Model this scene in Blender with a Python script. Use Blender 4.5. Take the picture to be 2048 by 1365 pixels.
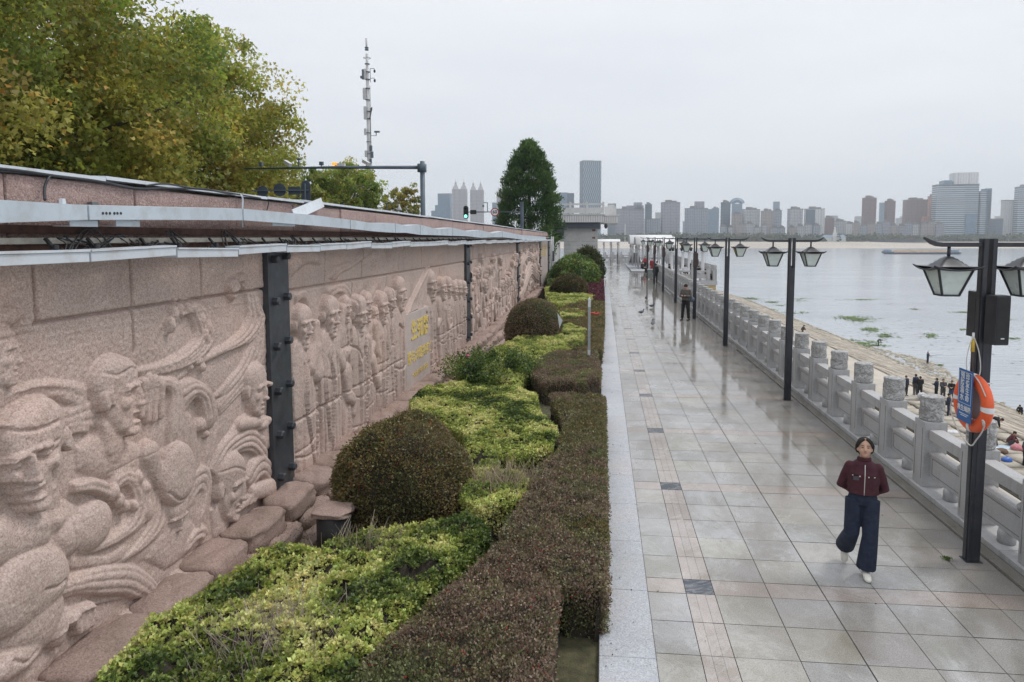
import bpy, bmesh, math, random
import numpy as np
from mathutils import Vector, Matrix, noise as mnoise
PI = math.pi
R = math.radians
for o in list(bpy.data.objects): bpy.data.objects.remove(o)
SC = bpy.context.scene
COL = SC.collection
rnd = random.Random(7)
nrng = np.random.default_rng(11)

# ---------------------------------------------------------------- camera
F = 1365.0; CX = 1068.0; CY = 590.0; H = 3.83
TH = math.atan(115 / F); PS = math.atan(137 * math.cos(TH) / F)
FW = np.array([-math.sin(PS) * math.cos(TH), math.cos(PS) * math.cos(TH), -math.sin(TH)])
RT = np.array([math.cos(PS), math.sin(PS), 0.0])
UP = np.cross(RT, FW)
CAM = np.array([0, 0, H])
cd = bpy.data.cameras.new('camera'); cam = bpy.data.objects.new('camera', cd); COL.objects.link(cam)
cd.sensor_width = 36.0; cd.lens = F * 36 / 2048
cd.shift_x = (1024 - CX) / 2048; cd.shift_y = (CY - 682.5) / 2048
cd.clip_start = 0.1; cd.clip_end = 12000
M = Matrix(((RT[0], UP[0], -FW[0]), (RT[1], UP[1], -FW[1]), (RT[2], UP[2], -FW[2])))
cam.matrix_world = Matrix.Translation(CAM.tolist()) @ M.to_4x4()
SC.camera = cam

# points of the place measured from the photograph
def ray(px, py): return FW + RT * ((px - CX) / F) + UP * ((CY - py) / F)
def on_z(px, py, z=0.0):
    d = ray(px, py); return CAM + d * ((z - H) / d[2])
def on_x(px, py, x):
    d = ray(px, py); return CAM + d * (x / d[0])
def at_y(px, py, y):
    d = ray(px, py); return CAM + d * (y / d[1])

# ---------------------------------------------------------------- sky, sun, exposure
SUN_EL, SUN_AZ = R(58), R(62)          # azimuth clockwise from +Y; sun ahead and to the right, behind thin cloud
w = bpy.data.worlds.new('World'); SC.world = w; w.use_nodes = True
nt = w.node_tree; nt.nodes.clear()
def N(nt, t, **kw):
    n = nt.nodes.new(t)
    for k, v in kw.items():
        if k in ('label',): continue
        if hasattr(n, k) and not k.startswith('i_'): setattr(n, k, v)
    return n
out = N(nt, 'ShaderNodeOutputWorld'); bg = N(nt, 'ShaderNodeBackground'); bg.inputs[1].default_value = 1.0
sky = N(nt, 'ShaderNodeTexSky'); sky.sky_type = 'NISHITA'; sky.sun_disc = False
sky.sun_elevation = SUN_EL; sky.sun_rotation = SUN_AZ; sky.air_density = 1.0; sky.dust_density = 3.0
bg.inputs[1].default_value = 0.091
tc = N(nt, 'ShaderNodeTexCoord')
mp = N(nt, 'ShaderNodeMapping'); mp.inputs['Scale'].default_value = (1.0, 1.3, 5.0); mp.inputs['Rotation'].default_value = (0.0, 0.12, 0.5)
ns = N(nt, 'ShaderNodeTexNoise'); ns.inputs['Scale'].default_value = 1.6; ns.inputs['Detail'].default_value = 7; ns.inputs['Roughness'].default_value = 0.55
cr = N(nt, 'ShaderNodeValToRGB')
cr.color_ramp.elements[0].position = 0.33; cr.color_ramp.elements[0].color = (8.75, 9.05, 9.75, 1)
cr.color_ramp.elements[1].position = 0.68; cr.color_ramp.elements[1].color = (9.85, 10.05, 10.5, 1)
sp = N(nt, 'ShaderNodeSeparateXYZ')
gr = N(nt, 'ShaderNodeValToRGB')     # overcast deck: brighter towards the zenith
gr.color_ramp.elements[0].position = 0.0; gr.color_ramp.elements[0].color = (1.06, 1.07, 1.08, 1)
gr.color_ramp.elements[1].position = 0.40; gr.color_ramp.elements[1].color = (1.16, 1.155, 1.14, 1)
e2 = gr.color_ramp.elements.new(1.0); e2.color = (1.5, 1.5, 1.5, 1)
mu = N(nt, 'ShaderNodeMix'); mu.data_type = 'RGBA'; mu.blend_type = 'MULTIPLY'; mu.inputs[0].default_value = 1.0
mx = N(nt, 'ShaderNodeMix'); mx.data_type = 'RGBA'; mx.inputs[0].default_value = 0.93
L = nt.links.new
L(tc.outputs['Generated'], mp.inputs[0]); L(mp.outputs[0], ns.inputs['Vector']); L(ns.outputs['Fac'], cr.inputs[0])
L(tc.outputs['Generated'], sp.inputs[0]); L(sp.outputs['Z'], gr.inputs[0])
L(cr.outputs[0], mu.inputs[6]); L(gr.outputs[0], mu.inputs[7])
L(sky.outputs[0], mx.inputs[6]); L(mu.outputs[2], mx.inputs[7]); L(mx.outputs[2], bg.inputs[0]); L(bg.outputs[0], out.inputs[0])
ld = bpy.data.lights.new('sun', 'SUN'); ld.energy = 1.5; ld.angle = R(14); ld.color = (1.0, 0.965, 0.92)
sun = bpy.data.objects.new('sun', ld); COL.objects.link(sun)
sd = Vector((math.sin(SUN_AZ) * math.cos(SUN_EL), math.cos(SUN_AZ) * math.cos(SUN_EL), math.sin(SUN_EL)))
sun.rotation_euler = (-sd).to_track_quat('-Z', 'Y').to_euler(); sun.location = (0, 0, 60)
SC.view_settings.view_transform = 'Standard'; SC.view_settings.look = 'None'; SC.view_settings.gamma = 1; SC.view_settings.use_curve_mapping = False
SC.view_settings.exposure = 0.0
SC.cycles.max_bounces = 8; SC.cycles.diffuse_bounces = 3; SC.cycles.glossy_bounces = 3; SC.cycles.transparent_max_bounces = 8

# ---------------------------------------------------------------- materials
MATS = {}
def base_mat(name):
    m = bpy.data.materials.new(name); m.use_nodes = True
    b = m.node_tree.nodes['Principled BSDF']; MATS[name] = m
    return m, m.node_tree, b
def mixc(nt, fac, a, b, blend='MIX'):
    n = nt.nodes.new('ShaderNodeMix'); n.data_type = 'RGBA'; n.blend_type = blend
    for i, v in ((0, fac), (6, a), (7, b)):
        if isinstance(v, (int, float)): n.inputs[i].default_value = v
        elif isinstance(v, tuple): n.inputs[i].default_value = v if len(v) == 4 else v + (1,)
        else: nt.links.new(v, n.inputs[i])
    return n.outputs[2]
def mth(nt, op, a, b=None, c=None, clamp=False):
    n = nt.nodes.new('ShaderNodeMath'); n.operation = op; n.use_clamp = clamp
    for i, v in enumerate((a, b, c)):
        if v is None: continue
        if isinstance(v, (int, float)): n.inputs[i].default_value = v
        else: nt.links.new(v, n.inputs[i])
    return n.outputs[0]
def coord(nt, scale=(1, 1, 1), kind='Object', rot=(0, 0, 0)):
    t = nt.nodes.new('ShaderNodeTexCoord'); p = nt.nodes.new('ShaderNodeMapping')
    p.inputs['Scale'].default_value = scale; p.inputs['Rotation'].default_value = rot
    nt.links.new(t.outputs[kind], p.inputs[0]); return p.outputs[0]
def noise(nt, vec, scale, detail=4, rough=0.5, dist=0.0):
    n = nt.nodes.new('ShaderNodeTexNoise'); n.inputs['Scale'].default_value = scale
    n.inputs['Detail'].default_value = detail; n.inputs['Roughness'].default_value = rough; n.inputs['Distortion'].default_value = dist
    nt.links.new(vec, n.inputs['Vector']); return n.outputs['Fac']
def ramp(nt, fac, stops):
    n = nt.nodes.new('ShaderNodeValToRGB'); e = n.color_ramp.elements
    while len(e) > 1: e.remove(e[-1])
    e[0].position = stops[0][0]; c = stops[0][1]; e[0].color = (c, c, c, 1) if isinstance(c, (int, float)) else tuple(c) + (1,)
    for p, c in stops[1:]:
        x = e.new(p); x.color = (c, c, c, 1) if isinstance(c, (int, float)) else tuple(c) + (1,)
    nt.links.new(fac, n.inputs[0]); return n.outputs[0]
def bump(nt, b, h, strength=0.3, dist=0.02):
    n = nt.nodes.new('ShaderNodeBump'); n.inputs['Strength'].default_value = strength; n.inputs['Distance'].default_value = dist
    nt.links.new(h, n.inputs['Height']); nt.links.new(n.outputs[0], b.inputs['Normal']); return n
def attr(nt, name):
    n = nt.nodes.new('ShaderNodeAttribute'); n.attribute_name = name; return n

def plain(name, col, rough=0.5, metal=0.0, var=0.12, scale=3.0, bmp=0.0, bscale=40, dirt=None, dirt_amt=0.0):
    m, nt, b = base_mat(name)
    v = coord(nt)
    f = noise(nt, v, scale, 5, 0.6)
    lo = tuple(max(0, c * (1 - var * 1.6)) for c in col); hi = tuple(min(1, c * (1 + var * 1.3)) for c in col)
    c = ramp(nt, f, [(0.3, lo), (0.7, hi)])
    if dirt:
        g = noise(nt, v, scale * 2.3, 6, 0.7)
        g = mth(nt, 'MULTIPLY', ramp(nt, g, [(0.5, 0.0), (0.68, 1.0)]), dirt_amt)
        c = mixc(nt, g, c, dirt)
    nt.links.new(c, b.inputs['Base Color'])
    b.inputs['Metallic'].default_value = metal
    r = ramp(nt, noise(nt, v, scale * 1.7, 3), [(0.3, max(0.03, rough - 0.08)), (0.7, min(1, rough + 0.1))])
    nt.links.new(r, b.inputs['Roughness'])
    if bmp: bump(nt, b, noise(nt, v, bscale, 5, 0.6), bmp, 0.01)
    return m
def granite(name, cols, speck=160.0, big=0.7, rough=0.75, bmp=0.6, bd=0.012, stain=(0.2, 0.17, 0.13), stain_amt=0.35, bscale=None, streak=True):
    m, nt, b = base_mat(name)
    v = coord(nt)
    s1 = noise(nt, v, speck, 3, 0.7); s2 = noise(nt, v, speck * 0.35, 4, 0.6); s3 = noise(nt, v, big, 5, 0.55)
    n = len(cols)
    c1 = ramp(nt, s1, [(0.30 + 0.4 * i / (n - 1), cols[i]) for i in range(n)])
    c2 = ramp(nt, s2, [(0.32 + 0.36 * i / (n - 1), cols[(i * 2 + 1) % n]) for i in range(n)])
    c = mixc(nt, 0.4, c1, c2)
    tint = ramp(nt, s3, [(0.3, (0.84, 0.82, 0.80)), (0.5, (1, 1, 1)), (0.72, (1.1, 1.02, 0.98))])
    c = mixc(nt, 1.0, c, tint, 'MULTIPLY')
    if stain_amt:
        vs = coord(nt, (3.2, 3.2, 0.5) if streak else (1.5, 1.5, 1.5))
        st = ramp(nt, noise(nt, vs, 1.2, 7, 0.62), [(0.5, 0.0), (0.75, 1.0)])
        st = mth(nt, 'MULTIPLY', st, stain_amt)
        c = mixc(nt, st, c, stain)
    nt.links.new(c, b.inputs['Base Color']); b.inputs['Roughness'].default_value = rough
    hb = noise(nt, v, bscale or speck * 0.55, 5, 0.65)
    bump(nt, b, hb, bmp, bd)
    return m
def leafmat(name, rough=0.5, trans=0.25, sat=1.0):
    m, nt, b = base_mat(name)
    a = attr(nt, 'tint')
    nt.links.new(a.outputs['Color'], b.inputs['Base Color']); b.inputs['Roughness'].default_value = rough
    tr = nt.nodes.new('ShaderNodeBsdfTranslucent'); mxs = nt.nodes.new('ShaderNodeMixShader'); mxs.inputs[0].default_value = trans
    hs = nt.nodes.new('ShaderNodeHueSaturation'); hs.inputs['Value'].default_value = 1.4; nt.links.new(a.outputs['Color'], hs.inputs['Color'])
    nt.links.new(hs.outputs[0], tr.inputs[0])
    o = nt.nodes['Material Output']
    nt.links.new(b.outputs[0], mxs.inputs[1]); nt.links.new(tr.outputs[0], mxs.inputs[2]); nt.links.new(mxs.outputs[0], o.inputs[0])
    return m

# ---------------------------------------------------------------- mesh helpers
def np_mesh(name, V, Fq, mats=(), smooth=True, tint=None, midx=None, sharp=None):
    V = np.asarray(V, np.float32).reshape(-1, 3); me = bpy.data.meshes.new(name)
    if isinstance(Fq, np.ndarray):
        k = Fq.shape[1]; n = len(Fq)
        me.vertices.add(len(V)); me.vertices.foreach_set('co', V.ravel())
        me.loops.add(n * k); me.loops.foreach_set('vertex_index', Fq.astype(np.int32).ravel())
        me.polygons.add(n); me.polygons.foreach_set('loop_start', np.arange(0, n * k, k, dtype=np.int32))
        try: me.polygons.foreach_set('loop_total', np.full(n, k, dtype=np.int32))
        except Exception: pass
        me.update(calc_edges=True)
    else:
        me.from_pydata(V.tolist(), [], Fq); me.update()
    for m in mats: me.materials.append(m)
    if smooth: me.polygons.foreach_set('use_smooth', np.ones(len(me.polygons), dtype=bool))
    if midx is not None: me.polygons.foreach_set('material_index', np.asarray(midx, np.int32))
    if tint is not None:
        ca = me.color_attributes.new('tint', 'FLOAT_COLOR', 'POINT')
        T = np.ones((len(V), 4), np.float32); T[:, :3] = tint; ca.data.foreach_set('color', T.ravel())
    return me
def link(name, me, parent=None, loc=None):
    o = bpy.data.objects.new(name, me); COL.objects.link(o)
    if parent is not None: o.parent = parent
    if loc is not None: o.location = loc
    return o
def tag(o, label=None, cat=None, group=None, kind=None):
    if label: o['label'] = label
    if cat: o['category'] = cat
    if group: o['group'] = group
    if kind: o['kind'] = kind
    return o
def thing(name, label, cat, loc=(0, 0, 0), rz=0.0, group=None):
    o = bpy.data.objects.new(name, None); COL.objects.link(o); o.empty_display_size = 0.2
    o.location = tuple(float(c) for c in loc); o.rotation_euler = (0, 0, rz)
    return tag(o, label, cat, group)
def copy_tree(o, parent=None):
    c = o.copy(); COL.objects.link(c); c.parent = parent
    for ch in list(o.children): copy_tree(ch, c)
    return c

class MB:
    def __init__(s): s.v = []; s.f = []; s.m = []; s.cm = 0; s.T = None
    def add(s, vs, fs):
        b = len(s.v)
        if s.T is not None: vs = [tuple(s.T @ Vector(p)) for p in vs]
        s.v += [tuple(float(c) for c in p) for p in vs]; s.f += [tuple(i + b for i in f) for f in fs]; s.m += [s.cm] * len(fs); return s
    def box(s, x0, x1, y0, y1, z0, z1):
        return s.add([(x0, y0, z0), (x1, y0, z0), (x1, y1, z0), (x0, y1, z0), (x0, y0, z1), (x1, y0, z1), (x1, y1, z1), (x0, y1, z1)],
                     [(0, 3, 2, 1), (4, 5, 6, 7), (0, 1, 5, 4), (1, 2, 6, 5), (2, 3, 7, 6), (3, 0, 4, 7)])
    def taper(s, c, b, t, h):   # box: centre of base, base (w,d), top (w,d), height
        x, y, z = c
        V = []
        for (wd, dp), zz in ((b, z), (t, z + h)):
            V += [(x - wd / 2, y - dp / 2, zz), (x + wd / 2, y - dp / 2, zz), (x + wd / 2, y + dp / 2, zz), (x - wd / 2, y + dp / 2, zz)]
        return s.add(V, [(0, 3, 2, 1), (4, 5, 6, 7), (0, 1, 5, 4), (1, 2, 6, 5), (2, 3, 7, 6), (3, 0, 4, 7)])
    def bar(s, p, q, wd, dp, up=(0, 0, 1)):
        p = Vector(p); q = Vector(q); d = (q - p).normalized(); u = Vector(up)
        if abs(d.dot(u)) > 0.98: u = Vector((1, 0, 0))
        a = d.cross(u).normalized() * wd / 2; b = a.cross(d).normalized() * dp / 2
        V = [p - a - b, p + a - b, p + a + b, p - a + b, q - a - b, q + a - b, q + a + b, q - a + b]
        return s.add([tuple(x) for x in V], [(0, 3, 2, 1), (4, 5, 6, 7), (0, 1, 5, 4), (1, 2, 6, 5), (2, 3, 7, 6), (3, 0, 4, 7)])
    def cyl(s, p, q, r1, r2=None, n=12, cap=True):
        return s.tube([p, q], [r1, r1 if r2 is None else r2], n, cap)
    def tube(s, pts, r, n=8, cap=True, flat=None):
        pts = [Vector(p) for p in pts]; k = len(pts)
        rs = r if isinstance(r, (list, tuple)) else [r] * k
        V = []; up = None
        for i, p in enumerate(pts):
            d = (pts[min(i + 1, k - 1)] - pts[max(i - 1, 0)]).normalized()
            if up is None:
                up = Vector((0, 0, 1)) if abs(d.z) < 0.9 else Vector((0, 1, 0))
            a = d.cross(up).normalized(); up = a.cross(d).normalized()
            rr = rs[i]; ra, rb = rr if isinstance(rr, tuple) else (rr, rr)
            for j in range(n):
                t = 2 * PI * j / n; V.append(tuple(p + a * (math.cos(t) * ra) + up * (math.sin(t) * rb)))
        Fc = []
        for i in range(k - 1):
            for j in range(n):
                Fc.append((i * n + j, i * n + (j + 1) % n, (i + 1) * n + (j + 1) % n, (i + 1) * n + j))
        if cap: Fc += [tuple(range(n))[::-1], tuple((k - 1) * n + j for j in range(n))]
        return s.add(V, Fc)
    def lathe(s, prof, c=(0, 0, 0), n=20, cap=True):   # prof: (r,z)
        V = []; k = len(prof)
        for r, z in prof:
            for j in range(n):
                t = 2 * PI * j / n; V.append((c[0] + r * math.cos(t), c[1] + r * math.sin(t), c[2] + z))
        Fc = [(i * n + j, i * n + (j + 1) % n, (i + 1) * n + (j + 1) % n, (i + 1) * n + j) for i in range(k - 1) for j in range(n)]
        if cap: Fc += [tuple(range(n))[::-1], tuple((k - 1) * n + j for j in range(n))]
        return s.add(V, Fc)
    def loft(s, rings, closed=True, cap=True):
        n = len(rings[0]); k = len(rings); V = [p for r_ in rings for p in r_]
        Fc = [(i * n + j, i * n + (j + 1) % n, (i + 1) * n + (j + 1) % n, (i + 1) * n + j) for i in range(k - 1) for j in range(n if closed else n - 1)]
        if cap and closed: Fc += [tuple(range(n))[::-1], tuple((k - 1) * n + j for j in range(n))]
        return s.add(V, Fc)
    def ell(s, c, r, n=12, m=8, rot=None):
        V = []; rot = rot or Matrix.Identity(3)
        for i in range(m + 1):
            ph = PI * i / m
            for j in range(n):
                t = 2 * PI * j / n
                p = rot @ Vector((r[0] * math.sin(ph) * math.cos(t), r[1] * math.sin(ph) * math.sin(t), r[2] * math.cos(ph)))
                V.append((c[0] + p.x, c[1] + p.y, c[2] + p.z))
        Fc = [(i * n + j, (i + 1) * n + j, (i + 1) * n + (j + 1) % n, i * n + (j + 1) % n) for i in range(m) for j in range(n)]
        return s.add(V, Fc)
    def poly(s, pts, thick):    # planar polygon extruded by vector
        n = len(pts); t = Vector(thick)
        V = [tuple(p) for p in pts] + [tuple(Vector(p) + t) for p in pts]
        return s.add(V, [tuple(range(n))[::-1], tuple(range(n, 2 * n))] + [(i, (i + 1) % n, n + (i + 1) % n, n + i) for i in range(n)])
    def mesh(s, name, mat, smooth=False):
        me = bpy.data.meshes.new(name); me.from_pydata(s.v, [], s.f)
        for m in (mat if isinstance(mat, (list, tuple)) else [mat]): me.materials.append(m)
        me.polygons.foreach_set('material_index', s.m)
        if smooth: me.polygons.foreach_set('use_smooth', [True] * len(me.polygons))
        bm = bmesh.new(); bm.from_mesh(me); bmesh.ops.recalc_face_normals(bm, faces=bm.faces); bm.to_mesh(me); bm.free()
        me.update(); return me
    def build(s, name, mat, parent=None, smooth=False, bevel=0.0, seg=2, auto=None):
        o = link(name, s.mesh(name, mat, smooth), parent)
        if bevel:
            md = o.modifiers.new('bevel', 'BEVEL'); md.width = bevel; md.segments = seg; md.limit_method = 'ANGLE'; md.angle_limit = R(35)
        if auto:
            for p in o.data.polygons: p.use_smooth = True
            try: o.data.set_sharp_from_angle(angle=R(auto))
            except Exception: pass
        return o
def remesh(mb, name, mat, voxel, parent=None, smooth_it=2, disp=None):
    """join overlapping closed shapes into one continuous surface"""
    me = bpy.data.meshes.new('tmp'); me.from_pydata(mb.v, [], mb.f)
    bm = bmesh.new(); bm.from_mesh(me); bmesh.ops.recalc_face_normals(bm, faces=bm.faces); bm.to_mesh(me); bm.free()
    t = bpy.data.objects.new('tmp', me); COL.objects.link(t)
    a = t.modifiers.new('r', 'REMESH'); a.mode = 'VOXEL'; a.voxel_size = voxel; a.use_smooth_shade = True
    if smooth_it:
        b = t.modifiers.new('s', 'SMOOTH'); b.iterations = smooth_it; b.factor = 0.5
    dg = bpy.context.evaluated_depsgraph_get(); dg.update()
    m2 = bpy.data.meshes.new_from_object(t.evaluated_get(dg)); m2.name = name
    bpy.data.objects.remove(t); bpy.data.meshes.remove(me)
    m2.materials.clear()
    for m in (mat if isinstance(mat, (list, tuple)) else [mat]): m2.materials.append(m)
    m2.polygons.foreach_set('use_smooth', [True] * len(m2.polygons))
    return link(name, m2, parent)
def text_mesh(name, body, size, mat, parent, loc, rot, extrude=0.003, space=1.0, line=1.0, bold=0.0):
    c = bpy.data.curves.new(name, 'FONT'); c.body = body; c.size = size; c.extrude = extrude; c.align_x = 'CENTER'; c.align_y = 'CENTER'
    c.space_character = space; c.space_line = line; c.offset = bold; c.resolution_u = 3
    t = bpy.data.objects.new('tmp', c); COL.objects.link(t)
    dg = bpy.context.evaluated_depsgraph_get(); dg.update()
    me = bpy.data.meshes.new_from_object(t.evaluated_get(dg)); bpy.data.objects.remove(t)
    me.name = name; me.materials.clear(); me.materials.append(mat)
    o = link(name, me, parent); o.location = loc; o.rotation_euler = rot; return o

ORD = 'first second third fourth fifth sixth seventh eighth ninth tenth eleventh twelfth thirteenth fourteenth fifteenth sixteenth seventeenth eighteenth nineteenth twentieth'.split()
POSTY = [(9.45, 'first'), (23.54, 'second'), (37.9, 'third'), (51.5, 'fourth')]
def after_post(y, cnt):
    k = None
    for py_, nm in POSTY:
        if y > py_: k = nm
    cnt[k] = cnt.get(k, 0) + 1; n = ORD[min(cnt[k] - 1, 19)]
    return n + (' past the %s steel post' % k if k else ' from the left edge of the photo')
# smooth value noise on arrays
def vnoise(x, y, seed=0):
    xi = np.floor(x).astype(np.int64); yi = np.floor(y).astype(np.int64); xf = x - xi; yf = y - yi
    def h(a, b):
        n = (a * 374761393 + b * 668265263 + seed * 1442695041) & 0x7fffffff
        n = ((n ^ (n >> 13)) * 1274126177) & 0x7fffffff
        return ((n ^ (n >> 16)) & 0xffff) / 65535.0
    u = xf * xf * (3 - 2 * xf); v = yf * yf * (3 - 2 * yf)
    return (h(xi, yi) * (1 - u) + h(xi + 1, yi) * u) * (1 - v) + (h(xi, yi + 1) * (1 - u) + h(xi + 1, yi + 1) * u) * v
def fbm(x, y, seed=0, o=4):
    s = 0; a = 0.5
    for i in range(o): s = s + a * vnoise(x * 2 ** i + 17 * i, y * 2 ** i - 9 * i, seed + i); a *= 0.5
    return s
# ================================================================ materials of the setting
G_PINK = granite('relief granite', [(0.13, 0.09, 0.078), (0.39, 0.285, 0.245), (0.52, 0.40, 0.35), (0.70, 0.60, 0.545)], speck=70, bmp=0.55, bd=0.012, stain=(0.33, 0.25, 0.19), stain_amt=0.3)
G_RED = granite('red granite', [(0.10, 0.06, 0.055), (0.30, 0.19, 0.17), (0.42, 0.29, 0.26), (0.62, 0.50, 0.46)], speck=60, bmp=0.9, bd=0.03, stain_amt=0.3)
G_ROCK = granite('rough plinth rock', [(0.09, 0.06, 0.05), (0.26, 0.18, 0.15), (0.36, 0.26, 0.22), (0.48, 0.37, 0.32)], speck=70, bmp=0.8, bd=0.02, stain=(0.10, 0.085, 0.05), stain_amt=0.5, streak=False)
G_KERB = granite('pale kerb granite', [(0.09, 0.095, 0.105), (0.31, 0.325, 0.35), (0.45, 0.465, 0.495), (0.57, 0.59, 0.62)], speck=60, bmp=0.25, bd=0.004, stain=(0.42, 0.41, 0.38), stain_amt=0.4, rough=0.6, streak=False)
G_RAIL = granite('weathered grey marble', [(0.20, 0.20, 0.20), (0.35, 0.355, 0.36), (0.42, 0.425, 0.43), (0.50, 0.505, 0.51)], speck=120, bmp=0.25, bd=0.005, stain=(0.17, 0.15, 0.12), stain_amt=0.55)

def paving_mat():
    m, nt, b = base_mat('wet granite paving')
    v = coord(nt); a = attr(nt, 'tint')
    sp_ = ramp(nt, noise(nt, v, 85, 4, 0.75), [(0.33, (0.50, 0.50, 0.49)), (0.5, (1, 1, 1)), (0.67, (1.35, 1.34, 1.33))])
    c = mixc(nt, 0.75, a.outputs['Color'], mixc(nt, 1.0, a.outputs['Color'], sp_, 'MULTIPLY'))
    blot = ramp(nt, noise(nt, v, 1.3, 7, 0.6), [(0.35, (0.86, 0.85, 0.80)), (0.6, (1.04, 1.04, 1.05))])
    c = mixc(nt, 1.0, c, blot, 'MULTIPLY')
    # rain water: a damp film everywhere, standing water in low patches and along the balustrade
    s = nt.nodes.new('ShaderNodeSeparateXYZ'); t = nt.nodes.new('ShaderNodeTexCoord'); nt.links.new(t.outputs['Object'], s.inputs[0])
    side = ramp(nt, mth(nt, 'DIVIDE', s.outputs['X'], 5.0), [(0.3, 0.0), (0.62, 0.10), (0.86, 0.30)])
    far = ramp(nt, mth(nt, 'DIVIDE', s.outputs['Y'], 60.0), [(0.10, 0.02), (0.28, 0.10), (0.5, 0.17)])
    n1 = noise(nt, coord(nt, (1.0, 0.6, 1.0)), 0.75, 7, 0.62, 0.6)
    wsum = mth(nt, 'ADD', mth(nt, 'ADD', n1, side), far)
    wet = ramp(nt, wsum, [(0.52, 0.0), (0.60, 0.55), (0.74, 1.0)])
    damp = ramp(nt, wsum, [(0.42, 0.0), (0.475, 1.0)])
    dk = mixc(nt, wet, (1.0, 1.0, 1.0), (0.68, 0.65, 0.61))
    dk = mixc(nt, damp, (1.13, 1.13, 1.14), dk)
    c = mixc(nt, 1.0, c, dk, 'MULTIPLY')
    edge = noise(nt, coord(nt, (1.0, 1.0, 1.0)), 1.9, 8, 0.7, 1.2)
    scum = ramp(nt, edge, [(0.50, 0.0), (0.525, 1.0), (0.56, 0.25), (0.62, 0.0)])
    scum = mth(nt, 'MULTIPLY', mth(nt, 'MULTIPLY', scum, mth(nt, 'SUBTRACT', 1.0, wet)), 0.36)
    c = mixc(nt, scum, c, (0.50, 0.50, 0.49))
    nt.links.new(c, b.inputs['Base Color'])
    r = mth(nt, 'SUBTRACT', 0.50, mth(nt, 'MULTIPLY', damp, 0.14)); r = mth(nt, 'SUBTRACT', r, mth(nt, 'MULTIPLY', wet, 0.30), clamp=True)
    nt.links.new(r, b.inputs['Roughness'])
    inv = mth(nt, 'SUBTRACT', 1.0, mth(nt, 'MULTIPLY', wet, 0.85))
    bh = mth(nt, 'MULTIPLY', noise(nt, v, 90, 4, 0.6), inv)
    bn = bump(nt, b, bh, 0.25, 0.006)
    b.inputs['IOR'].default_value = 1.38
    return m
PAV = paving_mat()
JOINT = plain('dark joint', (0.085, 0.08, 0.072), 0.8)
SOIL = plain('bed soil', (0.085, 0.075, 0.04), 0.95, var=0.3, scale=9, bmp=1.0, bscale=60, dirt=(0.05, 0.075, 0.025), dirt_amt=0.8)
CONC = plain('pale concrete', (0.47, 0.43, 0.37), 0.85, var=0.1, scale=0.25, bmp=0.3, bscale=3, dirt=(0.34, 0.31, 0.27), dirt_amt=0.5)
ASPH = plain('asphalt', (0.055, 0.055, 0.055), 0.9, var=0.2, scale=2, bmp=0.4)

def struct(name, me_or_mb, mat=None, **kw):
    o = me_or_mb.build(name, mat, None, **kw) if isinstance(me_or_mb, MB) else link(name, me_or_mb)
    tag(o, kind='structure'); return o

# ---------------------------------------------------------------- promenade: individual tiles
xs = [0.52, 0.93, 1.235, 1.82, 2.40, 2.99, 3.58, 4.12, 4.58]
ys = []; y = 7.51 - 3.065 * 2
while y < 118:
    ys.append((y - 0.315, y, True))
    for k in range(5): ys.append((y + k * 0.55, y + (k + 1) * 0.55, False))
    y += 3.065
V = []; Fc = []; T = []
g = 0.0038
for ya, yb, pinkrow in ys:
    if ya < 2.5: continue
    for i in range(len(xs) - 1):
        xa, xb = xs[i], xs[i + 1]
        pc = (i == 1)
        base = np.array([0.350, 0.350, 0.350]) * rnd.uniform(0.94, 1.05) + np.array([rnd.uniform(-.003, .006), 0, rnd.uniform(-.006, .003)])
        if i < 5 and rnd.random() < 0.35: base = base * np.array([1.01, 0.99, 0.93])
        if pc and pinkrow: base = np.array([0.055, 0.065, 0.085]) * rnd.uniform(.8, 1.2)
        elif pc or pinkrow: base = np.array([0.385, 0.348, 0.33]) * rnd.uniform(0.94, 1.05)
        gg = g * (2.6 if (i == 4) else 1.0)
        gx = g * 1.7 if abs(xb - 2.40) < .01 else g
        gx0 = g * 1.7 if abs(xa - 2.40) < .01 else g
        sub = [(xa, xb)]
        if pc and not pinkrow: sub = [(xa, xa + 0.10), (xa + 0.10, xa + .2), (xa + 0.2, xb)]
        for sa, sb in sub:
            n = len(V); z = rnd.uniform(-0.0012, 0.0012)
            l = gx0 if sa == xa else 0.0012; r_ = gx if sb == xb else 0.0012
            V += [(sa + l, ya + g, z), (sb - r_, ya + g, z + rnd.uniform(-.001, .001)), (sb - r_, yb - g, z), (sa + l, yb - g, z + rnd.uniform(-.001, .001))]
            Fc.append((n, n + 1, n + 2, n + 3)); t_ = base * rnd.uniform(.95, 1.05) if len(sub) > 1 else base
            T += [t_] * 4
struct('promenade_paving', np_mesh('promenade_paving', V, np.array(Fc), [PAV], False, np.array(T)))
struct('promenade_bed', MB().box(0.3, 5.3, 2.0, 118, -0.5, -0.008), JOINT)
# wide plaza beyond the planting bed
pz = MB(); pz.box(-6.0, 0.515, 66.5, 118, -0.4, -0.004)
struct('plaza_ground', pz, G_KERB)
# kerb of pale slabs beside the bed
kb = MB(); y = 2.35
while y < 66:
    kb.box(0.0, 0.515, y + 0.003, y + 1.197, -0.25, 0.035 + rnd.uniform(-.0015, .0015)); y += 1.2
struct('kerb', kb, G_KERB, bevel=0.006, seg=1)
struct('kerb_bed', MB().box(0.004, 0.511, 2.3, 66, -0.25, 0.024), JOINT)
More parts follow.
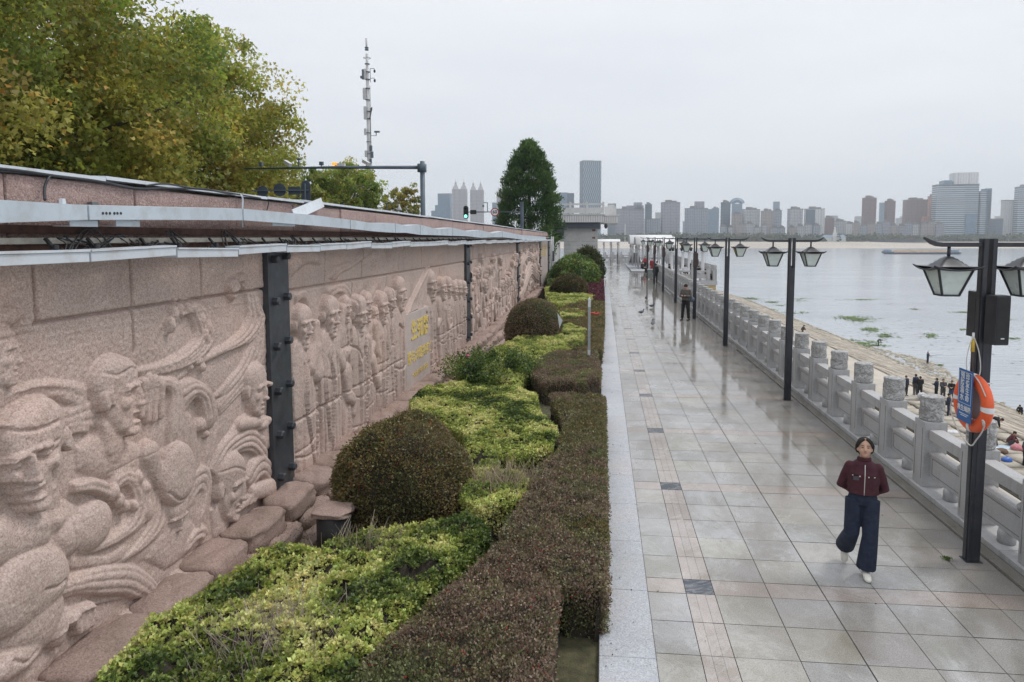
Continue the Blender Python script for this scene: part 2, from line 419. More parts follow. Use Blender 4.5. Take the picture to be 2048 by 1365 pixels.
# low strip and base course under the balustrade
st_ = MB(); y = 2.0; k = 0
while y < 62:
    st_.box(4.585, 4.735, y + 0.004, y + 0.9 - .004, -0.2, 0.035); y += 0.9
struct('edge_strip', st_, PAV, bevel=0.004, seg=1)
bc = MB(); y = 2.0
while y < 62:
    bc.box(4.755, 5.30, y + 0.004, y + 1.6 - .004, -0.6, 0.10); y += 1.6
struct('balustrade_base_course', bc, G_RAIL, bevel=0.008, seg=1)
for n_ in ('edge_strip',):
    me = bpy.data.objects[n_].data; ca = me.color_attributes.new('tint', 'FLOAT_COLOR', 'POINT')
    ca.data.foreach_set('color', np.tile(np.array([.27, .265, .25, 1], np.float32), len(me.vertices)))
struct('moss_line', MB().box(4.733, 4.757, 2, 62, -0.05, 0.022), plain('moss', (0.045, 0.055, 0.02), 0.95, var=.4, scale=6))
# soil of the planting bed
gx, gy = np.meshgrid(np.linspace(-5.2, 0.002, 60), np.linspace(2.0, 66.5, 500))
gz = -0.06 + 0.05 * fbm(gx * 3, gy * 3, 5) - .55 * np.clip((-2.9 - gx) / .9, 0, 1)
gV = np.stack([gx, gy, gz], -1).reshape(-1, 3)
def gridF(ny, nx):
    i = np.arange(ny * nx).reshape(ny, nx)
    return np.stack([i[:-1, :-1], i[:-1, 1:], i[1:, 1:], i[1:, :-1]], -1).reshape(-1, 4)
struct('planting_bed_soil', np_mesh('planting_bed_soil', gV, gridF(500, 60), [SOIL]))
struct('city_ground', MB().box(-420, -5.22, -30, 118, -0.5, -0.12), ASPH)
# embankment wall and berm below
struct('embankment_wall', MB().box(4.8, 5.28, -20, 62, -9.0, -0.61), CONC)
struct('embankment_end_wall', MB().box(-420, 5.0, 118, 118.5, -14.6, -0.05), CONC)
WZ = -14.5
gx, gy = np.meshgrid(np.linspace(5.28, 26.7, 30), np.linspace(-20, 190, 200))
gz = -9.0 - 0.06 * fbm(gx * .3, gy * .3, 3)
struct('berm', np_mesh('berm', np.stack([gx, gy, gz], -1).reshape(-1, 3), gridF(200, 30), [CONC]))
# stone pitching: separate slabs lying on a dark bed
def shore_x(y):     # where the slope meets the water
    return 43.6 + 4.2 * math.exp(-((y - 104) / 13.0) ** 2) - 5.0 * max(0, (y - 118) / 60) ** 0.8
def slope_z(x): return -9.0 - (x - 26.7) * 5.5 / 16.9
PIT_BED = plain('pitching joints', (0.032, 0.028, 0.018), 0.95, var=.3, scale=1.5)
bed = []; bf = []
yy = list(np.linspace(20, 200, 60))
for y in yy: bed += [(19.5, y, -9.06), (26.6, y, -9.16), (52, y, slope_z(52) - .20)]
for i in range(len(yy) - 1):
    for k in range(2): bf.append((i * 3 + k, i * 3 + k + 1, i * 3 + k + 4, i * 3 + k + 3))
struct('slope_bed', np_mesh('slope_bed', bed, np.array(bf), [PIT_BED], False))
m, nt, b = base_mat('pitching stone'); v = coord(nt); a = attr(nt, 'tint')
c = mixc(nt, 1.0, a.outputs['Color'], ramp(nt, noise(nt, v, 1.2, 7, .65), [(.3, (.72, .70, .66)), (.55, (1, 1, 1)), (.75, (1.15, 1.13, 1.1))]), 'MULTIPLY')
nt.links.new(c, b.inputs['Base Color']); b.inputs['Roughness'].default_value = .9; bump(nt, b, noise(nt, v, 6, 6, .7), .6, .05); PITCH = m
V = []; Fc = []; T = []
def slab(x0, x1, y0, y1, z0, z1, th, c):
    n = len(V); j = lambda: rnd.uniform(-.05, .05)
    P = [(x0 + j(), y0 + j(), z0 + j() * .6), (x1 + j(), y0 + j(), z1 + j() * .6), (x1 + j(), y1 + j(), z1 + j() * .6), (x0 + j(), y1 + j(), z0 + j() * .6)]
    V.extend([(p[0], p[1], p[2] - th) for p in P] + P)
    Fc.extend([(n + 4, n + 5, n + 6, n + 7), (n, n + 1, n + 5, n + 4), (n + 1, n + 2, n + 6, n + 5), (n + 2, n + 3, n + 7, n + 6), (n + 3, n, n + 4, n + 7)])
    T.extend([np.array([.07, .06, .04])] * 4 + [c] * 4)  # recess darkening put into the colour: lower corners dark, so joints read deeper
x = 26.7
while x < 48.5:
    y = 24 + rnd.uniform(0, 1)
    while y < 185:
        l = rnd.uniform(1.5, 2.7)
        if x < shore_x(y) + .6 and not (x > 41.5 and 90 < y < 118):
            cc = np.array([0.47, 0.42, 0.35]) * rnd.uniform(.74, 1.14); cc[0] *= rnd.uniform(.97, 1.04)
            if x > shore_x(y) - 2.2: cc = cc * np.array([.62, .62, .56])
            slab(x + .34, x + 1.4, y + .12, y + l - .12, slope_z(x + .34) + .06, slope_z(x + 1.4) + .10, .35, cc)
        y += l
    x += 1.42
x = 20.6
while x < 26.4:            # the near part of the berm is pitched too
    y = 22 + rnd.uniform(0, 1)
    while y < 55.5:
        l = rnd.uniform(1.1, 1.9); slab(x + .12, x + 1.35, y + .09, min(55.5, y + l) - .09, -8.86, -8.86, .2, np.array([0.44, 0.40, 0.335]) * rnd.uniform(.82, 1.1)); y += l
    x += 1.47
struct('near_slab_bed', MB().box(20.5, 26.72, 20, 55.6, -9.3, -8.985), PIT_BED)
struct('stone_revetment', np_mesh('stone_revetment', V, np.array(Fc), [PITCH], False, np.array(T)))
# rubble of the small headland
V = []; Fc = []; T = []
ico = [(0, 0, 1), (.9, 0, .4), (.28, .85, .4), (-.72, .53, .4), (-.72, -.53, .4), (.28, -.85, .4), (.72, .53, -.4), (-.28, .85, -.4), (-.9, 0, -.4), (-.28, -.85, -.4), (.72, -.53, -.4), (0, 0, -1)]
icf = [(0, 1, 2), (0, 2, 3), (0, 3, 4), (0, 4, 5), (0, 5, 1), (1, 6, 2), (2, 7, 3), (3, 8, 4), (4, 9, 5), (5, 10, 1), (6, 7, 2), (7, 8, 3), (8, 9, 4), (9, 10, 5), (10, 6, 1), (11, 7, 6), (11, 8, 7), (11, 9, 8), (11, 10, 9), (11, 6, 10)]
for i in range(1500):
    y = rnd.gauss(104, 11); x = shore_x(y) - abs(rnd.gauss(0, 2.2)) + .4
    if i > 1100: y = rnd.uniform(60, 150); x = shore_x(y) + rnd.gauss(0, .35)
    s = rnd.uniform(.12, .42); n = len(V); zz = max(slope_z(x), WZ - .1)
    cc = np.array([.40, .36, .29]) * rnd.uniform(.6, 1.15)
    for p in ico: V.append((x + p[0] * s * rnd.uniform(.7, 1.4), y + p[1] * s * rnd.uniform(.7, 1.4), zz + p[2] * s * .6)); T.append(cc)
    Fc += [tuple(n + k for k in f) for f in icf]
o = link('rubble', np_mesh('rubble', V, np.array(Fc), [PITCH], False, np.array(T))); tag(o, kind='stuff')

# ---------------------------------------------------------------- river
m, nt, b = base_mat('river water')
b.inputs['Base Color'].default_value = (0.40, 0.43, 0.46, 1); b.inputs['Roughness'].default_value = 0.14; b.inputs['IOR'].default_value = 1.33
v = coord(nt, (0.35, 1.0, 1.0), rot=(0, 0, .1)); n1 = noise(nt, v, 0.9, 5, .6); n2 = noise(nt, coord(nt, (.02, .06, 1)), 1.0, 4, .6)
c = ramp(nt, n2, [(.35, (.36, .39, .42)), (.65, (.45, .475, .505))]); nt.links.new(c, b.inputs['Base Color'])
bump(nt, b, n1, 0.5, 0.25); WATER = m
def fp(D, lat, z): return (FW[0] / math.hypot(FW[0], FW[1]) * D + RT[0] * lat, FW[1] / math.hypot(FW[0], FW[1]) * D + RT[1] * lat, z)
struct('river_water', np_mesh('river_water', [(4.0, -60, WZ), (900, -60, WZ), fp(1230, 1500, WZ), fp(1230, -1500, WZ), (-900, 118.4, WZ), (4.0, 118.4, WZ)], [(0, 1, 2, 3, 4, 5)], [WATER], False))
# floating green plants
LEAFW = leafmat('floating leaves', .6, .1)
patches = [(1690, 686, 75, 6), (1640, 682, 40, 4), (1740, 693, 40, 4), (1500, 598, 40, 5), (1530, 620, 30, 4), (1590, 626, 35, 3), (1600, 603, 25, 2), (1740, 660, 25, 6), (1770, 672, 25, 6), (1722, 600, 60, 2), (1775, 608, 20, 2),
           (1925, 625, 28, 3), (1600, 598, 45, 2), (1830, 619, 20, 2), (1925, 660, 16, 2), (2020, 678, 30, 2), (1545, 605, 25, 3), (1560, 611, 25, 2), (1720, 640, 40, 6), (1700, 636, 40, 5), (1880, 731, 8, 2), (1860, 672, 20, 6), (1990, 640, 60, 2), (1470, 596, 20, 3)]
V = []; Fc = []; T = []
for px, py, rx, ry in patches:
    dens = int(rx * ry * (3.4 if ry * rx > 250 and py > 680 else 2.0))
    for i in range(dens):
        r_ = abs(rnd.gauss(0, .45)) ; th = rnd.uniform(0, 2 * PI)
        q = on_z(px + rx * r_ * math.cos(th), py + ry * r_ * math.sin(th), WZ)
        if mnoise.noise(Vector((q[0] * .35, q[1] * .35, 0))) < -.25: continue
        s = rnd.uniform(.10, .30); n = len(V); a0 = rnd.uniform(0, PI)
        for k in range(4):
            t_ = a0 + k * PI / 2; V.append((q[0] + math.cos(t_) * s, q[1] + math.sin(t_) * s * 1.1, WZ + .03 + rnd.uniform(0, .12)))
        T += [np.array([.13, .20, .05]) * rnd.uniform(.6, 1.3)] * 4; Fc.append((n, n + 1, n + 2, n + 3))
for i in range(500):
    q = on_z(rnd.uniform(1480, 2048), rnd.gauss(660, 30), WZ)
    s = rnd.uniform(.08, .2); n = len(V)
    for k in range(4): V.append((q[0] + math.cos(k * PI / 2) * s * 1.6, q[1] + math.sin(k * PI / 2) * s, WZ + .03))
    T += [np.array([.10, .13, .06])] * 4; Fc.append((n, n + 1, n + 2, n + 3))
o = link('floating_plants', np_mesh('floating_plants', V, np.array(Fc), [LEAFW], False, np.array(T))); tag(o, kind='stuff')

# ---------------------------------------------------------------- far bank
SAND = plain('far sand', (0.47, 0.42, 0.36), 0.95, var=.08, scale=.006, dirt=(0.40, 0.36, 0.31), dirt_amt=.6)
LAND = plain('far land', (0.10, 0.11, 0.07), 0.95, var=.3, scale=.01)
V = []; n = 81
prof = [(1118, WZ - .5), (1137, WZ + .1), (1200, -11.5), (1265, -8.2), (1300, -4.9), (1306, -4.7)]
for i in range(n):
    lat = -1500 + 3200 * i / (n - 1)
    for D, z in prof: V.append(fp(D + 10 * vnoise(np.array(i * .6), np.array(0.), 4) + (0), lat, z))
struct('far_sand_bank', np_mesh('far_sand_bank', V, gridF(n, len(prof)), [SAND]))
struct('far_land', np_mesh('far_land', [fp(1312, -1600, -4.8), fp(1312, 1800, -4.8), fp(3300, 3000, -4.8), fp(3300, -3000, -4.8)], [(0, 1, 2, 3)], [LAND], False))
# ================================================================ relief wall
WX = -4.74
def W2(px, py):
    p = on_x(px, py, WX); return p[1], p[2]
class Relief:
    def __init__(s, y0, y1, z0, z1, dy, dz, ygrow=1.0):
        ys_ = [y0]; d = dy
        while ys_[-1] < y1: ys_.append(ys_[-1] + d); d *= ygrow
        s.y = np.array(ys_) ; s.y = y0 + (s.y - y0) * (y1 - y0) / (s.y[-1] - y0)
        s.z = np.linspace(z0, z1, int((z1 - z0) / dz) + 1)
        s.Y, s.Z = np.meshgrid(s.y, s.z); s.Hh = np.zeros_like(s.Y)
    def win(s, y0, y1, z0, z1):
        a = np.searchsorted(s.y, y0); b = np.searchsorted(s.y, y1); c = np.searchsorted(s.z, z0); d = np.searchsorted(s.z, z1)
        return slice(max(0, c), max(0, d)), slice(max(0, a), max(0, b))
    def smax(s, sl, h, k=0.012):
        a = s.Hh[sl]; t = np.clip(.5 + .5 * (h - a) / k, 0, 1)
        s.Hh[sl] = np.where(h > a - k, a * (1 - t) + h * t + k * t * (1 - t), a)
    def ell(s, c, r, Rm=None, k=0.012):
        """ellipsoid c=(y,z,x) r=(ry,rz,rx)"""
        rad = max(r) * 1.02; sl = s.win(c[0] - rad, c[0] + rad, c[1] - rad, c[1] + rad)
        if s.Hh[sl].size == 0: return
        Rm = np.eye(3) if Rm is None else Rm
        A = Rm @ np.diag([1 / q ** 2 for q in r]) @ Rm.T
        dy = s.Y[sl] - c[0]; dz = s.Z[sl] - c[1]
        a = A[2, 2]; bb = A[0, 2] * dy + A[1, 2] * dz; cc = A[0, 0] * dy ** 2 + 2 * A[0, 1] * dy * dz + A[1, 1] * dz ** 2 - 1
        D = bb * bb - a * cc
        h = np.where(D > 0, c[2] + (-bb + np.sqrt(np.maximum(D, 0))) / a, -1)
        s.smax(sl, h, k)
    def dent(s, c, r, depth, rot=0.0):
        rad = max(r) * 2.5; sl = s.win(c[0] - rad, c[0] + rad, c[1] - rad, c[1] + rad)
        if s.Hh[sl].size == 0: return
        dy = s.Y[sl] - c[0]; dz = s.Z[sl] - c[1]; cs, sn = math.cos(rot), math.sin(rot)
        u = (dy * cs + dz * sn) / r[0]; v_ = (-dy * sn + dz * cs) / r[1]
        s.Hh[sl] -= depth * np.exp(-(u * u + v_ * v_))
    def cap(s, p, q, r1, r2, flat=0.8, k=0.015, n=None):
        """limb: row of ellipsoids from p to q (y,z,x)"""
        p = np.array(p, float); q = np.array(q, float); L_ = np.linalg.norm(q - p)
        n = n or max(2, int(L_ / (min(r1, r2) * .35)) + 1)
        for i in range(n + 1):
            t = i / n; r_ = r1 + (r2 - r1) * t; c = p + (q - p) * t; s.ell(c, (r_, r_, r_ * flat), k=k)
    def dist(s, pts, rad):
        pts = np.array(pts, float); sl = s.win(pts[:, 0].min() - rad, pts[:, 0].max() + rad, pts[:, 1].min() - rad, pts[:, 1].max() + rad)
        Y = s.Y[sl]; Z = s.Z[sl]; best = np.full(Y.shape, 1e9); side = np.zeros(Y.shape); par = np.zeros(Y.shape)
        n = len(pts) - 1
        for i in range(n):
            a = pts[i]; b_ = pts[i + 1]; d = b_ - a; L2 = (d * d).sum() + 1e-9
            t = np.clip(((Y - a[0]) * d[0] + (Z - a[1]) * d[1]) / L2, 0, 1)
            ex = Y - a[0] - t * d[0]; ez = Z - a[1] - t * d[1]; dd = np.hypot(ex, ez)
            m_ = dd < best; best = np.where(m_, dd, best); side = np.where(m_, np.sign(d[0] * ez - d[1] * ex), side); par = np.where(m_, (i + t) / n, par)
        return sl, best, side, par
    def groove(s, pts, w_, depth):
        sl, d, _, _ = s.dist(pts, w_ * 3); s.Hh[sl] -= depth * np.exp(-(d / w_) ** 2)
    def ridge(s, pts, w_, h, taper=True):
        sl, d, _, t = s.dist(pts, w_ * 3); a = np.sin(PI * np.clip(t, .03, .97)) ** .5 if taper else 1.0
        s.Hh[sl] += h * a * np.exp(-(d / w_) ** 2)
    def step(s, pts, w_, h):
        """raised lip on one side that fades away: carved edge of a fold"""
        sl, d, sd_, t = s.dist(pts, w_ * 3); a = np.sin(PI * np.clip(t, .02, .98)) ** .4
        s.Hh[sl] += np.where(sd_ > 0, h * a * np.exp(-(d / w_) ** 1.0), -h * .35 * a * np.exp(-(d / (w_ * .35)) ** 2))
    def band(s, A, B, h0=.04, hr=.02, n=5, edge=.25, k=.01, phase=0.0, swell=1.0):
        """flowing mass of water between two curves, carved in n strands"""
        A = spline(A, 160); B = spline(B, 160); m_ = 140
        t = np.linspace(0, 1, 160)[:, None]; q = np.linspace(0, 1, m_)[None, :]
        Yp = A[:, 0:1] * (1 - q) + B[:, 0:1] * q; Zp = A[:, 1:2] * (1 - q) + B[:, 1:2] * q
        prof = np.minimum(1, np.minimum(q, 1 - q) / edge * 1.0) ** .5
        st = 1 - np.abs(2 * ((q * n + phase) % 1.0) - 1) ** 2
        env = np.minimum(1, np.minimum(t, 1 - t) * 5) ** .5
        hr = hr * 1.7
        h = (h0 * prof * (0.4 + .6 * env) * swell + hr * st * prof * env)
        s.splat(Yp, Zp, h, k)
    def splat(s, Yp, Zp, h, k=.01):
        buf = np.full(s.Hh.shape, -1.0)
        iy = np.interp(Yp.ravel(), s.y, np.arange(len(s.y))); iz = np.interp(Zp.ravel(), s.z, np.arange(len(s.z)))
        ok = (Yp.ravel() > s.y[0]) & (Yp.ravel() < s.y[-1]) & (Zp.ravel() > s.z[0]) & (Zp.ravel() < s.z[-1])
        for oy in (0, 1):
            for oz in (0, 1):
                a = np.clip(np.floor(iy).astype(int) + oy, 0, len(s.y) - 1)[ok]; b_ = np.clip(np.floor(iz).astype(int) + oz, 0, len(s.z) - 1)[ok]
                np.maximum.at(buf, (b_, a), h.ravel()[ok])
        for _ in range(3):      # close pinholes
            sh = np.stack([np.roll(buf, 1, 0), np.roll(buf, -1, 0), np.roll(buf, 1, 1), np.roll(buf, -1, 1)])
            cnt = (sh > -.5).sum(0); av = np.where(sh > -.5, sh, 0).sum(0) / np.maximum(cnt, 1); buf = np.where((buf < -.5) & (cnt >= 3), av, buf)
        s.smax((slice(None), slice(None)), np.where(buf > -.5, buf, -1), k)
    def plateau(s, poly, h, soft=.05, dome=0.0, k=.01):
        P = np.array(poly, float); sl = s.win(P[:, 0].min(), P[:, 0].max(), P[:, 1].min(), P[:, 1].max())
        Y = s.Y[sl]; Z = s.Z[sl]; ins = np.zeros(Y.shape, bool); best = np.full(Y.shape, 1e9); n = len(P)
        for i in range(n):
            a = P[i]; b_ = P[(i + 1) % n]; d = b_ - a
            c_ = ((a[1] > Z) != (b_[1] > Z)) & (Y < (b_[0] - a[0]) * (Z - a[1]) / (b_[1] - a[1] + 1e-12) + a[0]); ins ^= c_
            t = np.clip(((Y - a[0]) * d[0] + (Z - a[1]) * d[1]) / ((d * d).sum() + 1e-9), 0, 1)
            best = np.minimum(best, np.hypot(Y - a[0] - t * d[0], Z - a[1] - t * d[1]))
        e = np.clip(best / soft, 0, 1); e = np.sqrt(1 - (1 - e) ** 2)
        s.smax(sl, np.where(ins, h * e + dome * np.minimum(best, .3), -1), k)
    def smooth(s, n=1):
        for _ in range(n):
            p = np.pad(s.Hh, 1, mode='edge'); s.Hh = (p[:-2, 1:-1] + p[2:, 1:-1] + p[1:-1, :-2] + p[1:-1, 2:] + 4 * p[1:-1, 1:-1]) / 8
    def flatten(s, sig, lo, hi):
        '''keep the carving's detail, press its large forms back into low relief'''
        L_ = s.Hh.copy(); dz = s.z[1] - s.z[0]; dy = float(np.mean(np.diff(s.y)))
        for ax, d in ((0, dz), (1, dy)):
            r = int(3 * sig / d); k = np.exp(-.5 * (np.arange(-r, r + 1) * d / sig) ** 2); k /= k.sum()
            Lp = np.pad(L_, [(r, r) if a == ax else (0, 0) for a in (0, 1)], mode='edge'); out_ = np.zeros_like(L_); n = L_.shape[ax]
            for i, w_ in enumerate(k): out_ += w_ * (Lp[i:i + n] if ax == 0 else Lp[:, i:i + n])
            L_ = out_
        s.Hh = L_ * lo + (s.Hh - L_) * hi
    def head(s, c, hh, yaw=0, pitch=0, roll=0, depth=.62, x=0.0, open_=0.0, hair=1, neck=True, k=.06, cap_=False):
        """c: (y,z) centre, hh: head height. yaw>0 turns to +Y (right in the picture)"""
        cy_, sy_ = math.cos(yaw), math.sin(yaw); cp, sp_ = math.cos(pitch), math.sin(pitch); cr_, sr_ = math.cos(roll), math.sin(roll)
        Ry = np.array([[cy_, 0, sy_], [0, 1, 0], [-sy_, 0, cy_]]); Rx = np.array([[1, 0, 0], [0, cp, -sp_], [0, sp_, cp]]); Rz = np.array([[cr_, -sr_, 0], [sr_, cr_, 0], [0, 0, 1]])
        Rm = Rz @ Ry @ Rx; Sx = np.diag([1, 1, depth])
        def P(p): q = Sx @ (Rm @ np.array(p, float)) * hh; return (c[0] + q[0], c[1] + q[1], x + q[2])
        def E(p, r, rot=0, kk=1.0):
            rr = Rm
            if rot: rr = Rm @ np.array([[math.cos(rot), -math.sin(rot), 0], [math.sin(rot), math.cos(rot), 0], [0, 0, 1]])
            Mx = Sx @ rr @ np.diag(r) * hh; U, S_, _ = np.linalg.svd(Mx); s.ell(P(p), tuple(S_), U, k=k * hh * kk * .35)
        def D(p, r, dp):
            q = Rm @ np.array(p, float)
            if q[2] < .03: return
            f = max(.3, q[2] / (np.linalg.norm(q) + 1e-6)); s.dent(P(p)[:2], (r[0] * hh * (abs(cy_) * .7 + .3), r[1] * hh), dp * hh * f, roll)
        if neck: E((0, -.55, -.10), (.20, .34, .20))
        E((0, .13, -.06), (.35, .36, .42)); E((0, -.08, .06), (.285, .42, .30)); E((0, -.34, .12), (.20, .15, .20))
        for sg in (-1, 1):
            E((sg * .17, -.08, .24), (.10, .10, .10)); 
        for sg in (-1, 1): D((sg * .145, .03, .36), (.085, .055), .085); D((sg * .20, -.25, .28), (.06, .09), .03)
        E((0, .115, .33), (.24, .045, .07)); E((0, -.04, .385), (.040, .16, .08)); E((0, -.135, .425), (.062, .045, .08))
        for sg in (-1, 1):
            E((sg * .15, .03, .285), (.062, .036, .05)); E((sg * .15, .105, .33), (.11, .028, .045), rot=sg * -.25)
            E((sg * .355, 0, -.02), (.05, .13, .09), kk=.6); D((sg * .37, .01, .03), (.03, .06), .03)
        if open_: D((0, -.29, .38), (.070, .035 + .04 * open_), .085)
        E((0, -.235, .350), (.095, .024, .045)); E((0, -.33 - .07 * open_, .325), (.080, .030, .05)); E((0, -.435 - .05 * open_, .25), (.11, .085, .10))
        D((0, -.28 - .02 * open_, .40), (.085, .014), .025); D((0, -.37 - .06 * open_, .36), (.07, .02), .010)
        if hair: E((0, .205, -.08), (.362, .325, .42), kk=.5)
        if cap_: E((0, .24, -.02), (.42, .34, .46), kk=.4)
def spline(pts, n):
    P = np.array(pts, float); k = len(P)
    if k == 2: t = np.linspace(0, 1, n)[:, None]; return P[0] * (1 - t) + P[1] * t
    t = np.linspace(0, k - 1, n); o = np.zeros((n, P.shape[1]))
    for i, u in enumerate(t):
        j = min(int(u), k - 2); f = u - j; p0 = P[max(j - 1, 0)]; p1 = P[j]; p2 = P[j + 1]; p3 = P[min(j + 2, k - 1)]
        o[i] = .5 * ((2 * p1) + (-p0 + p2) * f + (2 * p0 - 5 * p1 + 4 * p2 - p3) * f * f + (-p0 + 3 * p1 - 3 * p2 + p3) * f ** 3)
    return o
def WP(*pts): return [W2(*p) for p in pts]
def WS(*pts): return spline(WP(*pts), 12 * len(pts))
def hd(rl, px, py, hpx, **kw):
    c = W2(px, py); a = W2(px, py - hpx / 2); b_ = W2(px, py + hpx / 2); rl.head(c, a[1] - b_[1], **kw)
def pc(px, py, x=0.0): y_, z_ = W2(px, py); return (y_, z_, x)

# ---- first panel: swimmers among breaking waves
A = Relief(4.35, 9.13, -.35, 3.72, .0105, .0105)
A.Hh += .012 * (fbm(A.Y * 2.2, A.Z * 2.2, 3) - .5) 
A.Hh += np.where(A.Z > 3.1, .018, 0)
A.band(WP((0, 1120), (60, 1100), (150, 1080), (230, 1060), (300, 980)), WP((0, 1340), (100, 1260), (200, 1180), (300, 1110), (420, 1020)), .03, .0, 1)
# band of currents in the middle distance
A.band(WP((100, 830), (150, 812), (200, 790), (262, 770), (330, 735), (380, 700)), WP((110, 880), (160, 862), (220, 850), (290, 800), (350, 770), (400, 730)), .02, .016, 3)
A.band(WP((0, 790), (60, 765), (120, 762), (185, 772)), WP((0, 850), (60, 812), (110, 800), (180, 830)), .03, .008, 2)
A.step(WS((0, 805), (35, 785), (80, 775), (135, 777)), .03, .02)
# curling crests
A.band(WP((447, 570), (462, 552), (484, 545), (503, 560), (515, 600), (530, 640), (505, 680), (450, 705), (400, 730)),
       WP((458, 582), (468, 573), (478, 572), (487, 585), (490, 612), (488, 650), (460, 680), (420, 705), (375, 728)), .045, .024, 4, k=.006)
A.band(WP((447, 572), (450, 560), (462, 553)), WP((462, 604), (466, 592), (476, 575)), .085, .02, 2)
A.ell(pc(455, 573, .02), (.05, .05, .09)); A.ell(pc(466, 588, .02), (.05, .05, .08)); A.ell(pc(478, 556, .03), (.13, .08, .09))
A.band(WP((515, 600), (532, 655), (535, 700), (520, 740), (500, 770)), WP((490, 640), (500, 680), (480, 730), (455, 760), (420, 800)), .03, .02, 5)
A.band(WP((352, 616), (375, 603), (400, 608), (418, 640), (428, 680), (400, 720), (340, 748), (280, 752)),
       WP((340, 660), (352, 640), (372, 630), (385, 650), (385, 680), (360, 705), (320, 725), (262, 742)), .05, .025, 6, k=.006)
for q in ((342, 628), (352, 618), (366, 612), (380, 614), (335, 650), (398, 640), (410, 655), (405, 672)): A.ell(pc(q[0], q[1], .05), (.055, .10, .07))
A.ell(pc(330, 668, .0), (.03, .03, .04)); A.ell(pc(322, 655, .0), (.03, .03, .03))
for x0_, x1_, y0_, y1_ in ((282, 280, 765, 832), (293, 292, 758, 840), (305, 305, 760, 838), (316, 318, 768, 832)):
    A.cap(pc(x0_, y0_, .07), pc(x1_, y1_, .03), .055, .045)
A.band(WP((283, 790), (290, 765), (320, 752), (352, 760), (368, 790), (366, 850), (370, 900)), WP((300, 830), (306, 800), (325, 780), (338, 790), (335, 830), (332, 880), (338, 930)), .06, .02, 4, k=.006)
A.band(WP((352, 768), (380, 758), (412, 775), (428, 815), (424, 850)), WP((368, 830), (380, 800), (394, 805), (400, 835), (404, 862)), .09, .025, 4, k=.006)
A.band(WP((352, 790), (350, 860), (352, 930), (345, 960)), WP((392, 850), (396, 890), (400, 930), (378, 990)), .035, .018, 4)
A.band(WP((420, 830), (412, 880), (404, 930), (395, 1000)), WP((436, 860), (425, 905), (415, 950), (400, 1040)), .03, .012, 2)
A.ell(pc(392, 722, .02), (.10, .06, .08)); A.ell(pc(402, 735, .02), (.06, .06, .06)); A.ell(pc(378, 735, .02), (.05, .04, .06))
A.ell(pc(398, 850, .02), (.10, .09, .09)); A.ell(pc(410, 868, .02), (.05, .05, .06))
# strands behind the boy
A.band(WP((535, 690), (500, 720), (470, 760), (432, 808)), WP((535, 760), (500, 780), (478, 790), (440, 830)), .02, .018, 4)
A.band(WP((533, 860), (500, 845), (470, 860), (440, 890), (420, 940)), WP((535, 960), (510, 915), (490, 905), (466, 920), (440, 965)), .06, .025, 5, k=.006)
A.band(WP((542, 925), (520, 905), (500, 925), (486, 960)), WP((545, 985), (528, 960), (515, 962), (500, 985)), .08, .02, 3)
A.band(WP((375, 960), (392, 935), (412, 930), (420, 960), (405, 1010), (395, 1060)), WP((372, 1040), (385, 1000), (396, 985), (400, 1000), (392, 1040), (385, 1085)), .05, .02, 3, k=.006)
A.band(WP((368, 1085), (385, 1060), (405, 1052), (412, 1065)), WP((366, 1110), (380, 1090), (393, 1080), (398, 1085)), .05, .02, 2)
# falling curl in the centre left
A.band(WP((218, 980), (225, 950), (248, 934), (276, 942), (300, 980), (298, 1030), (260, 1070), (190, 1105), (110, 1108)),
       WP((222, 1010), (232, 985), (250, 972), (262, 990), (262, 1020), (240, 1055), (200, 1080), (150, 1100), (100, 1106)), .05, .022, 4, k=.006)
A.band(WP((300, 975), (298, 1040), (262, 1095), (215, 1130)), WP((345, 1000), (335, 1050), (300, 1085), (245, 1128)), .035, .02, 4)
for q in ((222, 985, .09), (232, 1000, .08), (243, 1012, .07), (272, 955, .08), (288, 975, .07), (262, 1012, .06)): A.ell(pc(q[0], q[1], .05), (q[2] * .7, q[2], .07))
A.ell(pc(292, 1020, .04), (.06, .13, .08)); A.band(WP((142, 968), (180, 958), (214, 965)), WP((142, 985), (180, 985), (214, 1000)), .07, .02, 2)
A.step(WS((215, 1000), (180, 992), (150, 985)), .03, .03); A.band(WP((130, 850), (155, 840), (178, 848)), WP((128, 880), (150, 868), (176, 866)), .03, .01, 2)
# long fish-like wave at the foot
A.band(WP((100, 1168), (150, 1148), (210, 1130), (262, 1130), (300, 1155), (318, 1182)), WP((100, 1210), (150, 1190), (200, 1192), (240, 1190), (262, 1196), (290, 1200)), .075, .022, 4, k=.006)
A.band(WP((95, 1118), (150, 1108), (210, 1112), (250, 1085)), WP((105, 1150), (160, 1138), (215, 1130), (262, 1110)), .04, .01, 1)
# second swimmer (profile) with shoulders
A.plateau(WP((150, 895), (175, 875), (205, 865), (240, 880), (290, 892), (310, 900), (312, 1000), (250, 960), (190, 955), (150, 940)), .07, .22)
A.cap(pc(214, 850, .04), pc(218, 890, .02), .12, .13); A.cap(pc(290, 905, .06), pc(318, 960, .03), .13, .10)
hd(A, 228, 792, 158, yaw=R(38), pitch=R(2), depth=.62, x=.07, open_=.6)
A.ell(pc(206, 790, .19), (.045, .12, .05), k=.004); A.dent(pc(207, 790)[:2], (.02, .07), .05)
A.groove(WS((190, 745), (215, 750), (240, 735), (262, 742)), .012, .02); A.ridge(WS((213, 735), (245, 733), (262, 742)), .03, .015)
